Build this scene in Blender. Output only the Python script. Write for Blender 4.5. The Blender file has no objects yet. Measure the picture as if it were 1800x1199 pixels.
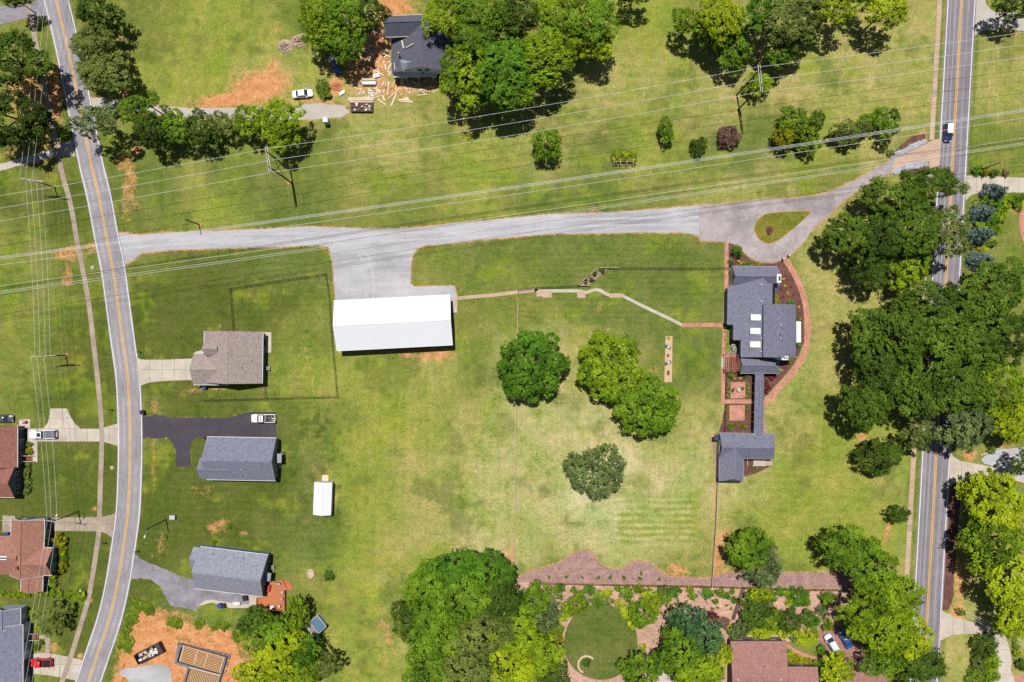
import bpy, math, random
import numpy as np
from mathutils import Vector, Matrix, noise as mnoise

# ------------------------------------------------------------------ camera, sky, sun, exposure
sc = bpy.context.scene
H = 165.0            # flying height of the camera in metres
S = 0.137            # metres on the ground per photograph pixel
cam_d = bpy.data.cameras.new('camera')
cam = bpy.data.objects.new('camera', cam_d)
sc.collection.objects.link(cam)
cam.location = (0, 0, H)
cam.rotation_euler = (0, 0, 0)
cam_d.sensor_width = 36.0
cam_d.lens = 36.0 * H / (1800 * S)
cam_d.clip_end = 4000
sc.camera = cam

SUN_EL = math.radians(72)
SUN_AZ = math.atan2(0.98, -0.19)          # direction towards the sun, in the ground plane
sun_dir = Vector((math.cos(SUN_EL) * math.cos(SUN_AZ), math.cos(SUN_EL) * math.sin(SUN_AZ), math.sin(SUN_EL)))
world = bpy.data.worlds.new('World')
sc.world = world
world.use_nodes = True
wn = world.node_tree
sky = wn.nodes.new('ShaderNodeTexSky')
sky.sky_type = 'NISHITA'
sky.sun_disc = False
sky.sun_elevation = SUN_EL
sky.sun_rotation = math.pi / 2 - SUN_AZ
wn.links.new(sky.outputs[0], wn.nodes['Background'].inputs[0])
wn.nodes['Background'].inputs[1].default_value = 0.05
sun_d = bpy.data.lights.new('sun', 'SUN')
sun_d.energy = 4.9
sun_d.angle = math.radians(0.5)
sun_d.color = (1.0, 0.965, 0.91)
sun = bpy.data.objects.new('sun', sun_d)
sun.rotation_euler = sun_dir.to_track_quat('Z', 'Y').to_euler()
sc.collection.objects.link(sun)
sc.view_settings.view_transform = 'Standard'
sc.view_settings.look = 'None'
sc.view_settings.exposure = 0.33
sc.view_settings.gamma = 1.0
sc.view_settings.use_curve_mapping = False
sc.render.engine = 'CYCLES'
sc.cycles.max_bounces = 5
sc.cycles.diffuse_bounces = 2
sc.cycles.glossy_bounces = 2
sc.cycles.transmission_bounces = 2
sc.cycles.transparent_max_bounces = 4
sc.cycles.use_denoising = True

# ------------------------------------------------------------------ helpers
COL = sc.collection
ORG = {}                                   # world origin of every root, for children given in world coordinates
RNG = random.Random(7)
PI = math.pi

def W(px, py, z=0.0):
    """point at height z that stands where the photograph shows pixel (px, py)"""
    k = S * (1 - z / H)
    return Vector(((px - 900) * k, (599.5 - py) * k, z))

def lin(v):
    v = v / 255.0
    return v / 12.92 if v <= 0.04045 else ((v + 0.055) / 1.055) ** 2.4

KEXP = 1.75
def c(r, g, b):
    """surface colour that reads as (r,g,b) lying in full sun"""
    return tuple(min(0.85, lin(x) / KEXP) for x in (r, g, b))

def tag(o, label=None, cat=None, group=None, kind=None):
    if label: o['label'] = label
    if cat: o['category'] = cat
    if group: o['group'] = group
    if kind: o['kind'] = kind
    return o

def thing(name, label, cat, loc, group=None, rz=0.0):
    o = bpy.data.objects.new(name, None)
    o.empty_display_size = 0.3
    COL.objects.link(o)
    o.location = loc
    o.rotation_euler = (0, 0, rz)
    ORG[o] = Vector(loc)
    return tag(o, label, cat, group)

def mesh_obj(name, me, mat, parent=None):
    o = bpy.data.objects.new(name, me)
    COL.objects.link(o)
    if mat is not None and not me.materials:
        me.materials.append(mat)
    if parent is not None:
        o.parent = parent
        ORG[o] = ORG.get(parent, Vector((0, 0, 0)))
    else:
        ORG[o] = Vector((0, 0, 0))
    return o

class MB:
    """collects faces, builds one mesh object"""
    def __init__(s):
        s.v = []; s.f = []; s.mi = []
    def add(s, vs, fs, mi=0):
        b = len(s.v)
        s.v.extend([tuple(p) for p in vs])
        for f in fs:
            s.f.append([i + b for i in f]); s.mi.append(mi)
        return s
    def box(s, cx, cy, cz, lx, ly, lz, rz=0.0, mi=0, taper=1.0):
        ca, sa = math.cos(rz), math.sin(rz)
        vs = []
        for k, z in enumerate((-lz / 2, lz / 2)):
            t = taper if k else 1.0
            for x, y in ((-1, -1), (1, -1), (1, 1), (-1, 1)):
                X, Y = x * lx / 2 * t, y * ly / 2 * t
                vs.append((cx + X * ca - Y * sa, cy + X * sa + Y * ca, cz + z))
        return s.add(vs, [(0, 3, 2, 1), (4, 5, 6, 7), (0, 1, 5, 4), (1, 2, 6, 5), (2, 3, 7, 6), (3, 0, 4, 7)], mi)
    def bar(s, a, b, w, h, mi=0):
        """square bar from a to b"""
        a, b = Vector(a), Vector(b)
        d = (b - a).normalized()
        up = Vector((0, 0, 1)) if abs(d.z) < 0.95 else Vector((1, 0, 0))
        u = d.cross(up).normalized(); v = u.cross(d)
        vs = []
        for p in (a, b):
            for i, j in ((-1, -1), (1, -1), (1, 1), (-1, 1)):
                vs.append(p + u * i * w / 2 + v * j * h / 2)
        return s.add(vs, [(0, 3, 2, 1), (4, 5, 6, 7), (0, 1, 5, 4), (1, 2, 6, 5), (2, 3, 7, 6), (3, 0, 4, 7)], mi)
    def tube(s, pts, rad, n=6, mi=0, cap=True):
        pts = [Vector(p) for p in pts]
        if not isinstance(rad, (list, tuple)): rad = [rad] * len(pts)
        b = len(s.v)
        for i, p in enumerate(pts):
            d = (pts[min(i + 1, len(pts) - 1)] - pts[max(i - 1, 0)]).normalized()
            up = Vector((0, 0, 1)) if abs(d.z) < 0.9 else Vector((1, 0, 0))
            u = d.cross(up).normalized(); v = u.cross(d)
            for k in range(n):
                a = 2 * PI * k / n
                s.v.append(tuple(p + (u * math.cos(a) + v * math.sin(a)) * rad[i]))
        for i in range(len(pts) - 1):
            for k in range(n):
                s.f.append([b + i * n + k, b + i * n + (k + 1) % n, b + (i + 1) * n + (k + 1) % n, b + (i + 1) * n + k]); s.mi.append(mi)
        if cap:
            s.f.append([b + k for k in range(n)][::-1]); s.mi.append(mi)
            s.f.append([b + (len(pts) - 1) * n + k for k in range(n)]); s.mi.append(mi)
        return s
    def prism(s, pts, z0, z1, mi=0):
        """vertical prism over a world-space outline [(x,y)...]"""
        n = len(pts)
        area = sum(pts[i][0] * pts[(i + 1) % n][1] - pts[(i + 1) % n][0] * pts[i][1] for i in range(n))
        if area < 0: pts = pts[::-1]
        vs = [(p[0], p[1], z0) for p in pts] + [(p[0], p[1], z1) for p in pts]
        fs = [tuple(range(n, 2 * n)), tuple(range(n))[::-1]]
        fs += [(i, (i + 1) % n, n + (i + 1) % n, n + i) for i in range(n)]
        return s.add(vs, fs, mi)
    def slab(s, pts, t, mi=0):
        """planar polygon of 3d points with a thickness t downwards"""
        n = len(pts)
        vs = [tuple(p) for p in pts] + [(p[0], p[1], p[2] - t) for p in pts]
        nz = sum(pts[i][0] * pts[(i + 1) % n][1] - pts[(i + 1) % n][0] * pts[i][1] for i in range(n))
        fs = [tuple(range(n)), tuple(range(n, 2 * n))[::-1]] + [(i, n + i, n + (i + 1) % n, (i + 1) % n) for i in range(n)]
        if nz < 0: fs = [f[::-1] for f in fs]
        return s.add(vs, fs, mi)
    def build(s, name, mat, parent=None, smooth=False, local=False):
        me = bpy.data.meshes.new(name)
        v = s.v
        if parent is not None and not local:
            o = ORG.get(parent, Vector((0, 0, 0)))
            v = [(p[0] - o.x, p[1] - o.y, p[2] - o.z) for p in v]
        me.from_pydata(v, [], s.f)
        mats = mat if isinstance(mat, (list, tuple)) else [mat]
        for m in mats: me.materials.append(m)
        if len(mats) > 1: me.polygons.foreach_set('material_index', s.mi)
        if smooth: me.polygons.foreach_set('use_smooth', [True] * len(s.f))
        me.update()
        return mesh_obj(name, me, None, parent)

def solo(mb, name, mat, label, cat, loc=None, group=None, kind=None, smooth=False):
    """a thing that is one mesh, its origin at loc"""
    loc = Vector(loc) if loc is not None else Vector((0, 0, 0))
    mb.v = [(p[0] - loc.x, p[1] - loc.y, p[2] - loc.z) for p in mb.v]
    o = mb.build(name, mat, None, smooth)
    o.location = loc
    ORG[o] = loc
    return tag(o, label, cat, group, kind)

# ------------------------------------------------------------------ materials
def new_mat(name):
    m = bpy.data.materials.new(name)
    m.use_nodes = True
    nt = m.node_tree
    return m, nt, nt.nodes, nt.links, nt.nodes['Principled BSDF']

def vmath(nt, op, a, b=None):
    n = nt.nodes.new('ShaderNodeMath'); n.operation = op
    for i, x in enumerate((a, b)):
        if x is None: continue
        if isinstance(x, (int, float)): n.inputs[i].default_value = x
        else: nt.links.new(x, n.inputs[i])
    return n.outputs[0]

def tex_noise(nt, coord, scale, detail=3.0, rough=0.6, stretch=None):
    n = nt.nodes.new('ShaderNodeTexNoise')
    n.inputs['Scale'].default_value = scale
    n.inputs['Detail'].default_value = detail
    n.inputs['Roughness'].default_value = rough
    if stretch:
        mp = nt.nodes.new('ShaderNodeMapping')
        mp.inputs['Scale'].default_value = stretch
        nt.links.new(coord, mp.inputs[0]); coord = mp.outputs[0]
    nt.links.new(coord, n.inputs['Vector'])
    return n.outputs['Fac']

def ramp(nt, fac, stops):
    r = nt.nodes.new('ShaderNodeValToRGB')
    el = r.color_ramp.elements
    while len(el) < len(stops): el.new(0.5)
    for e, (p, col) in zip(el, stops):
        e.position = p; e.color = (*col, 1)
    nt.links.new(fac, r.inputs[0])
    return r.outputs[0]

def surf(name, base, rough=0.85, amt=0.12, fine=5.0, coarse=0.5, bump=0.0, spec=0.3, metal=0.0, tint=None, stretch=None, stain=0.0, crack=0.0, streak=None):
    """plain surface with two scales of uneven colour"""
    m, nt, N, L, P = new_mat(name)
    tc = N.new('ShaderNodeTexCoord').outputs['Object']
    f1 = tex_noise(nt, tc, fine, 4, 0.65, stretch)
    f2 = tex_noise(nt, tc, coarse, 3, 0.6, stretch)
    f = vmath(nt, 'ADD', vmath(nt, 'MULTIPLY', f1, 0.55), vmath(nt, 'MULTIPLY', f2, 0.45))
    lo = tuple(max(0, x * (1 - 2.2 * amt)) for x in base)
    hi = tuple(min(1, x * (1 + 2.2 * amt)) for x in (tint or base))
    colr = ramp(nt, f, [(0.3, lo), (0.5, base), (0.7, hi)])
    if stain:
        f3 = tex_noise(nt, tc, coarse * 0.45, 5, 0.7)
        mx = N.new('ShaderNodeMix'); mx.data_type = 'RGBA'; mx.blend_type = 'MULTIPLY'
        L.new(ramp(nt, f3, [(0.42, (0, 0, 0)), (0.62, (stain, stain, stain))]), mx.inputs[0])
        L.new(colr, mx.inputs[6]); mx.inputs[7].default_value = (0.6, 0.57, 0.52, 1)
        colr = mx.outputs[2]
    if streak:
        f4 = tex_noise(nt, tc, streak[0], 3, 0.6, streak[1])
        mx = N.new('ShaderNodeMix'); mx.data_type = 'RGBA'; mx.blend_type = 'MULTIPLY'; mx.inputs[0].default_value = 1.0
        L.new(colr, mx.inputs[6]); L.new(ramp(nt, f4, [(0.32, (0.74, 0.74, 0.75)), (0.5, (1, 1, 1)), (0.68, (1.16, 1.15, 1.15))]), mx.inputs[7])
        colr = mx.outputs[2]
    if crack:
        vo = N.new('ShaderNodeTexVoronoi'); vo.feature = 'DISTANCE_TO_EDGE'; vo.inputs['Scale'].default_value = crack
        wp = N.new('ShaderNodeVectorMath'); wp.operation = 'ADD'
        nz = N.new('ShaderNodeTexNoise'); nz.inputs['Scale'].default_value = 0.5; L.new(tc, nz.inputs['Vector'])
        sc_ = N.new('ShaderNodeVectorMath'); sc_.operation = 'SCALE'; sc_.inputs['Scale'].default_value = 2.5
        L.new(nz.outputs['Color'], sc_.inputs[0]); L.new(tc, wp.inputs[0]); L.new(sc_.outputs[0], wp.inputs[1]); L.new(wp.outputs[0], vo.inputs['Vector'])
        mx = N.new('ShaderNodeMix'); mx.data_type = 'RGBA'; mx.blend_type = 'MULTIPLY'; mx.inputs[0].default_value = 1.0
        L.new(colr, mx.inputs[6]); L.new(ramp(nt, vo.outputs['Distance'], [(0.0, (0.78, 0.78, 0.79)), (0.025, (1, 1, 1))]), mx.inputs[7])
        colr = mx.outputs[2]
    L.new(colr, P.inputs['Base Color'])
    P.inputs['Roughness'].default_value = rough
    P.inputs['Specular IOR Level'].default_value = spec
    P.inputs['Metallic'].default_value = metal
    if bump:
        bn = N.new('ShaderNodeBump'); bn.inputs['Strength'].default_value = bump
        bn.inputs['Distance'].default_value = 0.05
        L.new(f1, bn.inputs['Height']); L.new(bn.outputs[0], P.inputs['Normal'])
    return m

def leafmat(name, dark, light, transl=0.14):
    m, nt, N, L, P = new_mat(name)
    at = N.new('ShaderNodeAttribute'); at.attribute_name = 'tone'
    oi = N.new('ShaderNodeObjectInfo')
    f = vmath(nt, 'ADD', at.outputs['Fac'], vmath(nt, 'MULTIPLY', vmath(nt, 'SUBTRACT', oi.outputs['Random'], 0.5), 0.22))
    mid = tuple((a + b) / 2 * 0.97 for a, b in zip(dark, light))
    colr = ramp(nt, f, [(0.12, dark), (0.5, mid), (0.92, light)])
    L.new(colr, P.inputs['Base Color'])
    P.inputs['Roughness'].default_value = 0.6
    P.inputs['Specular IOR Level'].default_value = 0.12
    tr = N.new('ShaderNodeBsdfTranslucent'); L.new(colr, tr.inputs[0])
    mx = N.new('ShaderNodeMixShader'); mx.inputs[0].default_value = transl
    L.new(P.outputs[0], mx.inputs[1]); L.new(tr.outputs[0], mx.inputs[2])
    L.new(mx.outputs[0], N['Material Output'].inputs[0])
    return m

def grassmat(name, attr=True, const=None):
    m, nt, N, L, P = new_mat(name)
    tc = N.new('ShaderNodeTexCoord').outputs['Object']
    n_f = tex_noise(nt, tc, 1.9, 3, 0.75)
    n_m = tex_noise(nt, tc, 0.55, 4, 0.68)
    n_c = tex_noise(nt, tc, 0.11, 4, 0.6)
    n_x = tex_noise(nt, tc, 0.35, 3, 0.6, (1.0, 0.12, 1.0))
    n_y = tex_noise(nt, tc, 0.35, 3, 0.6, (0.12, 1.0, 1.0))
    f = vmath(nt, 'ADD', vmath(nt, 'MULTIPLY', n_f, 0.42), vmath(nt, 'MULTIPLY', n_m, 0.28))
    f = vmath(nt, 'ADD', f, vmath(nt, 'MULTIPLY', n_c, 0.18))
    f = vmath(nt, 'ADD', f, vmath(nt, 'MULTIPLY', n_x, 0.06))
    f = vmath(nt, 'ADD', f, vmath(nt, 'MULTIPLY', n_y, 0.06))
    mul = ramp(nt, f, [(0.36, (0.40, 0.47, 0.40)), (0.46, (0.83, 0.88, 0.80)), (0.53, (1.1, 1.07, 1.1)), (0.64, (1.62, 1.46, 1.8))])
    hue = ramp(nt, n_c, [(0.35, (0.9, 1.0, 0.84)), (0.65, (1.1, 0.99, 1.16))])
    mx = N.new('ShaderNodeMix'); mx.data_type = 'RGBA'; mx.blend_type = 'MULTIPLY'; mx.inputs[0].default_value = 1
    mx2 = N.new('ShaderNodeMix'); mx2.data_type = 'RGBA'; mx2.blend_type = 'MULTIPLY'; mx2.inputs[0].default_value = 1
    if attr:
        at = N.new('ShaderNodeAttribute'); at.attribute_name = 'col'
        L.new(at.outputs['Color'], mx.inputs[6])
    else:
        mx.inputs[6].default_value = (*const, 1)
    L.new(mul, mx.inputs[7]); L.new(mx.outputs[2], mx2.inputs[6]); L.new(hue, mx2.inputs[7])
    out = mx2.outputs[2]
    if attr:
        ad = N.new('ShaderNodeAttribute'); ad.attribute_name = 'dirt'
        d = vmath(nt, 'ADD', ad.outputs['Fac'], vmath(nt, 'MULTIPLY', vmath(nt, 'SUBTRACT', n_m, 0.5), 1.1))
        d = vmath(nt, 'ADD', d, vmath(nt, 'MULTIPLY', vmath(nt, 'SUBTRACT', n_f, 0.5), 0.9))
        df = ramp(nt, d, [(0.36, (0, 0, 0)), (0.6, (.45, .45, .45)), (0.92, (1, 1, 1))])
        dc = ramp(nt, vmath(nt, 'ADD', vmath(nt, 'MULTIPLY', n_f, 0.5), vmath(nt, 'MULTIPLY', n_m, 0.5)),
                  [(0.34, c(178, 118, 74)), (0.5, c(222, 153, 100)), (0.66, c(236, 188, 144))])
        m3 = N.new('ShaderNodeMix'); m3.data_type = 'RGBA'
        L.new(df, m3.inputs[0]); L.new(out, m3.inputs[6]); L.new(dc, m3.inputs[7])
        out = m3.outputs[2]
    L.new(out, P.inputs['Base Color'])
    P.inputs['Roughness'].default_value = 0.95
    P.inputs['Specular IOR Level'].default_value = 0.08
    bn = N.new('ShaderNodeBump'); bn.inputs['Strength'].default_value = 0.55; bn.inputs['Distance'].default_value = 0.12
    L.new(vmath(nt, 'ADD', n_f, n_m), bn.inputs['Height']); L.new(bn.outputs[0], P.inputs['Normal'])
    return m

M = {}
M['grass'] = grassmat('lawn grass')
M['island'] = grassmat('island grass', False, c(132, 130, 52))
M['circle'] = grassmat('garden lawn grass', False, c(110, 120, 58))
M['strip'] = grassmat('groundcover', False, c(140, 160, 36))
M['asphalt_l'] = surf('worn asphalt', c(166, 161, 166), 0.9, 0.12, 2.0, 0.35, 0.2, streak=(0.12, (1, 1, 1)))
M['asphalt_r'] = surf('road asphalt', c(147, 141, 148), 0.9, 0.12, 2.0, 0.3, 0.2, streak=(0.5, (1.6, 0.05, 1)))
M['asphalt_loop'] = surf('old drive asphalt', c(178, 168, 168), 0.9, 0.12, 2.0, 0.4, 0.2, crack=0.2, streak=(0.1, (1, 1, 1)))
M['asphalt_mid'] = surf('grey drive asphalt', c(152, 146, 154), 0.9, 0.12, 2.0, 0.4, 0.2, streak=(0.2, (1, 1, 1)))
M['asphalt_new'] = surf('black asphalt', c(76, 68, 78), 0.85, 0.09, 3, 0.25, 0.2, tint=c(90, 82, 88))
M['gravel'] = surf('grey gravel', c(192, 190, 194), 0.95, 0.12, 2.4, 0.12, 0.6, streak=(0.22, (0.25, 1.2, 1)))
M['gravel_track'] = surf('packed gravel', c(198, 196, 200), 0.95, 0.1, 2.4, 0.2, 0.5)
M['track_l'] = surf('tyre worn asphalt', c(158, 154, 158), 0.9, 0.1, 2.0, 0.3, 0.2)
M['track_r'] = surf('tyre worn road', c(138, 132, 139), 0.9, 0.1, 2.0, 0.3, 0.2)
M['gravel_tan'] = surf('tan gravel', c(200, 191, 181), 0.95, 0.09, 6, 0.3, 0.7)
M['concrete'] = surf('concrete', c(216, 204, 188), 0.9, 0.055, 5, 0.4, 0.2, stain=0.5)
M['concrete_old'] = surf('weathered concrete', c(188, 172, 154), 0.9, 0.08, 5, 0.5, 0.2, stain=0.6)
M['concrete_pink'] = surf('pinkish concrete', c(212, 182, 158), 0.9, 0.07, 4, 0.4, 0.2, stain=0.4)
M['joint'] = surf('joint dirt', c(128, 112, 90), 0.95, 0.1)
M['white'] = surf('white paint', c(245, 245, 245), 0.6, 0.03)
M['line'] = surf('road line paint', c(238, 234, 236), 0.8, 0.1, 8, 1.2)
M['line_faint'] = surf('worn line paint', c(184, 179, 184), 0.8, 0.09, 6, 0.8)
M['yellow'] = surf('yellow line paint', c(236, 180, 84), 0.8, 0.1, 8, 1.2)
M['brick'] = surf('red brick paving', c(204, 146, 124), 0.9, 0.22, 2.6, 0.6, 0.3)
M['brick_dk'] = surf('brick', c(150, 88, 70), 0.9, 0.14, 6, 0.8, 0.3)
M['mulch'] = surf('dark mulch', c(116, 78, 70), 1.0, 0.3, 2.5, 0.5, 0.8)
M['mulch_pink'] = surf('pinkish bark bed', c(174, 139, 131), 1.0, 0.24, 2.4, 0.6, 0.8)
M['mulch_tan'] = surf('leafy bed soil', c(204, 164, 142), 1.0, 0.26, 2, 0.25, 0.8)
M['dirt'] = surf('red clay', c(222, 158, 104), 1.0, 0.12, 3, 0.25, 0.5)
M['clay'] = surf('red clay heap', c(216, 146, 100), 1.0, 0.14, 3, 0.4, 0.6)
M['metal_white'] = surf('white metal roofing', c(244, 246, 250), 0.42, 0.015, 2, 0.2, spec=0.4)
M['metal_grey'] = surf('grey metal', c(160, 165, 172), 0.5, 0.06, metal=0.3)
M['roof_taupe'] = surf('taupe shingles', c(171, 156, 149), 0.95, 0.18, 2.8, 1.6, 0.3, stretch=(1, 1, 1))
M['roof_slate'] = surf('slate blue shingles', c(134, 136, 154), 0.95, 0.18, 2.8, 1.6, 0.3, stretch=(1, 1, 1))
M['roof_pale'] = surf('pale grey shingles', c(154, 156, 170), 0.95, 0.18, 2.8, 1.6, 0.3, stretch=(1, 1, 1))
M['roof_dark'] = surf('charcoal shingles', c(101, 101, 116), 0.95, 0.18, 2.8, 1.6, 0.3, stretch=(1, 1, 1))
M['roof_house'] = surf('blue grey shingles', c(129, 130, 149), 0.95, 0.18, 2.8, 1.6, 0.3, stretch=(1, 1, 1))
M['roof_red'] = surf('red brown shingles', c(160, 106, 94), 0.95, 0.18, 2.8, 1.6, 0.3, stretch=(1, 1, 1))
M['roof_rust'] = surf('rust brown shingles', c(172, 122, 106), 0.95, 0.18, 2.8, 1.6, 0.3, stretch=(1, 1, 1))
M['roof_pink'] = surf('rose brown shingles', c(170, 125, 116), 0.95, 0.18, 2.8, 1.6, 0.3, stretch=(1, 1, 1))
M['side_white'] = surf('white siding', c(232, 232, 232), 0.7, 0.03)
M['side_blue'] = surf('blue siding', c(120, 140, 166), 0.7, 0.05)
M['side_slate'] = surf('slate siding', c(110, 124, 140), 0.7, 0.05)
M['side_pale'] = surf('pale blue siding', c(186, 200, 218), 0.7, 0.04)
M['side_green'] = surf('grey green siding', c(150, 160, 158), 0.7, 0.04)
M['side_dark'] = surf('dark siding', c(64, 66, 84), 0.7, 0.05)
M['side_tan'] = surf('tan brick wall', c(150, 120, 104), 0.85, 0.12)
M['glass'] = surf('window glass', (0.02, 0.028, 0.04), 0.12, 0.05, spec=0.6)
M['blind'] = surf('white blind', c(236, 238, 242), 0.6, 0.02)
M['shutter'] = surf('dark shutter', (0.02, 0.02, 0.025), 0.6, 0.05)
M['black'] = surf('black plastic', (0.012, 0.012, 0.014), 0.5, 0.1)
M['rubber'] = surf('tyre rubber', (0.015, 0.015, 0.016), 0.85, 0.1)
M['chrome'] = surf('wheel metal', c(190, 192, 196), 0.35, 0.05, metal=0.6)
M['wood_grey'] = surf('weathered pole wood', c(120, 100, 84), 0.9, 0.14, 6, 1.0)
M['wood_pole'] = surf('dark pole wood', (0.06, 0.045, 0.035), 0.9, 0.14, 6, 1.0)
M['wood_pale'] = surf('pale lumber', c(240, 216, 184), 0.8, 0.08, 5, 0.8)
M['wood_joist'] = surf('floor joist lumber', c(240, 188, 136), 0.8, 0.1, 5, 0.8)
M['wood_deck'] = surf('orange deck boards', c(206, 126, 82), 0.8, 0.09, 6, 0.6)
M['wood_rail'] = surf('weathered fence rail', c(206, 184, 158), 0.9, 0.15, 6, 0.9)
M['wood_red'] = surf('red brown pergola wood', c(150, 86, 64), 0.8, 0.12, 5, 0.8)
M['wire'] = surf('aluminium wire', c(250, 250, 248), 0.5, 0.05, spec=0.5)
M['wire_thin'] = surf('thin cable', c(170, 172, 164), 0.6, 0.05)
M['fence_black'] = surf('black fence steel', (0.02, 0.02, 0.018), 0.6, 0.1)
M['arm'] = surf('crossarm wood', c(206, 196, 186), 0.8, 0.08, 5, 0.8)
M['rock'] = surf('pale riprap stone', c(206, 206, 214), 0.9, 0.16, 2, 0.6)
M['stone'] = surf('garden stone', c(222, 200, 172), 0.9, 0.12, 4, 0.8)
M['foundation'] = surf('concrete block wall', c(128, 128, 140), 0.9, 0.14, 4, 0.8)
M['wrap'] = surf('white wrap', c(244, 242, 240), 0.5, 0.04)
M['blue_bin'] = surf('blue plastic', c(40, 80, 170), 0.5, 0.06)
M['ac'] = surf('air conditioner steel', c(206, 204, 200), 0.5, 0.05)
M['skin'] = surf('skin', (0.42, 0.24, 0.16), 0.6, 0.04)
M['vest'] = surf('hi-vis yellow cloth', (0.45, 0.60, 0.05), 0.8, 0.06)
M['cloth_green'] = surf('green cloth', (0.05, 0.32, 0.08), 0.8, 0.06)
M['cloth_dark'] = surf('dark trousers', (0.02, 0.022, 0.03), 0.9, 0.1)
M['bark'] = surf('bark', c(112, 92, 74), 0.95, 0.18, 4, 0.8, 0.5)
M['brush'] = surf('tan brush heap', c(208, 182, 160), 0.95, 0.16, 4, 0.8, 0.6)
M['steel_rust'] = surf('dumpster steel', (0.045, 0.03, 0.028), 0.7, 0.2)
M['pink'] = surf('pink plastic', c(232, 130, 170), 0.5, 0.05)
M['red'] = surf('red plastic', c(196, 60, 44), 0.5, 0.06)
M['tan_pad'] = surf('tan terrace slab', c(218, 188, 150), 0.9, 0.07, 5, 0.5, 0.2)
M['lounger'] = surf('grey lounger fabric', c(112, 108, 124), 0.8, 0.06)

LEAF = {
 'bright': leafmat('bright leaves', c(62, 92, 10), c(172, 204, 34)),
 'mid': leafmat('green leaves', c(54, 88, 14), c(146, 184, 40)),
 'dark': leafmat('dark green leaves', c(38, 58, 14), c(104, 134, 36)),
 'lime': leafmat('yellow green leaves', c(96, 120, 8), c(204, 222, 34)),
 'olive': leafmat('olive leaves', c(60, 76, 28), c(150, 168, 74)),
 'rich': leafmat('rich green leaves', c(44, 84, 12), c(118, 168, 36)),
 'grey': leafmat('grey green leaves', c(66, 84, 49), c(146, 165, 93)),
 'purple': leafmat('purple leaves', c(76, 47, 49), c(167, 126, 115)),
 'blue': leafmat('blue spruce needles', c(72, 96, 90), c(162, 186, 176)),
 'bluegreen': leafmat('blue green needles', c(42, 80, 42), c(108, 152, 92)),
 'yellow': leafmat('yellow blossom leaves', c(156, 145, 16), c(250, 241, 54)),
 'gold': leafmat('golden shrub leaves', c(99, 104, 8), c(191, 185, 25)),
 'maroon': leafmat('maroon leaves', c(72, 24, 31), c(152, 65, 67)),
 'oak': leafmat('oak leaves', c(46, 72, 14), c(122, 154, 42)),
 'heart': leafmat('soft green leaves', c(70, 92, 42), c(134, 156, 82)),
 'weed': leafmat('weed leaves', c(70, 98, 16), c(150, 174, 40)),
}
# ------------------------------------------------------------------ outlines, in photograph pixels on the ground
def smooth(pts, n=6, closed=False):
    out = []
    N = len(pts)
    rng = range(N if closed else N - 1)
    for i in rng:
        if closed:
            p0, p1, p2, p3 = (pts[(i + k - 1) % N] for k in range(4))
        else:
            p1, p2 = pts[i], pts[i + 1]
            p0 = pts[i - 1] if i > 0 else (2 * p1[0] - p2[0], 2 * p1[1] - p2[1])
            p3 = pts[i + 2] if i + 2 < N else (2 * p2[0] - p1[0], 2 * p2[1] - p1[1])
        for k in range(n):
            t = k / n
            out.append(tuple(0.5 * (2 * p1[j] + (p2[j] - p0[j]) * t + (2 * p0[j] - 5 * p1[j] + 4 * p2[j] - p3[j]) * t * t
                                    + (3 * p1[j] - p0[j] - 3 * p2[j] + p3[j]) * t ** 3) for j in (0, 1)))
    if not closed: out.append(tuple(pts[-1]))
    return out

def jitter(pts, amp, step=8.0, seed=1):
    """breaks a clean outline into an uneven one (amp in pixels)"""
    out = []
    n = len(pts)
    for i in range(n):
        a, b = pts[i], pts[(i + 1) % n]
        d = math.hypot(b[0] - a[0], b[1] - a[1])
        k = max(1, int(d / step))
        for j in range(k):
            t = j / k
            x, y = a[0] + (b[0] - a[0]) * t, a[1] + (b[1] - a[1]) * t
            v = mnoise.noise_vector(Vector((x * 0.11 + seed, y * 0.11, seed * 3.1)))
            out.append((x + v.x * amp, y + v.y * amp))
    return out

def wpts(pts, z=0.0):
    return [(W(p[0], p[1], z).x, W(p[0], p[1], z).y) for p in pts]

LROAD = smooth([(-20, -460), (30, -260), (78, -80), (88, -42), (99, 0), (117, 75), (135, 162), (155, 262), (163, 300), (175, 350), (187, 415), (199, 475), (207, 532),
                (216, 600), (224, 657), (227.5, 712), (229, 772), (228, 835), (225, 900), (217, 961), (206, 1029), (192, 1089), (172, 1149), (155, 1199), (136, 1250), (80, 1400), (10, 1600)], 5)
RROAD = [(1690 - 0.0557 * y, y) for y in range(-480, 1640, 40)]
LWALK = smooth([(30, -90), (48, 0), (56, 37), (70, 110), (95, 230), (108, 298), (125, 362), (136, 425), (147, 480), (157, 537), (164.5, 600),
                (174, 687), (179, 750), (179, 787), (176.5, 862), (175.5, 905), (174, 936), (166, 994), (156, 1051), (142, 1099), (126, 1151), (110, 1197), (92, 1250)], 5)
RWALK = [(1651.5 - 0.0572 * y, y) for y in list(range(-60, 251, 10)) + list(range(300, 1050, 10))]

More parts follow.
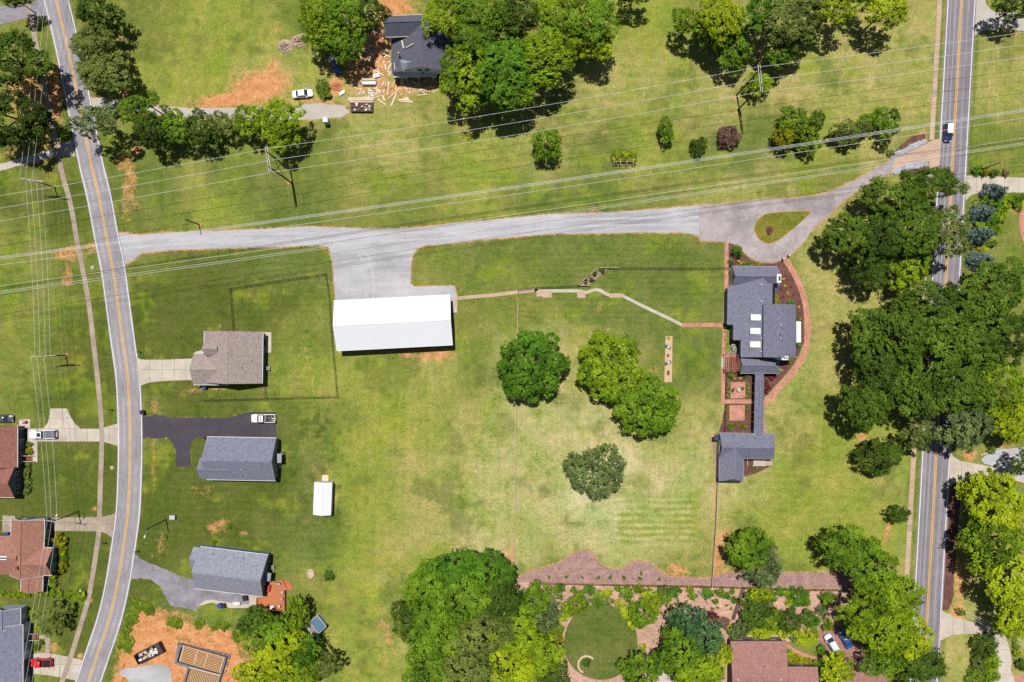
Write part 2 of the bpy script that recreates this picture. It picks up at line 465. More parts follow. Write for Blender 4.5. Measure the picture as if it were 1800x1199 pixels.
GRAVEL = [(204, 409), (228, 411), (248, 413), (300, 408), (372, 407), (420, 404), (500, 401), (540, 398), (600, 400), (640, 402), (700, 402), (745, 399),
          (800, 393), (850, 388), (900, 383), (960, 377), (1060, 374), (1150, 368), (1230, 361), (1230, 416), (1215, 411), (1195, 409), (1100, 409),
          (1050, 411), (980, 411), (900, 417), (850, 421), (800, 427), (770, 430), (745, 432), (733, 437), (725, 450), (722, 470), (721, 498), (728, 504),
          (760, 503), (799, 502), (803, 520), (803, 540), (592, 540), (587, 500), (586, 470), (583, 455), (578, 433), (560, 431), (520, 433), (450, 435),
          (380, 437), (300, 440), (250, 445), (243, 450), (235, 457), (212, 470)]
LOOP = [(1229, 361), (1270, 358), (1340, 350), (1400, 348), (1440, 343), (1470, 332), (1510, 313), (1550, 290), (1574, 276), (1580, 300), (1567, 307),
        (1546, 311), (1508, 335), (1479, 356), (1450, 385), (1425, 407), (1412, 427), (1390, 447), (1375, 457), (1360, 461), (1335, 461), (1322, 455), (1305, 442),
        (1295, 431), (1280, 426), (1250, 424), (1229, 422)]
ISLAND = smooth([(1335, 384), (1327, 397), (1328, 409), (1336, 421), (1348, 427), (1358, 426), (1371, 420), (1386, 408), (1401, 396), (1417, 381), (1423, 374), (1415, 371.5), (1380, 373), (1350, 376)], 4, True)
APRON = [(1568, 306), (1572, 277), (1600, 264), (1630, 251), (1641, 246), (1654, 244), (1651, 300), (1634, 302), (1633, 284), (1604, 287), (1582, 296)]
LANE = [(158, 172), (185, 172), (240, 183), (325, 190), (420, 190), (520, 185), (560, 182), (608, 186), (613, 198), (600, 206), (550, 210), (430, 210), (330, 208), (200, 194), (160, 191)]
DRIVE_A = [(240, 627), (245, 631), (255, 632.5), (300, 632), (340, 630), (342, 668), (300, 669), (272, 671), (257, 674), (246, 679)]
DRIVE_B = [(249, 732), (262, 732), (272, 729), (283, 729), (291, 732.5), (300, 734), (400, 735), (420, 729), (439, 724), (485, 724), (486, 775), (367, 775), (347, 768), (340, 774), (335, 782),
           (334, 797), (336, 820), (309, 820), (309, 792), (300, 775), (292, 768), (282, 771), (271, 771), (260, 768), (249, 773)]
DRIVE_C = [(238, 974), (250, 984), (277, 995), (300, 1005), (325, 1016), (351, 1021), (352, 1034), (440, 1049), (437, 1064), (422, 1063), (372, 1055), (360, 1056), (350, 1064), (345, 1073),
           (300, 1064), (291, 1049), (282, 1031), (265, 1019), (250, 1016), (230, 1018)]
DRIVE_D = [(48, 753), (77, 753), (85, 742), (88, 725), (89, 718), (118, 718), (124, 732), (132, 745), (141, 753), (175, 754), (186, 751), (208, 744), (208, 784), (184, 777), (175, 776), (48, 776)]
DRIVE_E = [(92, 910), (172, 909), (182, 908), (203, 903), (197, 945), (187, 938), (177, 934), (95, 933)]
DRIVE_F = [(54, 1150), (75, 1147), (100, 1150), (122, 1155), (145, 1160), (133, 1196), (110, 1191), (85, 1187), (57, 1184)]
DRIVE_TL = [(-40, 12), (0, 10), (45, 8), (67, 0), (75, -12), (82, -4), (90, 34), (70, 29.5), (45, 32), (0, 44), (-40, 56)]
DRIVE_R1 = [(1698, 309), (1705, 309), (1760, 311), (1830, 314), (1830, 338), (1774, 339), (1717, 340), (1706, 344), (1697, 353)]
DRIVE_R2 = [(1669, 793), (1675, 802), (1687, 810), (1715, 815), (1760, 824), (1790, 838), (1830, 842), (1830, 858), (1775, 842), (1712, 838), (1700, 844), (1687, 846), (1675, 850), (1668, 856)]
DRIVE_R3 = [(1654, 1073), (1676, 1083.5), (1700, 1091), (1727, 1098), (1745, 1102), (1760, 1107), (1769, 1124), (1775, 1142), (1778, 1162), (1776, 1178), (1781, 1188), (1790, 1230), (1740, 1230), (1745, 1199), (1753, 1187),
            (1755.5, 1168), (1750.5, 1149), (1743, 1131), (1732, 1119.5), (1717, 1114), (1690, 1114), (1671, 1117), (1650, 1127)]
DRIVE_TR = [(1713, -20), (1732, -10), (1733, 8), (1745, 20), (1760, 22), (1830, 20), (1830, 58), (1800, 55), (1760, 49), (1727, 55), (1711, 64)]
BED_GRAVEL = smooth([(901, 1014), (912, 1015), (927, 1006), (950, 1000), (980, 990), (992, 984), (1005, 973), (1020, 967), (1035, 966), (1044, 973), (1050, 985), (1062, 995), (1080, 1000),
              (1095, 999), (1105, 991), (1117, 986), (1130, 986), (1145, 991), (1157, 1000), (1167, 1008), (1180, 1014), (1212, 1014), (1237, 1018), (1250, 1015)], 3) + \
             [(1256, 1012), (1285, 1005), (1380, 1006), (1450, 1006), (1498, 1007), (1498, 1036), (1450, 1034), (1250, 1029.5), (1100, 1026), (903, 1022)]
BED_LOW = [(905, 1024), (1100, 1028), (1250, 1032), (1500, 1038), (1500, 1060), (1475, 1100), (1440, 1125), (1385, 1128), (1290, 1128), (1280, 1200), (1140, 1240), (1110, 1240), (980, 1240), (960, 1120), (908, 1060)]
SITE = [(231, 1062), (250, 1060), (268, 1070), (300, 1080), (345, 1098), (380, 1102), (408, 1106), (420, 1135), (430, 1160), (440, 1199), (440, 1250), (170, 1250), (196, 1199), (205, 1165), (222, 1120), (232, 1085)]

# ------------------------------------------------------------------ ground sheet
TABLE = ["gggbbgygggbbgyyyyg",
         "ggbbyyygyyyyyyyyyy",
         "gggkbgyybykbkkbygg",
         "ddkbkkggbkkgyygygg",
         "gggdkkggkkkkkgyygg",
         "gddddgkgggkkkgyygg",
         "gdddgbbygpygkyyygg",
         "gdgddgbbyppyyybbgg",
         "dddddkbyppqppbbbyg",
         "dddddkbyppppybbbyy",
         "dddkkgbyyggggyyyyy",
         "gdgkkbbyggggggggyy"]
TONE = {'d': (98, 108, 46), 'k': (114, 127, 60), 'g': (130, 138, 64), 'b': (151, 158, 70), 'y': (168, 165, 94), 'p': (178, 178, 112), 'q': (208, 202, 150)}

def vnoise(X, Y, cell, seed):
    r = np.random.default_rng(seed)
    g = r.random((512, 512))
    x, y = X / cell + 100, Y / cell + 100
    i, j = np.floor(x).astype(int), np.floor(y).astype(int)
    u, v = x - i, y - j
    u, v = u * u * (3 - 2 * u), v * v * (3 - 2 * v)
    i %= 511; j %= 511
    return (g[i, j] * (1 - u) + g[i + 1, j] * u) * (1 - v) + (g[i, j + 1] * (1 - u) + g[i + 1, j + 1] * u) * v

def poly_dist(PX, PY, pts, closed=False, reach=12):
    d = np.full(PX.shape, 1e9)
    n = len(pts)
    for i in range(n if closed else n - 1):
        a, b = pts[i], pts[(i + 1) % n]
        x0, x1 = min(a[0], b[0]) - reach, max(a[0], b[0]) + reach
        y0, y1 = min(a[1], b[1]) - reach, max(a[1], b[1]) + reach
        k = np.where((PX > x0) & (PX < x1) & (PY > y0) & (PY < y1))
        if not len(k[0]): continue
        qx, qy = PX[k], PY[k]
        dx, dy = b[0] - a[0], b[1] - a[1]
        t = np.clip(((qx - a[0]) * dx + (qy - a[1]) * dy) / (dx * dx + dy * dy + 1e-9), 0, 1)
        d[k] = np.minimum(d[k], np.hypot(qx - a[0] - t * dx, qy - a[1] - t * dy))
    return d

def inside(PX, PY, pts):
    r = np.zeros(PX.shape, bool)
    n = len(pts)
    for i in range(n):
        (x0, y0), (x1, y1) = pts[i], pts[(i + 1) % n]
        if y0 == y1: continue
        cnd = ((PY > y0) != (PY > y1)) & (PX < (x1 - x0) * (PY - y0) / (y1 - y0) + x0)
        r ^= cnd
    return r

DIRT = [  # px, py, rx, ry, turn, strength
 (455, 153, 58, 30, -15, .95), (400, 176, 62, 14, -8, .95), (480, 118, 14, 18, 10, .75), (490, 48, 10, 12, 0, .5), (590, 152, 16, 18, 20, .85), (545, 180, 45, 8, 0, .6), (420, 125, 30, 14, -30, .45),
 (660, 90, 26, 70, 0, .95), (640, 130, 38, 38, 0, .8), (690, 155, 60, 16, 0, .75), (745, 150, 35, 12, 0, .8), (610, 190, 40, 10, 0, .5), (790, 70, 30, 55, 0, .8), (690, 15, 40, 22, 0, .9), (600, 120, 45, 25, 0, .5),
 (228, 320, 14, 48, 6, .62), (222, 370, 10, 40, 0, .45), (240, 360, 8, 16, 0, .5), (120, 447, 32, 14, -6, .7), (118, 485, 12, 24, 5, .6), (160, 435, 14, 9, 0, .7), (95, 170, 20, 60, 0, .75), (80, 230, 20, 40, 0, .6), (50, 170, 40, 60, 0, .7),
 (215, 285, 16, 14, 0, .7), (222, 165, 14, 8, 0, .8), (215, 68, 18, 4, -8, .6), (175, 155, 12, 10, 0, .6), (240, 265, 12, 14, 0, .7),
 (690, 618, 100, 5, -2, .62), (765, 624, 36, 10, 0, .8), (720, 622, 20, 9, 0, .7), (600, 585, 6, 50, 0, .4), (650, 616, 14, 5, 0, .7),
 (1050, 545, 30, 8, -40, .35), (1060, 655, 10, 12, 0, .3), (1148, 655, 10, 12, 0, .55), (1050, 585, 40, 6, -15, .35), (1010, 790, 50, 20, -20, .3), (1100, 770, 50, 30, 0, .34), (1078, 842, 12, 20, 20, .5), (1120, 820, 40, 40, 0, .25),
 (940, 845, 60, 40, 0, .2), (1000, 900, 40, 20, 0, .2), (1190, 1002, 24, 12, 0, .72), (1205, 975, 14, 8, -20, .5), (1235, 990, 8, 10, 0, .4), (900, 985, 8, 40, 0, .72), (905, 1040, 14, 20, 0, .75), (885, 985, 14, 30, 0, .5),
 (805, 960, 26, 12, -10, .4), (785, 985, 20, 8, 0, .35), (1262, 975, 12, 36, 0, .8), (1275, 945, 14, 14, 0, .7), (1268, 1005, 20, 8, 0, .7), (1256, 880, 4, 60, 1, .55), (1353, 785, 6, 10, 0, .5),
 (1510, 565, 26, 26, 30, .36), (1515, 768, 14, 8, -40, .75), (1560, 935, 6, 26, 12, .72), (1480, 905, 6, 8, 0, .35), (1704, 800, 14, 10, 0, .85), (1762, 785, 22, 6, 0, .6), (1680, 960, 8, 40, 0, .6), (1683, 1075, 14, 16, 20, .85), (1690, 1010, 16, 60, 5, .7),
 (1285, 129, 5, 5, 0, .9), (1291, 171, 4, 4, 0, .9), (1297, 197, 4, 4, 0, .9), (501, 291, 4, 4, 0, .8), (506, 320, 4, 4, 0, .8), (350, 396, 4, 4, 0, .9), (116, 624, 3, 3, 0, .9), (1607, 38, 8, 6, 0, .4), (1300, 215, 4, 4, 0, .3), (1065, 232, 8, 5, 0, .5), (990, 235, 9, 5, 0, .5),
 (1473, 233, 5, 4, 0, .8), (1622, 238, 10, 10, 0, .7), (1540, 243, 5, 4, 0, .6), (1558, 270, 4, 8, 0, .5), (1050, 364, 40, 8, -4, .4), (1400, 160, 60, 14, -10, .18),
 (270, 820, 5, 60, 1, .48), (272, 715, 8, 12, 0, .6), (257, 865, 4, 10, 0, .4), (283, 960, 12, 30, 10, .4), (270, 978, 6, 3, 0, .5), (385, 925, 26, 12, -15, .62), (425, 938, 10, 5, 0, .6), (377, 916, 8, 6, 0, .5), (350, 865, 30, 14, 0, .36), (360, 685, 60, 5, -3, .5), (465, 685, 8, 8, 0, .5),
 (543, 640, 4, 42, -14, .46), (520, 660, 5, 34, -4, .42), (572, 645, 5, 45, 4, .43), (560, 690, 14, 6, 0, .42), (552, 822, 12, 10, 0, .42), (590, 880, 4, 20, 0, .5), (95, 1138, 12, 10, 0, .6), (142, 1154, 6, 5, 0, .8), (166, 894, 5, 4, 0, .9), (157, 1055, 6, 5, 0, .9),
 (440, 1135, 30, 50, 20, .6), (440, 1190, 30, 20, 0, .8), (480, 1180, 40, 30, 0, .6), (490, 1150, 30, 20, 0, .5), (680, 1115, 8, 40, -20, .55), (675, 1160, 10, 20, 0, .4), (870, 1170, 14, 20, 0, .7), (820, 1090, 10, 8, 0, .6), (415, 1060, 60, 6, 5, .2), (300, 1078, 60, 7, 12, .6), (212, 1135, 10, 40, 10, .55),
 (30, 268, 90, 5, -9, .55), (30, 290, 90, 4, -9, .55), (110, 262, 18, 14, 0, .6), (3, 425, 6, 6, 0, .4), (420, 580, 26, 8, 0, .1), (385, 570, 10, 4, 30, .4),
 (1752, 430, 26, 40, 0, .24), (1707, 465, 10, 14, 0, .6), (1785, 370, 10, 8, 0, .5), (1770, 60, 40, 8, 0, .5), (1740, 12, 10, 10, 0, .4), (1722, 75, 4, 4, 0, .6), (1705, 280, 6, 4, 0, .4), (1395, 720, 8, 10, 0, .2), (1445, 690, 20, 14, 0, .2), (1440, 425, 20, 14, 0, .25),
]

def axis(half, fine, far):
    a = list(np.arange(-half, half + fine * .5, fine))
    step, x = fine, half
    out = []
    while x < far:
        step *= 1.35; x += step; out.append(x)
    return np.array([-v for v in out[::-1]] + a + out)

def build_ground():
    gx, gy = axis(132.0, 0.40, 1500), axis(92.0, 0.40, 1500)
    X, Y = np.meshgrid(gx, gy)
    PX, PY = X / S + 900, 599.5 - Y / S
    # warped lookup of the regional grass tones
    tab = np.array([[TONE[ch] for ch in row] for row in TABLE], float) / 255.0
    tab = np.where(tab <= .04045, tab / 12.92, ((tab + .055) / 1.055) ** 2.4) / KEXP
    wx = PX + (vnoise(X, Y, 9, 1) - .5) * 70 + (vnoise(X, Y, 3, 2) - .5) * 40
    wy = PY + (vnoise(X, Y, 9, 3) - .5) * 70 + (vnoise(X, Y, 3, 4) - .5) * 40
    cx, cy = np.clip(wx / 100 - .5, 0, 16.999), np.clip(wy / 100 - .5, 0, 10.999)
    i, j = cx.astype(int), cy.astype(int)
    u, v = (cx - i)[..., None], (cy - j)[..., None]
    u, v = u * u * (3 - 2 * u), v * v * (3 - 2 * v)
    col = (tab[j, i] * (1 - u) + tab[j, i + 1] * u) * (1 - v) + (tab[j + 1, i] * (1 - u) + tab[j + 1, i + 1] * u) * v
    # lush patches and worn patches with soft outlines
    n = vnoise(X, Y, 5.5, 11) * .5 + vnoise(X, Y, 2.2, 12) * .3 + vnoise(X, Y, 1.0, 13) * .2
    lush = np.clip((n - .60) * 7, 0, 1)[..., None]
    col = col * (1 - .5 * lush) + .5 * lush * np.array(c(146, 160, 48))
    n2 = vnoise(X, Y, 7, 21) * .5 + vnoise(X, Y, 2.6, 22) * .3 + vnoise(X, Y, 1.1, 23) * .2
    dk = np.clip((n2 - .58) * 6, 0, 1)[..., None]
    col = col * (1 - .5 * dk) + .5 * dk * np.array(c(98, 112, 48))
    # mowing lines
    def stripes(x0, x1, y0, y1, period, amp, horizontal, soft=12, wob=2.0):
        nonlocal col
        m = np.clip((PX - x0) / soft, 0, 1) * np.clip((x1 - PX) / soft, 0, 1) * np.clip((PY - y0) / soft, 0, 1) * np.clip((y1 - PY) / soft, 0, 1)
        t = (PY if horizontal else PX) + (vnoise(X, Y, 6, 31) - .5) * 2 * wob
        s = np.sin(t * 2 * PI / period)
        col = col * (1 + amp * m * s * (0.5 + vnoise(X, Y, 3, 33)))[..., None]
    stripes(1075, 1225, 868, 962, 11.5, .2, True)
    stripes(905, 1262, 700, 1010, 9, .03, False)
    stripes(600, 905, 520, 1060, 14, .03, False, 12, 5)
    stripes(1285, 1600, 660, 1005, 12, .035, True, 30, 6)
    stripes(600, 1650, 110, 370, 15, .06, True, 30, 5)
    stripes(905, 1280, 420, 580, 10, .07, True)
    stripes(0, 200, 300, 720, 13, .05, True, 20, 5)
    stripes(250, 600, 440, 1000, 12, .05, True, 20, 4)
    stripes(1710, 1800, 60, 300, 8, .07, False)
    # blotchy clover in the back lawns, a faint worn track
    m = np.clip((PX - 470) / 60, 0, 1) * np.clip((640 - PX) / 60, 0, 1) * np.clip((PY - 690) / 40, 0, 1) * np.clip((960 - PY) / 60, 0, 1)
    m = np.maximum(m, np.clip((PX - 240) / 30, 0, 1) * np.clip((420 - PX) / 40, 0, 1) * np.clip((PY - 490) / 40, 0, 1) * np.clip((720 - PY) / 40, 0, 1))
    bl = np.clip((vnoise(X, Y, 1.3, 41) * .5 + vnoise(X, Y, .7, 42) * .3 + vnoise(X, Y, 3.5, 43) * .35 - .6) * 7, 0, 1)
    bl = (bl * m * .75)[..., None]
    col = col * (1 - bl) + bl * np.array(c(92, 102, 44))
    for pts, wd, st in (([(1305, 885), (1350, 915), (1400, 950), (1450, 985)], 3.5, .3), ([(1400, 880), (1600, 890)], 3, .15)):
        q = np.clip(1 - poly_dist(PX, PY, pts, False, 8) / wd, 0, 1)[..., None] * st
        col = col * (1 - q) + q * np.array(c(206, 196, 120))
    # darker rough grass in ditches along the roads
    dl = poly_dist(PX, PY, LROAD, False, 40)
    dl = np.where(dl > 1e8, 99, dl)
    ditch = np.clip(1 - np.abs(dl - 34) / 12, 0, 1)[..., None] * .4
    col = col * (1 - ditch) + ditch * np.array(c(88, 104, 36))
    dr = np.abs((PX - (1690 - .0557 * PY)))
    ditch = np.clip(1 - np.abs(dr - 31) / 6, 0, 1)[..., None] * .7
    col = col * (1 - ditch) + ditch * np.array(c(92, 116, 40))
    # bare clay
    dirt = np.zeros(X.shape)
    for (px, py, rx, ry, a, st) in DIRT:
        ca, sa = math.cos(math.radians(a)), math.sin(math.radians(a))
        k = np.where((np.abs(PX - px) < max(rx, ry) * 1.6) & (np.abs(PY - py) < max(rx, ry) * 1.6))
        dx, dy = PX[k] - px, PY[k] - py
        q = np.sqrt(((dx * ca + dy * sa) / rx) ** 2 + ((-dx * sa + dy * ca) / ry) ** 2)
        dirt[k] = np.maximum(dirt[k], st * np.clip(1.55 - q, 0, 1))
    ins = inside(PX, PY, SITE)
    dirt[ins] = .72 + .5 * vnoise(X, Y, 2.5, 51)[ins]
    es = poly_dist(PX, PY, SITE, True, 14)
    dirt = np.where(es < 12, np.where(ins, np.minimum(dirt, .5 + es * .05), np.maximum(dirt, .42 - es * .05)), dirt)
    ed = np.full(X.shape, 99.0)
    for pts, cl in ((GRAVEL, True), (LOOP, True), (BED_GRAVEL, True), (LANE, True)):
        ed = np.minimum(ed, poly_dist(PX, PY, pts, cl, 8))
    dirt = np.maximum(dirt, np.clip(.92 - ed / 5.0, 0, 1))
    for pts in (DRIVE_A, DRIVE_B, DRIVE_C, DRIVE_D, DRIVE_E):
        dirt = np.maximum(dirt, np.clip(.55 - poly_dist(PX, PY, pts, True, 8) / 6.0, 0, 1))
    for pts in ([(911, 509), (907, 700), (903, 1022)], [(1259, 848), (1250, 1030)]):
        dirt = np.maximum(dirt, np.clip(.62 - poly_dist(PX, PY, pts, False, 8) / 6.0, 0, 1))
    path = [(1379, 455), (1398, 478), (1411, 503), (1419, 528), (1423, 552), (1424, 580), (1422, 612), (1413, 634), (1399, 656), (1384, 673), (1366, 693), (1350, 712)]
    dirt = np.maximum(dirt, np.clip(.85 - poly_dist(PX, PY, path, False, 8) / 4.0, 0, 1))
    core = (np.abs(X) < 130) & (np.abs(Y) < 92)
    dirt = np.where(core, dirt, 0)
    ny, nx = X.shape
    me = bpy.data.meshes.new('ground')
    V = np.stack([X, Y, np.zeros_like(X)], -1).reshape(-1, 3)
    idx = np.arange(ny * nx).reshape(ny, nx)
    F = np.stack([idx[:-1, :-1], idx[:-1, 1:], idx[1:, 1:], idx[1:, :-1]], -1).reshape(-1, 4)
    me.vertices.add(len(V)); me.vertices.foreach_set('co', V.astype(np.float32).ravel())
    me.loops.add(F.size); me.loops.foreach_set('vertex_index', F.astype(np.int32).ravel())
    me.polygons.add(len(F)); me.polygons.foreach_set('loop_start', np.arange(0, F.size, 4, dtype=np.int32))
    me.update(calc_edges=True)
    ca = me.attributes.new('col', 'FLOAT_COLOR', 'POINT')
    ca.data.foreach_set('color', np.concatenate([col.reshape(-1, 3), np.ones((len(V), 1))], 1).astype(np.float32).ravel())
    da = me.attributes.new('dirt', 'FLOAT', 'POINT')
    da.data.foreach_set('value', dirt.astype(np.float32).ravel())
    o = mesh_obj('ground', me, M['grass'])
    tag(o, 'mown lawns with bare red clay patches between the roads', None, None, 'structure')
build_ground()

# ------------------------------------------------------------------ roads, paths, drives
def offset(pts, d):
    """world-space polyline offset to its left by d metres"""
    out = []
    for i, p in enumerate(pts):
        a, b = pts[max(i - 1, 0)], pts[min(i + 1, len(pts) - 1)]
        t = Vector((b[0] - a[0], b[1] - a[1])).normalized()
        out.append((p[0] - t.y * d, p[1] + t.x * d))
    return out

def ribbon_mb(pts, l, r, z, t=0.0, mb=None):
    mb = mb or MB()
    A, B = offset(pts, l), offset(pts, r)
    n = len(pts)
    vs = [(p[0], p[1], z) for p in A] + [(p[0], p[1], z) for p in B]
    fs = [(i, n + i, n + i + 1, i + 1) for i in range(n - 1)]
    if t:
        vs += [(p[0], p[1], z - t) for p in A] + [(p[0], p[1], z - t) for p in B]
        fs += [(i, i + 1, 2 * n + i + 1, 2 * n + i) for i in range(n - 1)] + [(n + i + 1, n + i, 3 * n + i, 3 * n + i + 1) for i in range(n - 1)]
        fs += [(0, 2 * n, 3 * n, n), (n - 1, 2 * n - 1, 4 * n - 1, 3 * n - 1)]
    return mb.add(vs, fs)

def road(name, pts, half, lines, mat, label, z=0.06):
    w = wpts(pts)
    r = ribbon_mb(w, half, -half, z, 0.12).build(name, mat)
    tag(r, label, None, None, 'structure')
    for nm, off, wd, m, dz in lines:
        ribbon_mb(w, off + wd / 2, off - wd / 2, z + dz).build(nm, M[m], r)
    return r

road('road', LROAD, 3.05, [('wheel_track', 2.05, .42, 'track_l', .003), ('wheel_track', .78, .42, 'track_l', .003), ('wheel_track', -2.05, .42, 'track_l', .003), ('wheel_track', -.78, .42, 'track_l', .003), ('edge_line', 2.78, .2, 'line', .006), ('edge_line', -2.78, .2, 'line', .006), ('centre_line', .17, .19, 'yellow', .006), ('centre_line', -.17, .19, 'yellow', .006)],
     M['asphalt_l'], 'curving grey two-lane road on the left with double yellow line')
road('road', RROAD, 3.62, [('wheel_track', 2.45, .45, 'track_r', .003), ('wheel_track', .95, .45, 'track_r', .003), ('wheel_track', -.85, .4, 'track_r', .003), ('wheel_track', -1.9, .45, 'track_r', .003), ('edge_line', 3.22, .22, 'line', .006), ('edge_line', -3.22, .22, 'line', .006), ('centre_line', .18, .2, 'yellow', .006), ('centre_line', -.18, .2, 'yellow', .006),
     ('crack_seal', -1.35, .14, 'line_faint', .005), ('crack_seal', -2.35, .10, 'line_faint', .005), ('crack_seal', 1.7, .10, 'line_faint', .005)],
     M['asphalt_r'], 'straight grey two-lane road on the right with double yellow line')

def flat(name, pts, mat, label, z=0.04, kind='structure', rough=0, cat=None, parent=None, seed=1):
    if rough: pts = jitter(pts, rough, 7, seed)
    o = MB().prism(wpts(pts), z - 0.1, z).build(name, mat, parent)
    if parent is None: tag(o, label, cat, None, kind)
    return o

def slab_walk(name, pts, width, label, mat, step=1.5, z=0.09):
    """sidewalk: a bed with its concrete slabs laid one by one"""
    w = wpts(pts)
    bed = ribbon_mb(w, width / 2 - .03, -width / 2 + .03, z - .035, .1).build(name, M['joint'])
    tag(bed, label, None, None, 'structure')
    L = [0.0]
    for i in range(1, len(w)): L.append(L[-1] + math.dist(w[i], w[i - 1]))
    def at(s):
        for i in range(1, len(w)):
            if L[i] >= s or i == len(w) - 1:
                t = (s - L[i - 1]) / max(1e-6, L[i] - L[i - 1])
                return (w[i - 1][0] + (w[i][0] - w[i - 1][0]) * t, w[i - 1][1] + (w[i][1] - w[i - 1][1]) * t)
    s = 0.0
    while s + step < L[-1]:
        a, b = at(s + .02), at(s + step - .02)
        dz = RNG.uniform(-.008, .008)
        mb = ribbon_mb([a, b], width / 2, -width / 2, z + dz, .07)
        mb.build('slab', M[mat] if RNG.random() < .92 else M['concrete_old'], bed)
        s += step

slab_walk('sidewalk', LWALK, 1.18, 'pale concrete sidewalk beside the left road', 'concrete_old')
slab_walk('sidewalk', [p for p in RWALK if p[1] <= 250], 1.15, 'pinkish concrete sidewalk beside the right road, above the drive mouth', 'concrete_pink')
slab_walk('sidewalk', [p for p in RWALK if p[1] >= 300], 1.15, 'pinkish concrete sidewalk beside the right road, below the drive mouth', 'concrete_pink')

gd = flat('gravel_drive', GRAVEL, M['gravel'], 'long pale gravel drive widening in front of the white barn', .035, rough=1.1)
for o_ in (-.85, .85):
    ribbon_mb(wpts(smooth([(216, 432), (260, 427), (340, 421), (450, 418), (560, 416), (660, 417), (760, 414), (860, 404), (980, 394), (1100, 390), (1228, 388)], 5)), o_ + .28, o_ - .28, .042).build('wheel_track', M['gravel_track'], gd)
    ribbon_mb(wpts(smooth([(560, 416), (610, 425), (640, 450), (650, 490), (650, 530)], 5)), o_ + .25, o_ - .25, .041).build('wheel_track', M['gravel_track'], gd)
flat('driveway', LOOP, M['asphalt_loop'], 'cracked asphalt drive looping round a grass island', .045, rough=.7)
flat('lawn_island', ISLAND, M['island'], 'teardrop grass island in the asphalt loop', .10)
flat('island_rim', smooth([((p[0] - 1365) * 1.035 + 1365, (p[1] - 398) * 1.05 + 398) for p in ISLAND[::2]], 2, True), M['clay'], 'thin red clay rim round the grass island', .07)
flat('driveway_apron', APRON, M['concrete_pink'], 'pinkish concrete apron joining the loop drive to the road', .075)
flat('gravel_lane', LANE, M['gravel_tan'], 'tan gravel lane half hidden under the tree row', .035, rough=2.0)
flat('driveway', DRIVE_TL, M['asphalt_mid'], 'grey asphalt drive in the top left corner', .045, rough=.5)
flat('driveway', DRIVE_TR, M['gravel_tan'], 'worn gravel drive mouth in the top right corner', .045, rough=1.5)
flat('driveway', DRIVE_B, M['asphalt_new'], 'fresh black asphalt drive with a turning spur', .045, rough=.3)
flat('driveway', DRIVE_C, M['asphalt_mid'], 'grey asphalt drive to the pale grey house with the deck', .045, rough=.4)
flat('gravel_patch', [(1725, 807), (1740, 796), (1760, 790), (1800, 786), (1830, 790), (1830, 842), (1790, 838), (1760, 822), (1730, 815)], M['gravel'], 'grey gravel bay beside the concrete drive on the right', .035, rough=1.5)
flat('gravel_patch', [(210, 1180), (225, 1174), (239, 1173), (268, 1168), (285, 1169), (300, 1174), (302, 1199), (302, 1240), (240, 1240), (225, 1194), (211, 1187)], M['gravel'], 'grey gravel patch on the red clay building site', .035, rough=1.5)
flat('dirt_track', [(-40, 300), (0, 288), (40, 277), (90, 262), (126, 244), (133, 275), (100, 274), (40, 290), (-40, 312)], M['gravel_tan'], 'worn dirt track meeting the left road', .02, rough=2.5)

def slab_drive(name, pts, mat, label, cuts, z=.07):
    """concrete drive: outline sheet with its panels cut by straight joints (list of x or y pixel positions)"""
    base = flat(name, pts, M['joint'], label, z - .03)
    xs, ys = cuts
    def clip(poly, ax, lo, hi):
        for val, keep in ((lo, 1), (hi, -1)):
            out = []
            for i in range(len(poly)):
                a, b = poly[i], poly[(i + 1) % len(poly)]
                da, db = (a[ax] - val) * keep, (b[ax] - val) * keep
                if da >= 0: out.append(a)
                if da * db < 0:
                    t = da / (da - db)
                    out.append(tuple(a[k] + (b[k] - a[k]) * t for k in (0, 1)))
            poly = out
            if len(poly) < 3: return []
        return poly
    big = 5000
    xs = [-big] + list(xs) + [big]; ys = [-big] + list(ys) + [big]
    for i in range(len(xs) - 1):
        for j in range(len(ys) - 1):
            q = clip(clip(pts, 0, xs[i] + .22, xs[i + 1] - .22), 1, ys[j] + .22, ys[j + 1] - .22)
            if len(q) >= 3:
                MB().prism(wpts(q), z - .08, z + RNG.uniform(-.004, .004)).build('slab', M[mat], base)
    return base
slab_drive('driveway', DRIVE_A, 'concrete', 'pale concrete drive to the taupe roofed house', ([263, 285, 307, 327], [650]))
slab_drive('driveway', DRIVE_D, 'concrete', 'concrete drive with a flared turning pad and a white pickup', ([66, 88, 110, 132, 154, 176, 192], [735, 753.5]))
slab_drive('driveway', DRIVE_E, 'concrete_old', 'weathered concrete drive to the rust brown house', ([114, 134, 154, 174, 188], [921]))
slab_drive('driveway', DRIVE_F, 'concrete', 'concrete drive with a red pickup in the bottom left corner', ([72, 90, 105, 122], [1168]))
slab_drive('driveway', DRIVE_R1, 'concrete', 'pale concrete drive above the blue spruces on the right', ([1716, 1740, 1765, 1790], []))
slab_drive('driveway', DRIVE_R2, 'concrete', 'pale concrete drive on the right beside the gravel bay', ([1690, 1710, 1732, 1755, 1778], []))
slab_drive('driveway', DRIVE_R3, 'concrete', 'curving pale concrete drive in the bottom right corner', ([1675, 1695, 1717], [1120, 1142, 1164, 1186]))
flat('paving', [(1781, 1188), (1830, 1186), (1830, 1240), (1790, 1240)], M['brick'], 'rose brick paving in the bottom right corner', .06)
flat('paving', [(1440, 1098), (1452, 1095), (1500, 1110), (1530, 1160), (1560, 1199), (1560, 1240), (1480, 1240), (1470, 1170), (1440, 1130)], M['roof_pink'], 'rose paved parking court behind the bottom house', .06)
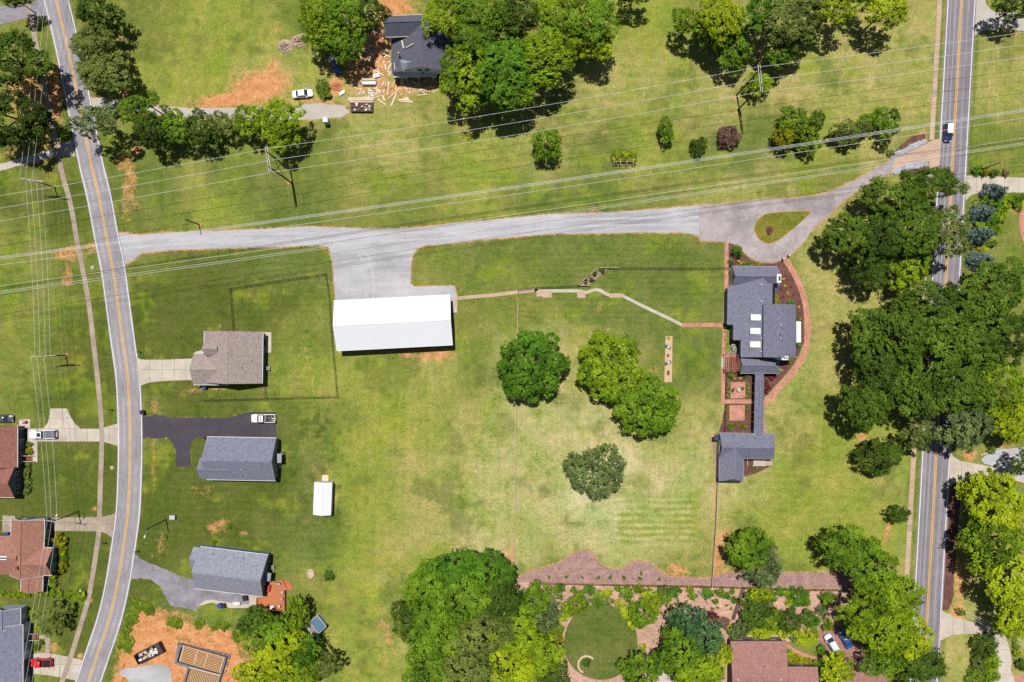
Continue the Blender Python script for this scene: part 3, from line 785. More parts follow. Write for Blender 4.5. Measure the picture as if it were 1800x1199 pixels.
flat('path', [(1806, 330), (1796, 360), (1791, 385), (1793, 410), (1800, 430), (1830, 450), (1830, 330)], M['brick'], 'rose brick path at the right edge', .06)
# paths of the central garden
def path(name, pts, width, mat, label, z=.06):
    o = ribbon_mb(wpts(smooth(pts, 5)), width / 2, -width / 2, z, .1).build(name, M[mat])
    return tag(o, label, None, None, 'structure')
path('path', [(803, 524.5), (840, 521), (870, 518.5), (911, 513.5), (945, 509.5)], .85, 'concrete_pink', 'narrow pale path from the barn corner to the wire fence')
path('path', [(940, 510), (955, 511.3), (985, 511.5), (1016, 511.5), (1030, 514), (1040, 510.8), (1048, 509.5), (1056, 511), (1064, 516), (1072, 519)], .75, 'concrete', 'pale garden path arching between small terraces')
path('path', [(1072, 519), (1091, 518.8), (1098, 522), (1130, 538), (1170, 557), (1199, 571.5)], .75, 'concrete', 'pale straight path slanting down towards the big house')
path('path', [(1199, 571.5), (1235, 571.2), (1273, 571.6)], 1.0, 'brick', 'short brick path reaching the big house from the lawn')
for pts, lb in (([(943, 511), (970, 512), (970, 523), (955, 523), (952, 521), (943, 521.5)], 'larger sandy terrace pad beside the garden path'),
            ([(1015, 512.5), (1029, 512.5), (1029, 524), (1015, 523.5)], 'small square sandy pad below the garden path'),
            ([(1070, 517), (1094, 517), (1097, 523), (1072, 523.5)], 'flat sandy pad where the garden path bends')):
    flat('paving', pts, M['concrete_pink'], lb, .075)
flat('paving', [(793, 524), (803.5, 524), (803.5, 549.5), (796, 549.5)], M['concrete'], 'concrete pad at the barn side door', .08)
flat('paving', [(1170, 591), (1182, 591), (1181, 672), (1167.5, 672)], M['tan_pad'], 'long tan terrace slab with two loungers', .08)
path('brick_path', [(1277, 426), (1276.5, 500), (1274, 575), (1271.5, 640), (1271, 708)], .95, 'brick', 'straight brick path along the west side of the big house')
path('brick_path', [(1379, 453), (1394, 478), (1406, 503), (1414, 528), (1418, 552), (1419, 580), (1417, 611), (1408, 631), (1395, 652), (1380, 669), (1362, 689), (1347, 705), (1340, 710)], 1.35, 'brick', 'curving brick path round the front bed of the big house', .065)
flat('brick_path', [(1268, 702), (1326, 702), (1326, 709.5), (1268, 709.5)], M['brick'], 'brick cross path between the two courts', .085)
flat('paving', [(1284, 672), (1310, 671.5), (1310.5, 700), (1284, 700.5)], M['brick'], 'upper square brick court with garden seats', .085)
flat('paving', [(1282, 712.5), (1309, 712), (1309, 739), (1282, 739.5)], M['brick'], 'lower square brick court, empty', .085)
flat('paving', [(1268, 628), (1274, 628), (1274, 646), (1267.5, 646)], M['concrete'], 'pale landing beside the pergola', .10)
flat('paving', [(1418, 571), (1425, 577), (1426, 590), (1418, 599)], M['brick'], 'rounded brick bulge of the front path', .066)
# planting beds
flat('mulch_bed', [(1281, 428), (1290, 429), (1303, 443), (1320, 457), (1335, 463), (1360, 463.5), (1374, 458), (1392, 482), (1403, 505), (1410, 530), (1413, 560), (1413, 600), (1404, 625), (1390, 648), (1372, 668), (1352, 690), (1343, 699), (1343, 655), (1360, 540), (1340, 500), (1281, 470)], M['mulch'], 'dark mulch bed wrapping the front of the big house', .05, rough=.5)
flat('mulch_bed', [(1275, 640), (1343, 640), (1343, 766), (1262, 766), (1268, 745), (1275, 712)], M['mulch'], 'dark mulch bed round the two brick courts', .045)
flat('mulch_bed', [(1250, 767), (1262, 758), (1270, 770), (1268, 848), (1257, 850), (1254, 792), (1250, 775)], M['mulch_pink'], 'narrow bark bed on the west side of the annexe', .05, rough=.5)
flat('mulch_bed', [(1305, 800), (1352, 803), (1357, 812), (1350, 822), (1330, 832), (1308, 838)], M['mulch'], 'small mulch bed in the corner of the annexe', .05, rough=.5)
flat('mulch_bed', [(1342, 705), (1345, 712), (1343, 735), (1349, 760), (1340, 762)], M['mulch_pink'], 'thin bark strip beside the covered walkway', .05)
flat('mulch_bed', [(1017, 501.5), (1052, 472), (1069, 473), (1035, 502)], M['mulch_pink'], 'slanting bark bed with four round shrubs', .06)
flat('mulch_bed', [(1570, 268), (1590, 250), (1605, 239), (1625, 235), (1628, 244), (1600, 254), (1588, 262)], M['mulch'], 'dark mulch bed above the drive mouth', .05, rough=.6)
flat('mulch_bed', [(1578, 306), (1602, 298), (1631, 292), (1625, 303), (1608, 309)], M['mulch'], 'dark mulch bed below the drive mouth', .05, rough=.6)
flat('mulch_bed', [(1671, 855), (1678, 848), (1690, 849), (1684, 937), (1677, 996), (1676, 1048), (1667, 1072), (1657, 1072), (1660, 1000), (1666, 923)], M['mulch'], 'long dark mulch strip beside the right road', .05, rough=.8)
flat('mulch_bed', BED_GRAVEL, M['mulch_pink'], 'long pink bark bed with a wavy upper edge', .04)
flat('garden_soil', BED_LOW, M['mulch_tan'], 'pale leafy soil of the shrub garden at the bottom', .02, rough=2)
flat('garden_lawn', [(1056 + 65 * math.cos(a / 24 * PI), 1131 + (64 if a < 24 else 70) * math.sin(a / 24 * PI)) for a in range(48)], M['circle'], 'round dark green lawn in the shrub garden', .05)
flat('paving', [(1140, 1160), (1158, 1163), (1180, 1178), (1192, 1199), (1192, 1240), (1150, 1240)], M['concrete'], 'pale stone patio in the shrub garden', .06, rough=1)
flat('bed_ring', [(1348 + 0.1 + 8 * math.cos(a / 8 * PI), 0) if False else (1352.5 + 7 * math.cos(a / 8 * PI), 404.5 + 7 * math.sin(a / 8 * PI)) for a in range(16)], M['mulch'], 'small round mulch ring on the grass island', .13)
flat('brick_path', [(1381, 1126), (1388, 1133), (1400, 1142), (1425, 1152), (1452, 1157), (1452, 1163), (1424, 1158), (1398, 1148), (1383, 1138)], M['brick'], 'orange brick path beside the bottom house', .07)
flat('path', [(57, 1117), (80, 1116), (88, 1117), (88, 1150), (80, 1150), (80, 1122), (57, 1123)], M['concrete_old'], 'short concrete walk to the steps of the slate roofed house', .06)
flat('path', [(52, 776), (66, 776), (66, 812), (57, 812), (57, 790), (52, 790)], M['concrete'], 'concrete walk to the brick steps of the red roofed house', .06)
flat('paving', [(34, 738), (53, 737), (53, 752), (34, 752)], M['concrete'], 'small concrete pad with a pink toy', .06)
flat('paving', [(28, 752), (51, 752), (50, 776), (28, 776)], M['asphalt_new'], 'black asphalt strip at the garage of the red roofed house', .05)
flat('paving', [(5, 906), (27, 907), (25, 936), (4, 935)], M['concrete_old'], 'weathered patio behind the rust brown house', .06)
flat('paving', [(464, 584), (477, 584), (477, 620), (466, 620)], M['concrete'], 'concrete patio beside the taupe roofed house', .06)
flat('paving', [(344, 618), (358, 615), (360, 622), (342, 623)], M['concrete'], 'small concrete step beside the taupe garage', .06)
flat('path', [(347, 1066), (360, 1056), (372, 1054), (422, 1062), (438, 1062), (438, 1047), (456, 1050), (450, 1068), (405, 1069), (372, 1059)], M['concrete'], 'pale concrete edging beside the grey asphalt drive', .06)

flat('lawn_strip', [(1270, 1098), (1300, 1094), (1330, 1100), (1372, 1096), (1395, 1105), (1425, 1112), (1440, 1125), (1425, 1138), (1398, 1132), (1384, 1122), (1330, 1120), (1282, 1122)], M['strip'], 'bright green planted strip behind the rose roofed house', .045, rough=2)
flat('lawn_strip', [(1384, 1136), (1400, 1148), (1425, 1158), (1448, 1164), (1440, 1180), (1386, 1176)], M['strip'], 'green planted corner below the orange brick path', .045, rough=1)
flat('lawn_strip', [(1716, 362), (1730, 344), (1830, 340), (1830, 362), (1786, 360), (1770, 374), (1760, 400), (1745, 420), (1738, 440), (1720, 446), (1712, 420)], M['strip'], 'planted green bank under the blue spruces', .03, rough=2)
# ------------------------------------------------------------------ buildings
class Wing:
    """gabled or hipped wing: eave rectangle centre given in photograph pixels at eave height"""
    def __init__(s, root, px, py, L, Wd, he, rise, wall, roof, ang=0.0, axis='x', ov=.4, hip=(0, 0), t=.16, trim='white', z0=0.0, ridge=True, rake=True):
        k = S * (1 - he / H)
        s.c = W(px, py, he); s.L = L * k; s.Wd = Wd * k; s.he = he; s.rise = rise; s.ov = ov; s.root = root; s.t = t
        s.a = -math.radians(ang) + (PI / 2 if axis == 'y' else 0)
        L, Wd = s.L, s.Wd
        h0, h1 = hip
        T = lambda u, v, z: s.P(u, v, z)
        zr = he + rise
        top = [T(-L/2, -Wd/2, he), T(L/2, -Wd/2, he), T(L/2, Wd/2, he), T(-L/2, Wd/2, he), T(-L/2 + h0, 0, zr), T(L/2 - h1, 0, zr)]
        vs = top + [(p[0], p[1], p[2] - t) for p in top]
        fs = [(0, 1, 5, 4), (2, 3, 4, 5)]
        if h0 > 0: fs.append((3, 0, 4))
        if h1 > 0: fs.append((1, 2, 5))
        fs += [tuple(i + 6 for i in f)[::-1] for f in fs[:]]
        def rim(a, b): fs.append((a, a + 6, b + 6, b))
        rim(0, 1); rim(2, 3)
        if h0 > 0: rim(3, 0)
        else: rim(3, 4); rim(4, 0)
        if h1 > 0: rim(1, 2)
        else: rim(1, 5); rim(5, 2)
        s.roof = MB().add(vs, fs).build('roof', roof, root)
        # walls
        sl = rise / (Wd / 2)
        zt = he + ov * sl - t - .02
        uo, vo = L/2 - ov, Wd/2 - ov
        mb = MB()
        b = [T(-uo, -vo, z0), T(uo, -vo, z0), T(uo, vo, z0), T(-uo, vo, z0)]
        tp = [T(-uo, -vo, zt), T(uo, -vo, zt), T(uo, vo, zt), T(-uo, vo, zt)]
        vs = b + tp
        fs = [(0, 1, 5, 4), (2, 3, 7, 6)]
        za = he + rise - t - .02
        if h1 > 0: fs.append((1, 2, 6, 5))
        else: vs.append(T(uo, 0, za)); fs.append((1, 2, 6, len(vs) - 1, 5))
        if h0 > 0: fs.append((3, 0, 4, 7))
        else: vs.append(T(-uo, 0, za)); fs.append((3, 0, 4, len(vs) - 1, 7))
        mb.add(vs, fs)
        s.wall = mb.build('wall', wall, root)
        s.uo, s.vo, s.zt = uo, vo, zt
        if ridge:
            MB().bar(T(-L/2 + h0, 0, zr + .02), T(L/2 - h1, 0, zr + .02), .3, .06).build('ridge_cap', roof, s.roof)
        if trim:
            for sg in (-1, 1):
                MB().bar(T(-L/2, sg * (Wd/2 + .05), he - .08), T(L/2, sg * (Wd/2 + .05), he - .08), .11, .13).build('gutter', M[trim], root)
            if rake:
                for sg, hh in ((-1, h0), (1, h1)):
                    if hh > 0: continue
                    m = MB()
                    for sv in (-1, 1):
                        m.bar(T(sg * (L/2 + .03), sv * Wd/2, he - .08), T(sg * (L/2 + .03), 0, zr - .08), .06, .2)
                    m.build('rake_board', M[trim], root)
    def P(s, u, v, z):
        ca, sa = math.cos(s.a), math.sin(s.a)
        return (s.c.x + u * ca - v * sa, s.c.y + u * sa + v * ca, z)
    def opening(s, side, pos, z, w, h, name='window', frame='white', pane='glass', shutters=None, proud=.04):
        """window or door on the wall facing 'u+','u-','v+','v-'"""
        if side[0] == 'u':
            u = s.uo if side[1] == '+' else -s.uo
            g = 1 if side[1] == '+' else -1
            f = lambda a, d, zz: s.P(u + g * d, pos + a, zz)
        else:
            v = s.vo if side[1] == '+' else -s.vo
            g = 1 if side[1] == '+' else -1
            f = lambda a, d, zz: s.P(pos + a, v + g * d, zz)
        def plate(x0, x1, z0, z1, d0, d1):
            vs = [f(x, d, zz) for d in (d0, d1) for x, zz in ((x0, z0), (x1, z0), (x1, z1), (x0, z1))]
            return MB().add(vs, [(0, 3, 2, 1), (4, 5, 6, 7), (0, 1, 5, 4), (1, 2, 6, 5), (2, 3, 7, 6), (3, 0, 4, 7)])
        o = plate(-w/2 - .09, w/2 + .09, z - .09, z + h + .09, -.02, proud).build(name, M[frame], s.root)
        plate(-w/2, w/2, z, z + h, proud - .01, proud + .03).build('pane' if name == 'window' else 'panel', M[pane], o)
        if name == 'window':
            plate(-w/2, w/2, z + h / 2 - .03, z + h / 2 + .03, proud, proud + .05).build('glazing_bar', M[frame], o)
        if shutters:
            for sg in (-1, 1):
                x0 = sg * (w/2 + .35)
                plate(x0 - .22, x0 + .22, z - .05, z + h + .05, -.02, proud + .02).build('shutter', M[shutters], o)
        return o

def base_of(px, py): return W(px, py, 0)

def vent(root, px, py, z, r=.09, h=.35, mat='metal_grey', name='vent_pipe'):
    p = W(px, py, z)
    MB().tube([(p.x, p.y, z - .6), (p.x, p.y, z + h)], [r, r], 8).build(name, M[mat], root)

def roof_box(root, px, py, z, lx, ly, lz, mat, name, rz=0):
    p = W(px, py, z)
    return MB().box(p.x, p.y, z - lz / 2, lx, ly, lz, rz).build(name, M[mat], root)

# white barn with a seamed metal roof
R = thing('barn', 'long white metal-roofed barn at the end of the gravel drive', 'barn', W(691, 567))
w = Wing(R, 691.5, 567.5, 204, 88, 4.2, 2.1, M['side_dark'], M['metal_white'], ang=-2.95, ov=.3, trim='white', t=.1)
seam = MB()
n = 44
for i in range(n + 1):
    u = -w.L/2 + w.L * i / n
    for sv in (-1, 1):
        seam.bar(w.P(u, sv * w.Wd/2, w.he + .02), w.P(u, 0, w.he + w.rise + .02), .05, .05)
o = seam.build('roof_seam', M['metal_white'], w.roof); o['kind'] = 'stuff'
for u in (-10, -4, 2, 8): w.opening('v+', u, 0.1, 3.2, 3.2, 'door', 'white', 'side_white')
w.opening('u+', -2.5, 0.1, 1.0, 2.1, 'door', 'white', 'side_white'); w.opening('u+', 2.2, 1.2, 1.2, 1.2)
for v in (-3, 0, 3): w.opening('v-', v * 3.2, 1.4, 1.3, 1.2)

# house A: taupe roof
R = thing('house', 'house with taupe shingle roof and garage beside the fenced yard', 'house', W(400, 628))
w = Wing(R, 410, 628, 91, 103, 2.9, 3.4, M['side_blue'], M['roof_taupe'], ang=0.8, axis='y', rake=False)
w.opening('v-', -3.6, 0.9, 1.1, 1.3); w.opening('v-', .2, 0.9, 1.1, 1.3); w.opening('v-', 3.4, 0.1, 1.9, 2.1, 'door', 'white', 'glass')
g = Wing(R, 371, 649, 62, 55, 2.9, 2.1, M['side_blue'], M['roof_taupe'], ang=0.5, rake=False)
g.opening('u-', 0, 0.05, 4.8, 2.2, 'door', 'white', 'side_white')
d = Wing(R, 372, 613, 26, 24, 4.25, 1.3, M['side_blue'], M['roof_taupe'], z0=3.0, ov=.2, ridge=False, trim=None)
d.opening('u-', 0, 3.75, .8, .45)
for p in ((424, 646, 5.4), (442, 635, 4.4)): vent(R, *p)

# house B: slate blue roof
R = thing('house', 'house with slate blue shingle roof beside the black asphalt drive', 'house', W(425, 806))
w = Wing(R, 424, 806.5, 122, 75, 3.0, 3.0, M['side_green'], M['roof_slate'], ang=1.0, rake=False)
w.opening('u+', 3.0, 1.0, .9, 1.2); w.opening('u+', -3.4, 1.0, .9, 1.2); w.opening('u+', -.2, .1, 1.0, 2.1, 'door', 'white', 'side_white')
w.opening('v+', 2, 1.0, 1.4, 1.2); w.opening('v+', -3.5, 1.0, 1.4, 1.2); w.opening('v-', 3, 1.0, 1.4, 1.2)
g = Wing(R, 380, 823, 58, 37, 3.02, 1.7, M['side_green'], M['roof_slate'], ang=1.0, trim=None)
p = w.P(w.uo + .75, .2, 2.55)
MB().box(p[0], p[1], 2.6, 1.7, 2.2, .12, w.a).build('porch_roof', M['metal_grey'], R)
p = w.P(w.uo + .8, .2, 0)
MB().box(p[0], p[1], .35, 1.6, 2.4, .7, w.a).build('porch', M['wood_grey'], R)
vent(R, 424, 825, 4.6, mat='white'); vent(R, 380, 833, 4.0); vent(R, 425, 836, 4.1)

# house C: pale grey roof with the deck
R = thing('house', 'house with pale grey roof, blue walls and an orange deck', 'house', W(410, 1003))
w = Wing(R, 407, 1005, 120, 74, 3.2, 3.2, M['side_blue'], M['roof_pale'], ang=7.0, rake=False)
for u in (-5.5, -2, 1.5, 5): w.opening('v+', u, 1.1, 1.1, 1.3)
w.opening('u+', 2.5, 1.1, .9, 1.2); w.opening('u+', -.6, .3, 1.0, 2.1, 'door', 'white', 'glass'); w.opening('u+', -3.2, 1.1, .9, 1.2)
g = Wing(R, 354, 981, 32, 36, 3.2, 1.6, M['side_blue'], M['roof_pale'], ang=7.0, trim=None)
p = w.P(w.uo + .75, -.4, 2.6)
MB().box(p[0], p[1], 2.65, 1.6, 2.0, .12, w.a).build('porch_roof', M['roof_pale'], R)
vent(R, 374, 974, 4.2); vent(R, 427, 982, 4.4); vent(R, 421, 994, 5.2, mat='white')
dk = [(474, 1024), (497, 1020), (504, 1036), (501, 1036.5), (499, 1074), (450, 1069), (451, 1051.5), (461, 1053)]
deck = MB().prism(wpts(dk, .75), .66, .78).build('deck', M['wood_deck'], R)
m = MB()
for i in range(34):
    x = 450.5 + i * 1.5
    a, b = W(x, 1027 + max(0, (474 - x)) * 1.05, .79), W(x, 1068.5 + (x - 450) * .1, .79)
    m.bar(a, b, .15, .025)
o = m.build('deck_board', M['wood_deck'], deck); o['kind'] = 'stuff'
for i in range(4):                                   # octagonal corner steps
    rr = 6 + i * 3.4
    cx, cy = 496, 1035
    pts = [(cx, cy)] + [(cx + rr * 1.15 * math.cos(a), cy + rr * 1.05 * math.sin(a)) for a in (-PI/2 - .12, -PI/2 + .45, -PI/4, -.35, .12)]
    MB().prism(wpts(pts), .05 - i * .01, .66 - i * .15).build('step', M['wood_deck'], R)
rl = MB()
for a, b in (((499, 1040), (499, 1074)), ((499, 1074), (450, 1069)), ((450, 1069), (451, 1053))):
    A, B = W(*a, 1.65), W(*b, 1.65)
    rl.bar(A, B, .09, .07)
    for k in range(9):
        q = A.lerp(B, k / 8); rl.bar((q.x, q.y, .75), (q.x, q.y, 1.63), .06, .06)
rl.build('railing', M['wood_deck'], R)

# house D: red brown roof at left edge
R = thing('house', 'red brown roofed house at the left edge with brick steps', 'house', W(0, 810))
w1 = Wing(R, -15, 785, 73, 91, 3.1, 2.9, M['side_slate'], M['roof_red'], axis='y', rake=False)
w1.opening('v-', 2.6, .1, 2.4, 2.1, 'door', 'white', 'side_dark'); w1.opening('v-', -2.0, 1.1, .9, 1.2, shutters='shutter')
w2 = Wing(R, -17, 845, 86, 57, 3.12, 2.3, M['side_slate'], M['roof_red'], ang=1.5, rake=False)
for v in (1.6, -1.6): w2.opening('u+', v, 1.0, .9, 1.25, shutters='shutter')
for i in range(4):
    p = W(45 + i * 3.6, 806.5, 0)
    MB().box(p.x, p.y, .36 - i * .09, .5, 1.35, .72 - i * .18).build('step', M['brick_dk'], R)
for y in (801.5, 811.5):
    a, b = W(38, y, 1.5), W(57, y, .9)
    MB().bar(a, b, .07, .07).bar((a.x, a.y, 0), a, .07, .07).bar((b.x, b.y, 0), b, .07, .07).build('handrail', M['white'], R)

# house E: rust brown roof
R = thing('house', 'rust brown roofed house with several gables beside the round golden shrubs', 'house', W(50, 970))
w1 = Wing(R, 48, 962, 101, 58, 3.3, 2.4, M['side_slate'], M['roof_rust'], axis='y', ang=1.0)
w1.opening('v-', 4.8, .1, 2.6, 2.1, 'door', 'white', 'side_dark'); w1.opening('v-', 1.2, 1.1, 1.1, 1.3); w1.opening('v-', -5.2, 1.1, 1.0, 1.3)
for u in (-1, 1): w1.opening('u+', u * 1.6, 1.1, .9, 1.2)
w2 = Wing(R, 66, 987, 52, 48, 3.32, 2.2, M['side_slate'], M['roof_rust'], ang=1.0, rake=False)
for v in (-2, 0, 2): w2.opening('u+', v, .9, 1.3, 1.5)
w3 = Wing(R, 56, 1020, 40, 38, 2.9, 1.4, M['side_slate'], M['roof_rust'], axis='y', ang=1.0, rake=False)
w3.opening('v-', -1.0, 1.0, 1.1, 1.3)
w4 = Wing(R, 4, 976, 72, 68, 3.25, 2.2, M['side_slate'], M['roof_rust'], trim=None)
roof_box(R, 28, 1000, 6.3, .6, .6, 1.4, 'brick_dk', 'chimney')
roof_box(R, 4, 981, 5.5, 2.0, .9, .35, 'white', 'skylight')
MB().box(*W(84, 939, 0).xy, 1.4, .14, .14, 2.8).build('porch_post', M['white'], R)

# house F: slate roof, bottom left corner
R = thing('house', 'slate roofed pale blue house in the bottom left corner', 'house', W(10, 1150))
w1 = Wing(R, -10, 1162, 128, 100, 3.3, 2.8, M['side_pale'], M['roof_slate'], axis='y')
w1.opening('v-', 7.0, .9, 1.5, 1.5, pane='blind'); w1.opening('v-', 1.3, .9, 1.0, 1.5, pane='blind'); w1.opening('v-', 4.2, .3, 1.0, 2.1, 'door', 'white', 'side_blue')
w1.opening('v-', -2.6, .05, 4.6, 2.2, 'door', 'white', 'side_dark')
w2 = Wing(R, 14, 1086, 34, 44, 3.0, 2.0, M['side_pale'], M['roof_slate'], axis='y')
w2.opening('v-', -.2, .9, 1.1, 1.4, pane='blind')
for i in range(3):
    p = W(60 + i * 3.5, 1120, 0)
    MB().box(p.x, p.y, .3 - i * .09, .5, 1.4, .6 - i * .18).build('step', M['brick_dk'], R)
for y in (1114.5, 1126):
    a, b = W(50, y, 1.5), W(68, y, .9)
    MB().bar(a, b, .06, .06).bar((b.x, b.y, 0), b, .06, .06).build('handrail', M['white'], R)

# the big house with the brick courts
R = thing('house', 'large blue grey roofed house with white skylights and curving brick path', 'house', W(1340, 560))
n1 = Wing(R, 1327, 487, 80, 37, 3.4, 2.5, M['side_white'], M['roof_house'], ang=0.5, trim='metal_grey', rake=False)
n1.opening('v+', 2, 1, 1.2, 1.3); n1.opening('v+', -2, 1, 1.2, 1.3)
zz = lambda x: 3.3 + (x - 1279) * (2.1 / 61)
def slope(pts, f, name='roof', t=.18):
    return MB().slab([W(x, y, f(x)) for x, y in pts], t).build(name, M['roof_house'], R)
slope([(1279, 504), (1278, 571), (1289, 571), (1288.5, 598), (1302, 598), (1302, 628), (1343, 628), (1343, 489), (1300, 489), (1286, 500)], zz)
slope([(1342, 489), (1342, 540), (1358, 540), (1358, 504)], lambda x: 5.45 - (x - 1342) * .055)
wl = MB()
for a, b in (((1281.5, 506), (1280.5, 569)), ((1280.5, 569), (1291, 569)), ((1291, 569), (1290.5, 596)), ((1290.5, 596), (1304, 596)), ((1304, 596), (1304, 626)), ((1356, 505), (1356, 536))):
    A, B = W(*a, 3.2), W(*b, 3.2)
    wl.add([(A.x, A.y, 0), (B.x, B.y, 0), (B.x, B.y, 3.1 + max(0, (min(a[0], b[0]) - 1281) * .03)), (A.x, A.y, 3.1 + max(0, (min(a[0], b[0]) - 1281) * .03))], [(0, 1, 2, 3)])
wl.build('wall', M['side_slate'], R)
e1 = Wing(R, 1370.5, 581.5, 93, 57, 6.0, 2.4, M['side_white'], M['roof_house'], axis='y', ang=0.3, trim='side_dark')
for u in (-4, -1.5, 1.5, 4): e1.opening('v-', u, 3.6, .9, 1.3); e1.opening('v-', u, .9, .9, 1.4)
s1 = Wing(R, 1336, 641.5, 70, 29, 2.9, 1.6, M['side_white'], M['roof_house'], hip=(0, 2.0), trim='metal_grey', rake=False)
s1.opening('v-', 1.0, .9, 1.2, 1.3); s1.opening('v-', -2.0, .1, 1.0, 2.1, 'door', 'white', 'glass')
d1 = Wing(R, 1352, 502, 30, 21, 3.4, 1.4, M['side_white'], M['roof_house'], trim='side_dark')
for x, y in ((1329, 558), (1328, 582), (1327.5, 605.5)):   # three white skylight shafts
    p = W(x, y, 5.25)
    o = MB().box(p.x, p.y, 5.05, 2.5, 1.42, .5).build('skylight', M['white'], R)
    MB().box(p.x, p.y, 5.31, 2.3, 1.2, .05).build('pane', M['blind'], o)
def bay(root, cx, cy, ry, rx, he, name='bay_window'):
    ps = W(cx, cy, 0)
    pts = [(ps.x - rx * math.sin(PI * i / 10), ps.y + ry * math.cos(PI * i / 10)) for i in range(11)]
    o = MB().prism(pts, 0, he).build(name, M['side_white'], root)
    MB().prism([(ps.x + (q[0] - ps.x) * 1.08, ps.y + (q[1] - ps.y) * 1.06) for q in pts], he, he + .14).build('bay_roof', M['side_pale'], root)
    for i in (2, 4, 5, 7):
        a, b = pts[i], pts[i + 1]
        nx, ny = (a[0] + b[0]) / 2 - ps.x, (a[1] + b[1]) / 2 - ps.y
        l = math.hypot(nx, ny); nx, ny = nx / l * .04, ny / l * .04
        MB().add([(a[0] * .85 + b[0] * .15 + nx, a[1] * .85 + b[1] * .15 + ny, .9), (b[0] * .85 + a[0] * .15 + nx, b[1] * .85 + a[1] * .15 + ny, .9),
                  (b[0] * .85 + a[0] * .15 + nx, b[1] * .85 + a[1] * .15 + ny, he - .5), (a[0] * .85 + b[0] * .15 + nx, a[1] * .85 + b[1] * .15 + ny, he - .5)], [(0, 1, 2, 3)]).build('pane', M['glass'], o)
bay(R, 1291.5, 488, 2.2, 1.4, 2.9)
ch = roof_box(R, 1369.5, 489.5, 7.2, 1.0, 2.0, 7.2, 'white', 'chimney')
p = W(1369.5, 489.5, 7.2); MB().box(p.x + .1, p.y, 7.22, .45, 1.0, .1).build('flue', M['black'], ch)
ch = roof_box(R, 1380, 629.5, 8.2, 1.5, .9, 8.2, 'white', 'chimney')
p = W(1380, 629.5, 8.2)
for dx in (-.05, .4): MB().box(p.x + dx, p.y, 8.22, .3, .35, .1).build('flue', M['black'], ch)
p = W(1403, 583.5, 3.1)
MB().box(p.x, p.y, 3.1, 1.25, 5.0, .25).build('portico_roof', M['white'], R)
for dy in (-2.2, -.75, .75, 2.2): MB().tube([(p.x + .45, p.y + dy, 0), (p.x + .45, p.y + dy, 2.98)], .12, 8).build('column', M['white'], R)
for x, y, z, mt in ((1337.5, 501, 5.4, 'white'), (1337, 530, 5.4, 'white'), (1371.5, 571, 8.0, 'white'), (1371, 595, 8.0, 'ac'), (1371, 588, 8.0, 'black'), (1337.5, 595, 5.4, 'white'), (1289, 488, 3.3, 'black'), (1337, 618, 5.4, 'white')):
    vent(R, x, y, z, .13, .4, mt)
# covered walkway between house and annexe
R2 = thing('covered_walkway', 'narrow roofed walkway joining the big house to its annexe', 'walkway', W(1333, 710))
cw = Wing(R2, 1334, 709, 113, 15.5, 2.7, .75, M['roof_house'], M['roof_house'], axis='y', ang=1.3, trim=None, z0=2.35)
cw.wall.name = 'roof_beam'
for i in range(7):
    for sv in (-1, 1):
        p = cw.P(-cw.L/2 + .8 + i * (cw.L - 1.6) / 6, sv * (cw.Wd/2 - .3), 0)
        MB().bar((p[0], p[1], 0), (p[0], p[1], 2.6), .14, .14).build('post', M['white'], R2)
MB().prism(wpts([(1327, 657), (1343, 657), (1341, 762), (1325, 762)]), 0, .12).build('floor', M['brick_dk'], R2)
# annexe
R = thing('annexe', 'L-shaped blue grey roofed annexe below the brick courts', 'house', W(1305, 800))
a1 = Wing(R, 1313, 784, 97, 44, 3.0, 2.2, M['side_white'], M['roof_house'], ang=1.0, hip=(0, 1.0), trim='metal_grey', rake=False)
a1.opening('v-', 3, .1, 1.0, 2.1, 'door', 'white', 'glass'); a1.opening('v-', 4.8, 1, .9, 1.2); a1.opening('v+', -3, 1, 1.1, 1.3); a1.opening('v+', 0, 1, 1.1, 1.3)
a2 = Wing(R, 1286, 815, 63, 42, 3.0, 2.05, M['side_white'], M['roof_house'], axis='y', ang=1.0, hip=(1.0, 0), trim='metal_grey', rake=False)
a2.opening('v-', -2, 1, .9, 1.2)
bay(R, 1270, 786, 2.0, 1.0, 2.8)
MB().prism(wpts([(1323, 807), (1344, 806), (1345, 819), (1323, 819)]), .1, .45).build('porch_deck', M['concrete'], R)
MB().prism(wpts([(1345, 810), (1357, 810), (1357, 818), (1345, 818)]), .06, .2).build('ramp', M['concrete_pink'], R)
m = MB()
for a, b in (((1323, 819), (1345, 819)), ((1314, 807), (1314, 819))):
    A, B = W(*a, 1.2), W(*b, 1.2)
    m.bar(A, B, .07, .07)
    for k in range(5):
        q = A.lerp(B, k / 4); m.bar((q.x, q.y, .2), (q.x, q.y, 1.2), .06, .06)
m.build('railing', M['white'], R)
MB().prism(wpts([(1250, 765), (1261, 765), (1261, 773), (1250, 773)]), .05, .16).build('side_step', M['concrete_pink'], R)
MB().prism(wpts([(1255, 765), (1266, 765), (1266, 774), (1255, 774)], 2.5), 2.45, 2.55).build('door_canopy', M['side_dark'], R)

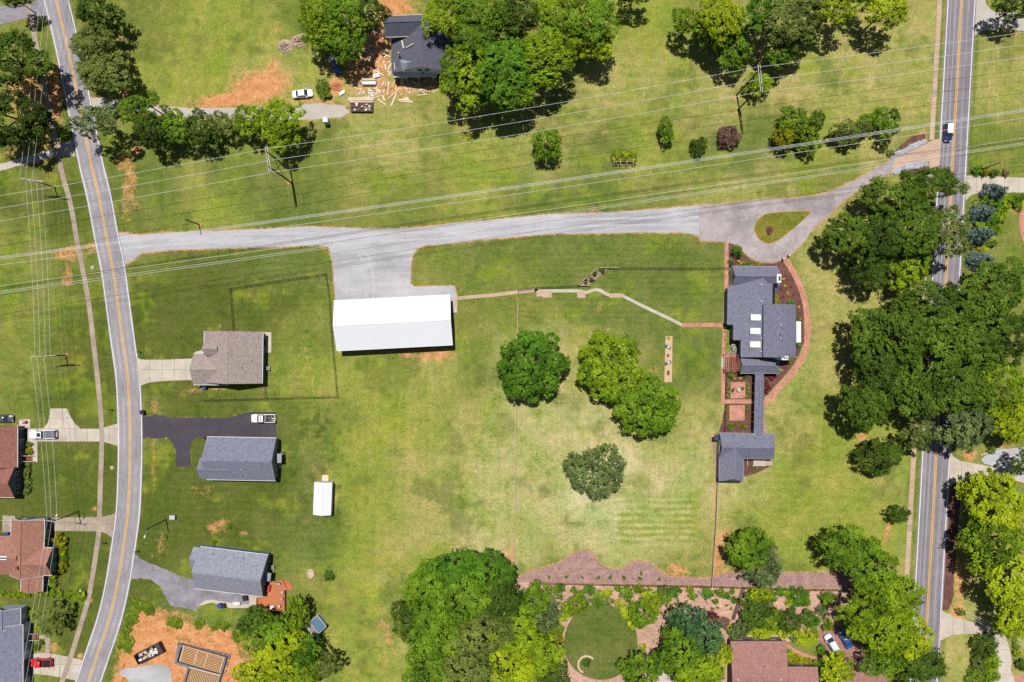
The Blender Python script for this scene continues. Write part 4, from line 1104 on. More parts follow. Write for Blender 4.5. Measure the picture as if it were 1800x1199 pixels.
# house under construction
R = thing('house_under_construction', 'charcoal roofed house under construction amid scattered lumber on red clay', 'house', W(735, 90))
w1 = Wing(R, 745, 86.5, 85, 114, 4.0, 4.0, M['side_white'], M['roof_dark'], axis='y', trim=None)
w1.opening('u-', .9, 4.4, 1.0, 1.2, pane='glass'); w1.opening('u-', -.9, 4.4, 1.0, 1.2, pane='glass'); w1.opening('u-', 3.6, .3, 1.4, 2.1, 'door', 'wood_pale', 'black')
w1.opening('u-', -3.8, .3, 2.4, 2.3, 'door', 'wood_pale', 'black'); w1.opening('u-', 0, .3, 2.6, 2.3, 'door', 'wood_pale', 'black')
w2 = Wing(R, 710, 45.5, 66, 37, 6.3, 2.2, M['side_white'], M['roof_dark'], trim='wood_pale', ang=-2)
for u in (-2.2, -.3, 1.6): w2.opening('v-', u, 5.4, .7, .45)
w3 = Wing(R, 716, 113, 22, 20, 5.6, .9, M['side_white'], M['roof_pale'], trim=None, z0=4.2, ang=-16, hip=(.8, 0), ov=.2)
w3.opening('v-', 0, 4.9, 1.0, .5)
A, B = W(690, 129.5, 3.4), W(770, 128, 3.4)
MB().slab([W(690, 128, 3.5), W(768, 127, 3.5), W(768, 135, 3.1), W(692, 136, 3.1)], .1).build('porch_roof', M['side_white'], R)
for x in (692, 712, 735, 760):
    p = W(x, 134, 3.0); MB().bar((p.x, p.y, 0), (p.x, p.y, 3.0), .14, .14).build('porch_post', M['wood_pale'], R)
MB().bar(W(712, 133.5, 3.05), W(764, 132.5, 3.05), .25, .2).build('porch_beam', M['wood_pale'], R)
for i, (a, b) in enumerate((((706.5, 72), (710, 86)), ((714, 84.5), (727.5, 77.5)), ((693.5, 111), (694.5, 124)))):
    f = lambda p: w1.he + .12 + (p[0] - 688) * .077
    A, B = W(*a, f(a)), W(*b, f(b))
    MB().bar(A + Vector((0, 0, .3)), B + Vector((0, 0, .3)), .3 if i == 0 else .18, .08).build('roof_plank', M['wood_pale'], R)

# house H: rose roof at the bottom
R = thing('house', 'rose brown roofed house at the bottom edge beside the shrub garden', 'house', W(1360, 1190))
h1 = Wing(R, 1333, 1189, 98, 124, 3.2, 1.4, M['side_tan'], M['roof_pink'], ang=0.0, trim='side_dark')
h2 = Wing(R, 1400, 1212, 74, 80, 3.22, 1.2, M['side_tan'], M['roof_pink'], ang=0.5, trim='side_dark')
for u in (-4, 0, 4): h1.opening('v+', u, 1.0, 1.2, 1.3)
h2.opening('v+', 1.5, 1.0, 1.2, 1.3)
for x in (1297, 1372): vent(R, x, 1194, 4.6, .3, .2, 'concrete_pink')
vent(R, 1343, 1172, 4.3, .1, .3, 'black')

# white shed and the little garden shed
R = thing('shed', 'white metal-roofed shed with a ramp standing alone on the lawn', 'shed', W(569, 875))
w = Wing(R, 567, 876.5, 57, 30, 2.4, .75, M['side_white'], M['metal_white'], axis='y', ang=2.2, ov=.15, t=.06)
w.opening('u+', 0, .1, 1.6, 1.9, 'door', 'white', 'side_white')
for u in (-2.2, 2.2): w.opening('v-', u, 1.0, .8, .7)
MB().slab([W(566.5, 835, .03), W(577.5, 835, .03), W(577, 847, .18), W(566, 847, .18)], .06).build('ramp', M['wood_pale'], R)
R = thing('shed', 'small leaning garden shed with one blue roof slope beside the trees', 'shed', W(556, 1098))
w = Wing(R, 554.5, 1100.5, 25, 27, 2.2, 1.1, M['side_white'], M['roof_taupe'], ang=52, ov=.12, t=.06)
A = [w.P(-w.L/2, w.Wd/2 + .02, w.he + .02), w.P(w.L/2, w.Wd/2 + .02, w.he + .02), w.P(w.L/2, .02, w.he + w.rise + .03), w.P(-w.L/2, .02, w.he + w.rise + .03)]
MB().slab(A, .03).build('roof_sheet', surf('blue roof sheet', c(96, 128, 156), 0.5, 0.06), R)
w.opening('u-', 0, .1, 1.0, 1.7, 'door', 'white', 'side_white')

# foundation with floor joists on the building site
R = thing('house_foundation', 'block foundation with open floor joists on the red clay site', 'foundation', W(352, 1170))
out1 = [(318, 1130), (402, 1153), (392, 1187), (308, 1163)]
in1 = [(322.5, 1135), (395.5, 1156), (387, 1182), (315, 1161)]
def wall_run(pts, z, th):
    m = MB()
    n = len(pts)
    for i in range(n):
        a, b = W(*pts[i]), W(*pts[(i + 1) % n])
        d = (b - a).normalized() * th / 2
        m.bar((a.x - d.x, a.y - d.y, z / 2), (b.x + d.x, b.y + d.y, z / 2), th, z - .003 * i)
    return m
wall_run([(319.5, 1132), (398.5, 1154.5), (389.5, 1185), (311.5, 1162.5)], .85, .55).build('block_wall', M['foundation'], R)
wall_run([(334, 1170), (389, 1185), (374, 1240), (317, 1228)], .8, .5).build('block_wall', M['foundation'], R)
def lerp2(a, b, t): return (a[0] + (b[0] - a[0]) * t, a[1] + (b[1] - a[1]) * t)
for i in range(11):
    t = i / 10
    a, b = lerp2(in1[0], in1[3], t), lerp2(in1[1], in1[2], t)
    MB().bar(W(*a, .95), W(*b, .95), .15, .24).build('joist', M['wood_joist'], R)
MB().prism(wpts(in1), .0, .05).build('crawl_floor', M['joint'], R)
for t in (.02, .36, .6, .985):
    a, b = lerp2(in1[0], in1[1], t), lerp2(in1[3], in1[2], t)
    MB().bar(W(*a, 1.0), W(*b, 1.0), .16, .3).build('girder', M['wood_pale'], R)
in2 = [(336, 1176), (386, 1189), (372, 1240), (320, 1228)]
MB().prism(wpts(in2), .0, .05).build('crawl_floor', M['joint'], R)
for i in range(19):
    t = i / 18
    MB().bar(W(*lerp2(in2[0], in2[1], t), .95), W(*lerp2(in2[3], in2[2], t), .95), .15, .24).build('joist', M['wood_joist'], R)
MB().bar(W(333, 1173, 1.0), W(387, 1187, 1.0), .2, .3).build('girder', M['wood_pale'], R)

# pergola
R = thing('pergola', 'red brown slatted pergola against the big house', 'pergola', W(1288, 638))
for i in range(9):
    y = 624 + i * 3.4
    MB().bar(W(1276, y, 2.7), W(1301, y, 2.7), .1, .15).build('slat', M['wood_red'], R)
for i in range(8):
    x = 1277 + i * 3.3
    MB().bar(W(x, 622.5, 2.55), W(x, 653, 2.55), .1, .14).build('beam', M['wood_red'] if i > 1 else M['concrete_pink'], R)
for x, y in ((1276.5, 624), (1276.5, 651.5), (1300, 624), (1300, 651.5)):
    p = W(x, y, 2.5); MB().bar((p.x, p.y, 0), (p.x, p.y, 2.5), .15, .15).build('post', M['wood_red'], R)
MB().prism(wpts([(1276, 622), (1302, 622), (1302, 654), (1276, 654)]), .03, .12).build('terrace', M['brick'], R)
# ------------------------------------------------------------------ trees and shrubs
def crown_mesh(name, lobes, clump_r, leaf, per, seed, down=-.3, up=.35):
    r = np.random.default_rng(seed)
    lobes = np.array(lobes, float)
    C, D, LT = [], [], []
    for k, (x, y, z, rad) in enumerate(lobes):
        n = int(4 * PI * rad * rad / (clump_r * clump_r * 2.5)) + 3
        d = r.normal(size=(n, 3)); d /= np.linalg.norm(d, axis=1)[:, None]
        d = d[d[:, 2] > down]
        p = np.array([x, y, z]) + d * (rad * r.uniform(.72, 1.04, (len(d), 1)))
        keep = np.ones(len(p), bool)
        for j, q in enumerate(lobes):
            if j == k: continue
            keep &= np.linalg.norm(p - q[:3], axis=1) > q[3] * .78
        keep &= r.random(len(p)) > .1
        C.append(p[keep]); D.append(d[keep]); LT.append(np.full(keep.sum(), r.random()))
    C = np.concatenate(C); D = np.concatenate(D); LT = np.concatenate(LT)
    nc = len(C)
    ct = r.random(nc) ** .8
    cr = clump_r * r.uniform(.65, 1.3, nc)
    off = r.normal(size=(nc, per, 3)); off /= np.linalg.norm(off, axis=2)[..., None]
    off[..., 2] = np.where(off[..., 2] < -.2, -off[..., 2] * .6, off[..., 2])
    q = r.uniform(.5, 1.05, (nc, per, 1))
    P = C[:, None, :] + off * q * cr[:, None, None] * np.array([1, 1, .8])
    Nn = off * .6 + D[:, None, :] * .5 + np.array([0, 0, up]) + r.normal(size=(nc, per, 3)) * .38
    Nn /= np.linalg.norm(Nn, axis=2)[..., None]
    P = P.reshape(-1, 3); Nn = Nn.reshape(-1, 3)
    n = len(P)
    tone = (LT[:, None] * .38 + ct[:, None] * .34 + r.random((nc, per)) * .28).reshape(-1)
    t = np.cross(Nn, r.normal(size=(n, 3))); t /= np.linalg.norm(t, axis=1)[:, None]
    b = np.cross(Nn, t)
    s = leaf * r.uniform(.6, 1.3, (n, 1))
    V = np.stack([P - t * s * .75, P - b * s * .45, P + t * s * .75, P + b * s * .45], 1).reshape(-1, 3)
    me = bpy.data.meshes.new(name)
    me.vertices.add(len(V)); me.vertices.foreach_set('co', V.astype(np.float32).ravel())
    me.loops.add(len(V)); me.loops.foreach_set('vertex_index', np.arange(len(V), dtype=np.int32))
    me.polygons.add(n); me.polygons.foreach_set('loop_start', np.arange(0, len(V), 4, dtype=np.int32))
    me.update(calc_edges=True)
    a = me.attributes.new('tone', 'FLOAT', 'FACE')
    a.data.foreach_set('value', tone.astype(np.float32))
    me.materials.append(LEAF['mid'])
    return me

def round_lobes(R0, n, seed, vr=.8, core=.64, rmin=.2, rmax=.4, jit=(.82, 1.26)):
    r = random.Random(seed)
    out = [(0, 0, .05 * R0, R0 * .52)]
    ang = r.random() * 6
    for i in range(n):
        ang += 2.39996 + r.uniform(-.35, .35)
        q = math.sqrt((i + .6) / n)
        rad = R0 * r.uniform(rmin, rmax) * (1.12 - .25 * q)
        d = R0 * q * core * r.uniform(*jit)
        z = R0 * vr * (math.sqrt(max(0, 1 - (q * .92) ** 2)) - .38) * r.uniform(.75, 1.1) * .85
        out.append((d * math.cos(ang), d * math.sin(ang), z, rad))
    for i in range(n // 3):                                # lower skirt
        a = r.random() * 2 * PI
        d = R0 * core * r.uniform(.8, 1.1)
        out.append((d * math.cos(a), d * math.sin(a), -R0 * vr * r.uniform(.25, .5), R0 * r.uniform(rmin, rmax) * .85))
    return out

def cone_lobes(R0, Hc, seed):
    r = random.Random(seed)
    out = []
    for i in range(11):
        t = i / 10
        rr = R0 * (1 - t) ** .8
        k = max(1, int(7 * (1 - t) + 1))
        for j in range(k):
            a = 2 * PI * j / k + i * .7 + r.uniform(-.3, .3)
            out.append((rr * .68 * math.cos(a), rr * .68 * math.sin(a), -Hc / 2 + Hc * t * .94, R0 * (.42 * (1 - t) + .1)))
    return out

POOL = {
 'big': [crown_mesh('crown_big', round_lobes(7.0, 15 + 3 * (i % 3), 10 + i, .72), .78, .36, 26, 30 + i) for i in range(6)],
 'mid': [crown_mesh('crown_mid', round_lobes(3.6, 11 + 2 * (i % 2), 50 + i, .8), .42, .24, 14, 60 + i) for i in range(4)],
 'small': [crown_mesh('crown_small', round_lobes(1.3, 7, 80 + i, .8, .5), .26, .15, 11, 90 + i) for i in range(4)],
 'tiny': [crown_mesh('crown_tiny', round_lobes(.5, 4, 110 + i, .8, .45), .17, .11, 9, 115 + i) for i in range(2)],
 'open': [crown_mesh('crown_open', round_lobes(5.0, 14, 130 + i, .7, .78, .16, .28)[1:], .5, .32, 11, 140 + i, -.6) for i in range(3)],
 'dense': [crown_mesh('crown_dense', round_lobes(8.0, 46, 150 + i, .66, .76, .17, .25, (.95, 1.1)), .5, .32, 15, 160 + i, -.2) for i in range(2)],
 'cone': [crown_mesh('crown_cone', cone_lobes(2.6, 6.0, 170 + i), .36, .2, 13, 175 + i) for i in range(2)],
}
PR = {'big': 7.0, 'mid': 3.6, 'small': 1.3, 'tiny': .5, 'open': 5.0, 'dense': 8.0, 'cone': 2.6}
TRUNK = {}
def trunk_mesh(kind, seed):
    """unit tree: trunk 1 high to the crown centre, limbs spreading within radius 1"""
    key = (kind, seed)
    if key in TRUNK: return TRUNK[key]
    r = random.Random(seed * 7 + 3)
    m = MB()
    b = Vector((r.uniform(-.05, .05), r.uniform(-.05, .05), 0))
    top = Vector((r.uniform(-.08, .08), r.uniform(-.08, .08), 1.05))
    mid = b.lerp(top, .5) + Vector((r.uniform(-.05, .05), r.uniform(-.05, .05), 0))
    m.tube([b, b.lerp(mid, .15) + Vector((0, 0, 0)), mid, top], [.075, .055, .045, .02], 7)
    for i in range(7):
        a = i * 2.4 + r.uniform(-.4, .4)
        s = b.lerp(top, r.uniform(.55, .9))
        e = Vector((math.cos(a) * r.uniform(.5, .75), math.sin(a) * r.uniform(.5, .75), r.uniform(.9, 1.25)))
        k = s.lerp(e, .5) + Vector((0, 0, .06))
        m.tube([s, k, e], [.03, .02, .007], 5)
    me = bpy.data.meshes.new('trunk')
    me.from_pydata(m.v, [], m.f); me.materials.append(M['bark'])
    TRUNK[key] = me
    return me

TREE_N = [0]
def plant(px, py, rx, ry, h, kind, label, pool=None, group=None, name=None, rot=None, cat=None, flat_=.74):
    """rx, ry: crown radii in photograph pixels; h: height in metres"""
    TREE_N[0] += 1
    i = TREE_N[0]
    r = random.Random(i * 13 + 5)
    zc0 = h * .62
    k = S * (1 - zc0 / H)
    RX, RY = rx * k, ry * k
    Rm = (RX + RY) / 2
    if pool is None:
        pool = 'big' if Rm > 4.6 else 'mid' if Rm > 2.0 else 'small' if Rm > .75 else 'tiny'
    rv = min(flat_ * Rm, h * .5)
    if pool == 'cone':
        rv = h * .5 / (6.6 / 2) * PR['cone'] * .98
        zc = h * .5
    else:
        zc = max(h - rv, rv * .55)
    p = W(px, py, min(h * .97, zc + rv * .35))
    is_tree = pool in ('big', 'dense', 'open', 'cone') or h > 4.5
    nm = name or ('conifer' if pool == 'cone' else 'tree' if is_tree else 'shrub')
    root = thing(nm, label, cat or ('tree' if is_tree else 'shrub'), (p.x, p.y, 0), group)
    me = POOL[pool][i % len(POOL[pool])]
    cr = mesh_obj('crown' if is_tree else 'foliage', me, None, root)
    cr.location = (0, 0, zc)
    ang = r.choice([0, PI/2, PI, -PI/2]) if abs(rx - ry) > .2 * max(rx, ry) else r.random() * 6.28
    if rot is not None: ang = 0
    sx, sy = RX / PR[pool], RY / PR[pool]
    if rot is None and abs(abs(ang) - PI/2) < .1 and abs(rx - ry) > .2 * max(rx, ry): sx, sy = sy, sx
    g_ = 1.14 if pool == 'dense' else 1.2 if is_tree and pool != 'cone' else 1.0 if pool == 'cone' else 1.3
    cr.scale = (sx * g_, sy * g_, rv / (PR[pool] * .72))
    cr.rotation_euler = (0, 0, ang if rot is None else -math.radians(rot))
    cr.material_slots[0].link = 'OBJECT'
    cr.material_slots[0].material = LEAF[kind]
    tr = mesh_obj('trunk' if is_tree else 'stem', trunk_mesh('a', i % 5), None, root)
    tr.scale = (Rm * .9, Rm * .9, max(.3, zc))
    tr.rotation_euler = (0, 0, r.random() * 6)
    return root

TREES = [
 # top left
 (12, 100, 58, 46, 15, 'dark', 'broad dark tree at the left edge above the dirt track, upper one'),
 (14, 205, 56, 46, 14, 'dark', 'broad dark tree at the left edge just above the dirt track, lower one'),
 (4, 246, 16, 14, 8, 'bright', 'small bright green tree at the left edge by the dirt track'),
 (20, -6, 26, 14, 9, 'dark', 'dark tree cut by the top edge above the asphalt drive'),
 (163, 14, 37, 32, 11, 'dark', 'dark round tree by the left road, topmost of three'),
 (162, 72, 40, 32, 11, 'olive', 'olive green tree by the left road, middle of three'),
 (182, 128, 48, 36, 10, 'olive', 'wide olive brown tree by the left road, lowest of three'),
 # row along the gravel lane
 (165, 212, 44, 27, 13, 'grey', 'thin grey green tree leaning over the left road', 'open'),
 (222, 196, 26, 22, 10, 'mid', 'open crowned tree between the left road and the hedgerow', 'open'),
 (256, 182, 30, 20, 9, 'mid', 'light green tree at the left end of the hedgerow', 'open'),
 (262, 225, 34, 32, 10, 'dark', 'dark tree at the left end of the hedgerow'),
 (305, 224, 32, 28, 9, 'mid', 'green tree in the hedgerow, third from its left end'),
 (348, 220, 30, 26, 9, 'dark', 'dark green tree near the middle of the hedgerow'),
 (392, 218, 24, 22, 7, 'olive', 'low olive tree near the middle of the hedgerow'),
 (440, 208, 32, 28, 9, 'bright', 'yellow speckled tree right of the hedgerow middle'),
 (492, 212, 42, 38, 11, 'bright', 'large yellow green tree at the right end of the hedgerow'),
 # grove left of the construction house
 (560, 14, 38, 34, 12, 'bright', 'bright tree at the top edge left of the construction house'),
 (605, 28, 44, 42, 13, 'mid', 'tall green tree just left of the construction house, centre of its grove'),
 (566, 58, 36, 28, 11, 'bright', 'bright green tree over the grey brush heap'),
 (606, 76, 36, 28, 11, 'mid', 'green tree overhanging the parked dark blue car'),
 (648, 14, 30, 26, 11, 'dark', 'dark tree behind the construction house at the top edge'),
 # grove right of the construction house
 (782, 22, 44, 36, 14, 'bright', 'bright tree touching the right roof of the construction house'),
 (845, 16, 48, 38, 15, 'mid', 'broad tree at the top edge right of the construction house'),
 (905, 20, 44, 36, 14, 'dark', 'dark green tree at the top edge in the middle of the grove'),
 (832, 66, 40, 34, 14, 'mid', 'green tree in the middle of the grove behind the bright ones'),
 (822, 124, 54, 50, 15, 'bright', 'large bright tree at the front left corner of the grove'),
 (882, 118, 54, 46, 16, 'rich', 'large rich green tree in the front row of the grove'),
 (898, 160, 46, 34, 13, 'mid', 'green tree at the lower edge of the grove beside the power wires'),
 (962, 96, 58, 44, 14, 'bright', 'wide bright tree on the right side of the grove'),
 (985, 24, 46, 40, 13, 'bright', 'bright tree at the top edge right of the grove middle'),
 (1046, 30, 48, 42, 14, 'mid', 'large green tree at the right end of the grove, top edge'),
 (1050, 76, 38, 28, 11, 'lime', 'yellow green tree at the right end of the grove'),
 (1118, -12, 30, 18, 9, 'dark', 'dark tree barely showing at the top edge right of the grove'),
 # top right group
 (1212, 36, 30, 26, 10, 'bright', 'yellow green tree, leftmost of the top right group'),
 (1268, 30, 42, 34, 13, 'lime', 'yellow tipped tree at the top left of the top right group'),
 (1262, 56, 36, 28, 10, 'mid', 'green tree in the middle of the top right group'),
 (1290, 92, 34, 30, 8, 'mid', 'feathery green tree at the lower left of the top right group'),
 (1335, 18, 36, 30, 13, 'rich', 'rich green tree at the top edge of the top right group'),
 (1392, 36, 54, 44, 14, 'olive', 'large olive oak over the middle of the top right group'),
 (1372, 88, 32, 24, 9, 'mid', 'green tree under the olive oak near the H-frame pole'),
 (1470, 14, 38, 30, 12, 'lime', 'yellow green tree at the top edge, second from right of its group'),
 (1520, -4, 32, 18, 10, 'bright', 'bright tree cut by the top edge between two yellow green trees'),
 (1562, 16, 36, 28, 12, 'lime', 'yellow green tree at the top edge, rightmost of its group'),
 (1795, 4, 36, 26, 10, 'dark', 'dark tree in the top right corner over the gravel drive mouth'),
 # lone small trees in the upper meadow
 (959, 251, 26, 29, 7, 'mid', 'lone round tree in the meadow above the gravel drive'),
 (1171, 229, 16, 22, 4.8, 'mid', 'lone small upright tree in the meadow left of the H-frame pole'),
 (1336, 146, 24, 22, 5, 'bright', 'bright round tree under the right H-frame pole'),
 (1398, 212, 36, 26, 7, 'mid', 'green tree, upper part of the clump right of the purple shrub'),
 (1388, 232, 26, 22, 6, 'gold', 'yellowish tree, lower left of the clump right of the purple shrub'),
 (1420, 240, 28, 24, 6, 'bright', 'bright tree, lower right of the clump right of the purple shrub'),
 (1438, 212, 14, 18, 5, 'dark', 'small dark tree at the right side of the clump in the meadow'),
 (1500, 228, 32, 24, 6.5, 'olive', 'olive tree left of the drive mouth, larger of two'),
 (1560, 214, 28, 24, 6, 'mid', 'open green tree nearest the drive mouth', 'open'),
 (1520, 216, 20, 20, 5, 'bright', 'bright little tree between the two trees by the drive mouth'),
 # right side along the road
 (1640, 322, 54, 28, 13, 'oak', 'tall tree leaning over the right road below the drive mouth'),
 (1572, 350, 52, 36, 14, 'oak', 'large green tree on the lawn below the drive mouth'),
 (1492, 408, 38, 36, 12, 'oak', 'green tree at the left tip of the roadside group'),
 (1555, 420, 44, 38, 14, 'dark', 'dark tree in the middle of the roadside group'),
 (1612, 400, 50, 40, 15, 'oak', 'tall tree beside the right road in the upper roadside group'),
 (1672, 414, 38, 44, 14, 'olive', 'olive tree overhanging the right road beside the blue spruces', 'open'),
 (1530, 475, 36, 34, 10, 'dark', 'dark tree at the lower left of the upper roadside group'),
 (1602, 470, 36, 34, 10, 'bright', 'bright tree at the foot of the upper roadside group'),
 (1666, 545, 68, 48, 16, 'oak', 'huge tree covering the right road below the blue spruces'),
 (1752, 512, 58, 50, 14, 'oak', 'large tree right of the road below the blue spruces'),
 (1592, 590, 58, 48, 16, 'oak', 'large tree left of the hidden stretch of the right road, upper'),
 (1530, 575, 42, 36, 13, 'oak', 'rounded tree on the lawn edge opposite the front of the big house'),
 (1552, 645, 46, 40, 14, 'dark', 'dark tree on the lawn edge, middle of the roadside wood'),
 (1640, 625, 62, 50, 17, 'oak', 'huge tree in the centre of the roadside wood'),
 (1716, 600, 58, 48, 15, 'oak', 'large tree on the right of the roadside wood'),
 (1778, 588, 44, 44, 13, 'dark', 'dark tree at the right edge in the roadside wood'),
 (1522, 712, 46, 38, 13, 'oak', 'broad tree at the lower left tip of the roadside wood'),
 (1616, 690, 52, 44, 15, 'oak', 'large tree near the foot of the roadside wood'),
 (1688, 680, 56, 44, 15, 'oak', 'large tree over the road near the foot of the roadside wood'),
 (1702, 750, 40, 42, 12, 'grey', 'grey green tree where the right road comes out of the wood'),
 (1618, 768, 28, 28, 9, 'olive', 'thin olive tree at the foot of the wood beside the sidewalk', 'open'),
 (1766, 680, 44, 44, 12, 'bright', 'bright tree at the right edge above the gravel bay, upper'),
 (1790, 738, 36, 44, 11, 'lime', 'yellow green tree at the right edge above the gravel bay, lower'),
 (1546, 806, 42, 32, 7, 'dark', 'reddish dark round tree alone on the lawn below the roadside wood'),
 (1581, 906, 22, 15, 4.6, 'dark', 'small dark tree beside the sidewalk right of the striped lawn'),
 (1798, 812, 22, 22, 8, 'dark', 'dark tree at the right edge over the gravel bay'),
 # bottom right
 (1756, 882, 56, 48, 13, 'lime', 'large yellow green tree beside the long mulch strip, uppermost'),
 (1752, 952, 56, 48, 13, 'bright', 'large yellow green tree beside the long mulch strip, second from top'),
 (1778, 1022, 54, 50, 13, 'lime', 'large yellow green tree beside the long mulch strip, third from top'),
 (1790, 1080, 40, 42, 11, 'lime', 'yellow green tree overhanging the curving concrete drive'),
 (1486, 968, 42, 38, 11, 'mid', 'tall tree at the right end of the pink bark bed, left one'),
 (1534, 1000, 46, 44, 12, 'mid', 'tall tree at the right end of the pink bark bed beside the sidewalk'),
 (1580, 1056, 46, 36, 11, 'bright', 'bright tree between the parking court and the right road, upper'),
 (1528, 1075, 50, 40, 12, 'bright', 'large bright tree above the parked silver van'),
 (1560, 1112, 54, 42, 12, 'bright', 'large bright tree beside the parked blue car'),
 (1606, 1120, 38, 38, 10, 'lime', 'yellow topped tree at the edge of the right road near the bottom'),
 (1618, 1168, 46, 36, 8, 'dark', 'dark tree at the bottom edge left of the curving drive'),
 (1550, 1166, 38, 30, 8, 'mid', 'green tree at the bottom edge beside the parking court'),
 (1318, 968, 40, 36, 10, 'mid', 'tree standing in the pink bark bed, upper left one'),
 (1345, 1000, 36, 34, 9, 'grey', 'grey green tree standing in the pink bark bed, lower right one'),
 (1470, 1182, 32, 32, 6, 'lime', 'vivid yellow green tree below the parked silver van'),
 # shrub garden trees
 (1212, 1092, 36, 30, 9, 'bluegreen', 'blue green conifer-like tree in the shrub garden'),
 (1236, 1120, 34, 30, 9, 'bluegreen', 'blue green tree beside the rose roofed house'),
 (1202, 1152, 46, 40, 10, 'mid', 'broad green tree left of the rose roofed house, upper'),
 (1226, 1186, 46, 34, 10, 'bright', 'broad bright tree left of the rose roofed house at the bottom edge'),
 (1262, 1150, 22, 34, 7, 'lime', 'yellow green tree against the corner of the rose roofed house'),
 (1126, 1182, 34, 34, 8, 'mid', 'dense green tree at the lower right rim of the round lawn'),
 (1168, 1158, 26, 26, 6, 'mid', 'small tree beside the pale stone patio'),
 # bottom middle wood
 (796, 1008, 48, 38, 13, 'rich', 'rich green tree at the top of the bottom wood, left'),
 (852, 1008, 48, 40, 13, 'rich', 'rich green tree at the top of the bottom wood, right'),
 (748, 1042, 46, 40, 13, 'mid', 'green tree at the upper left of the bottom wood'),
 (812, 1058, 54, 46, 15, 'mid', 'tall green tree in the centre of the bottom wood'),
 (880, 1052, 40, 40, 13, 'dark', 'dark green tree at the upper right of the bottom wood'),
 (715, 1090, 34, 34, 10, 'dark', 'dark tree at the left tip of the bottom wood'),
 (760, 1112, 50, 44, 13, 'mid', 'green tree at the left of the bottom wood centre'),
 (846, 1112, 54, 44, 14, 'olive', 'olive tree with pale twigs right of the bottom wood centre'),
 (905, 1110, 44, 40, 12, 'bright', 'bright tree at the right of the bottom wood'),
 (752, 1172, 44, 40, 11, 'mid', 'green tree at the bottom edge, leftmost of the wood'),
 (822, 1176, 50, 42, 12, 'olive', 'olive tree at the bottom edge in the middle of the wood'),
 (896, 1168, 46, 40, 11, 'lime', 'yellow green tree at the bottom edge of the wood'),
 (950, 1152, 36, 34, 9, 'bright', 'bright tree left of the round garden lawn'),
 (976, 1186, 32, 34, 8, 'dark', 'dark tree at the bottom edge left of the round garden lawn'),
 (940, 1058, 32, 26, 8, 'mid', 'green tree where the bark bed meets the wood'),
 (1010, 1066, 22, 22, 5, 'bright', 'glossy bright tree at the upper left rim of the round garden lawn'),
 # bottom left cluster
 (452, 1094, 38, 26, 8, 'dark', 'dark tree against the orange deck'),
 (462, 1122, 42, 36, 9, 'mid', 'green tree below the orange deck'),
 (521, 1078, 20, 30, 8, 'bright', 'light green tree between the orange deck and the little shed'),
 (536, 1148, 28, 30, 9, 'rich', 'dark green tree below the little shed'),
 (492, 1152, 46, 36, 10, 'lime', 'yellow green tree in the middle of the bottom left cluster'),
 (455, 1184, 40, 28, 7, 'lime', 'yellow green tree at the bottom edge beside the foundation'),
 (524, 1184, 42, 30, 8, 'bright', 'bright tree at the bottom edge of the bottom left cluster'),
 (578, 1168, 20, 24, 8, 'olive', 'thin twiggy tree at the right of the bottom left cluster', 'open'),
 (92, 1090, 24, 26, 6, 'olive', 'thin open tree on the lawn beside the slate roofed house', 'open'),
 # the lawn trees in the middle
 (935, 643, 58, 62, 12, 'rich', 'big round dark green tree standing over the rail fence', 'dense'),
 (1078, 647, 64, 56, 11, 'bright', 'broad glossy tree on the lawn, left of the touching pair', 'dense'),
 (1140, 716, 56, 52, 11, 'mid', 'broad tree on the lawn, right of the touching pair', 'dense'),
]
for t in TREES:
    plant(*t[:7], pool=t[7] if len(t) > 7 else None)
# heart shaped tree
hp = W(1043, 822, 6)
root = thing('tree', 'grey green heart-shaped tree alone on the pale lawn', 'tree', (hp.x, hp.y, 0))
k = S * (1 - 6 / H)
hl = []
rr = random.Random(4)
for (dx, dy, r0) in ((-26, 2, 22), (-8, -8, 18), (0, -17, 17), (30, 26, 13), (14, -14, 24), (32, -4, 20), (34, 14, 16), (-14, 18, 22), (6, 24, 24), (12, 36, 16), (4, 6, 26), (-32, -10, 14), (24, -26, 15), (20, 8, 20)):
    hl.append((dx * k, -dy * k, rr.uniform(-.8, .8), r0 * k * .92))
    for j in range(4):
        a = rr.random() * 6.28
        hl.append(((dx + r0 * .6 * math.cos(a)) * k, (-dy + r0 * .6 * math.sin(a)) * k, rr.uniform(-.4, 1.3), r0 * k * .38))
cr = mesh_obj('crown', crown_mesh('crown_heart', hl, .5, .27, 13, 77, -.2), None, root)
cr.location = (0, 0, 5.5); cr.material_slots[0].link = 'OBJECT'; cr.material_slots[0].material = LEAF['heart']
cr.scale = (1.1, 1.1, 1)
tr = mesh_obj('trunk', trunk_mesh('a', 2), None, root); tr.scale = (3.4, 3.4, 5.2)

# blue spruces
for px, py, lab in ((1757, 336, 'blue spruce beside the concrete drive, uppermost of four'), (1737, 372, 'blue spruce between the two hedges, second of four'),
                    (1735, 412, 'blue spruce, third of four from the top'), (1733, 456, 'blue spruce at the foot of the tan lawn, lowest of four')):
    plant(px, py, 18, 17, 6.0, 'blue', lab, 'cone', 'blue spruces along the right road')
plant(950, 1092, 38, 36, 9, 'grey', 'feathery grey conifer with star-like branches beside the bottom wood', 'cone')

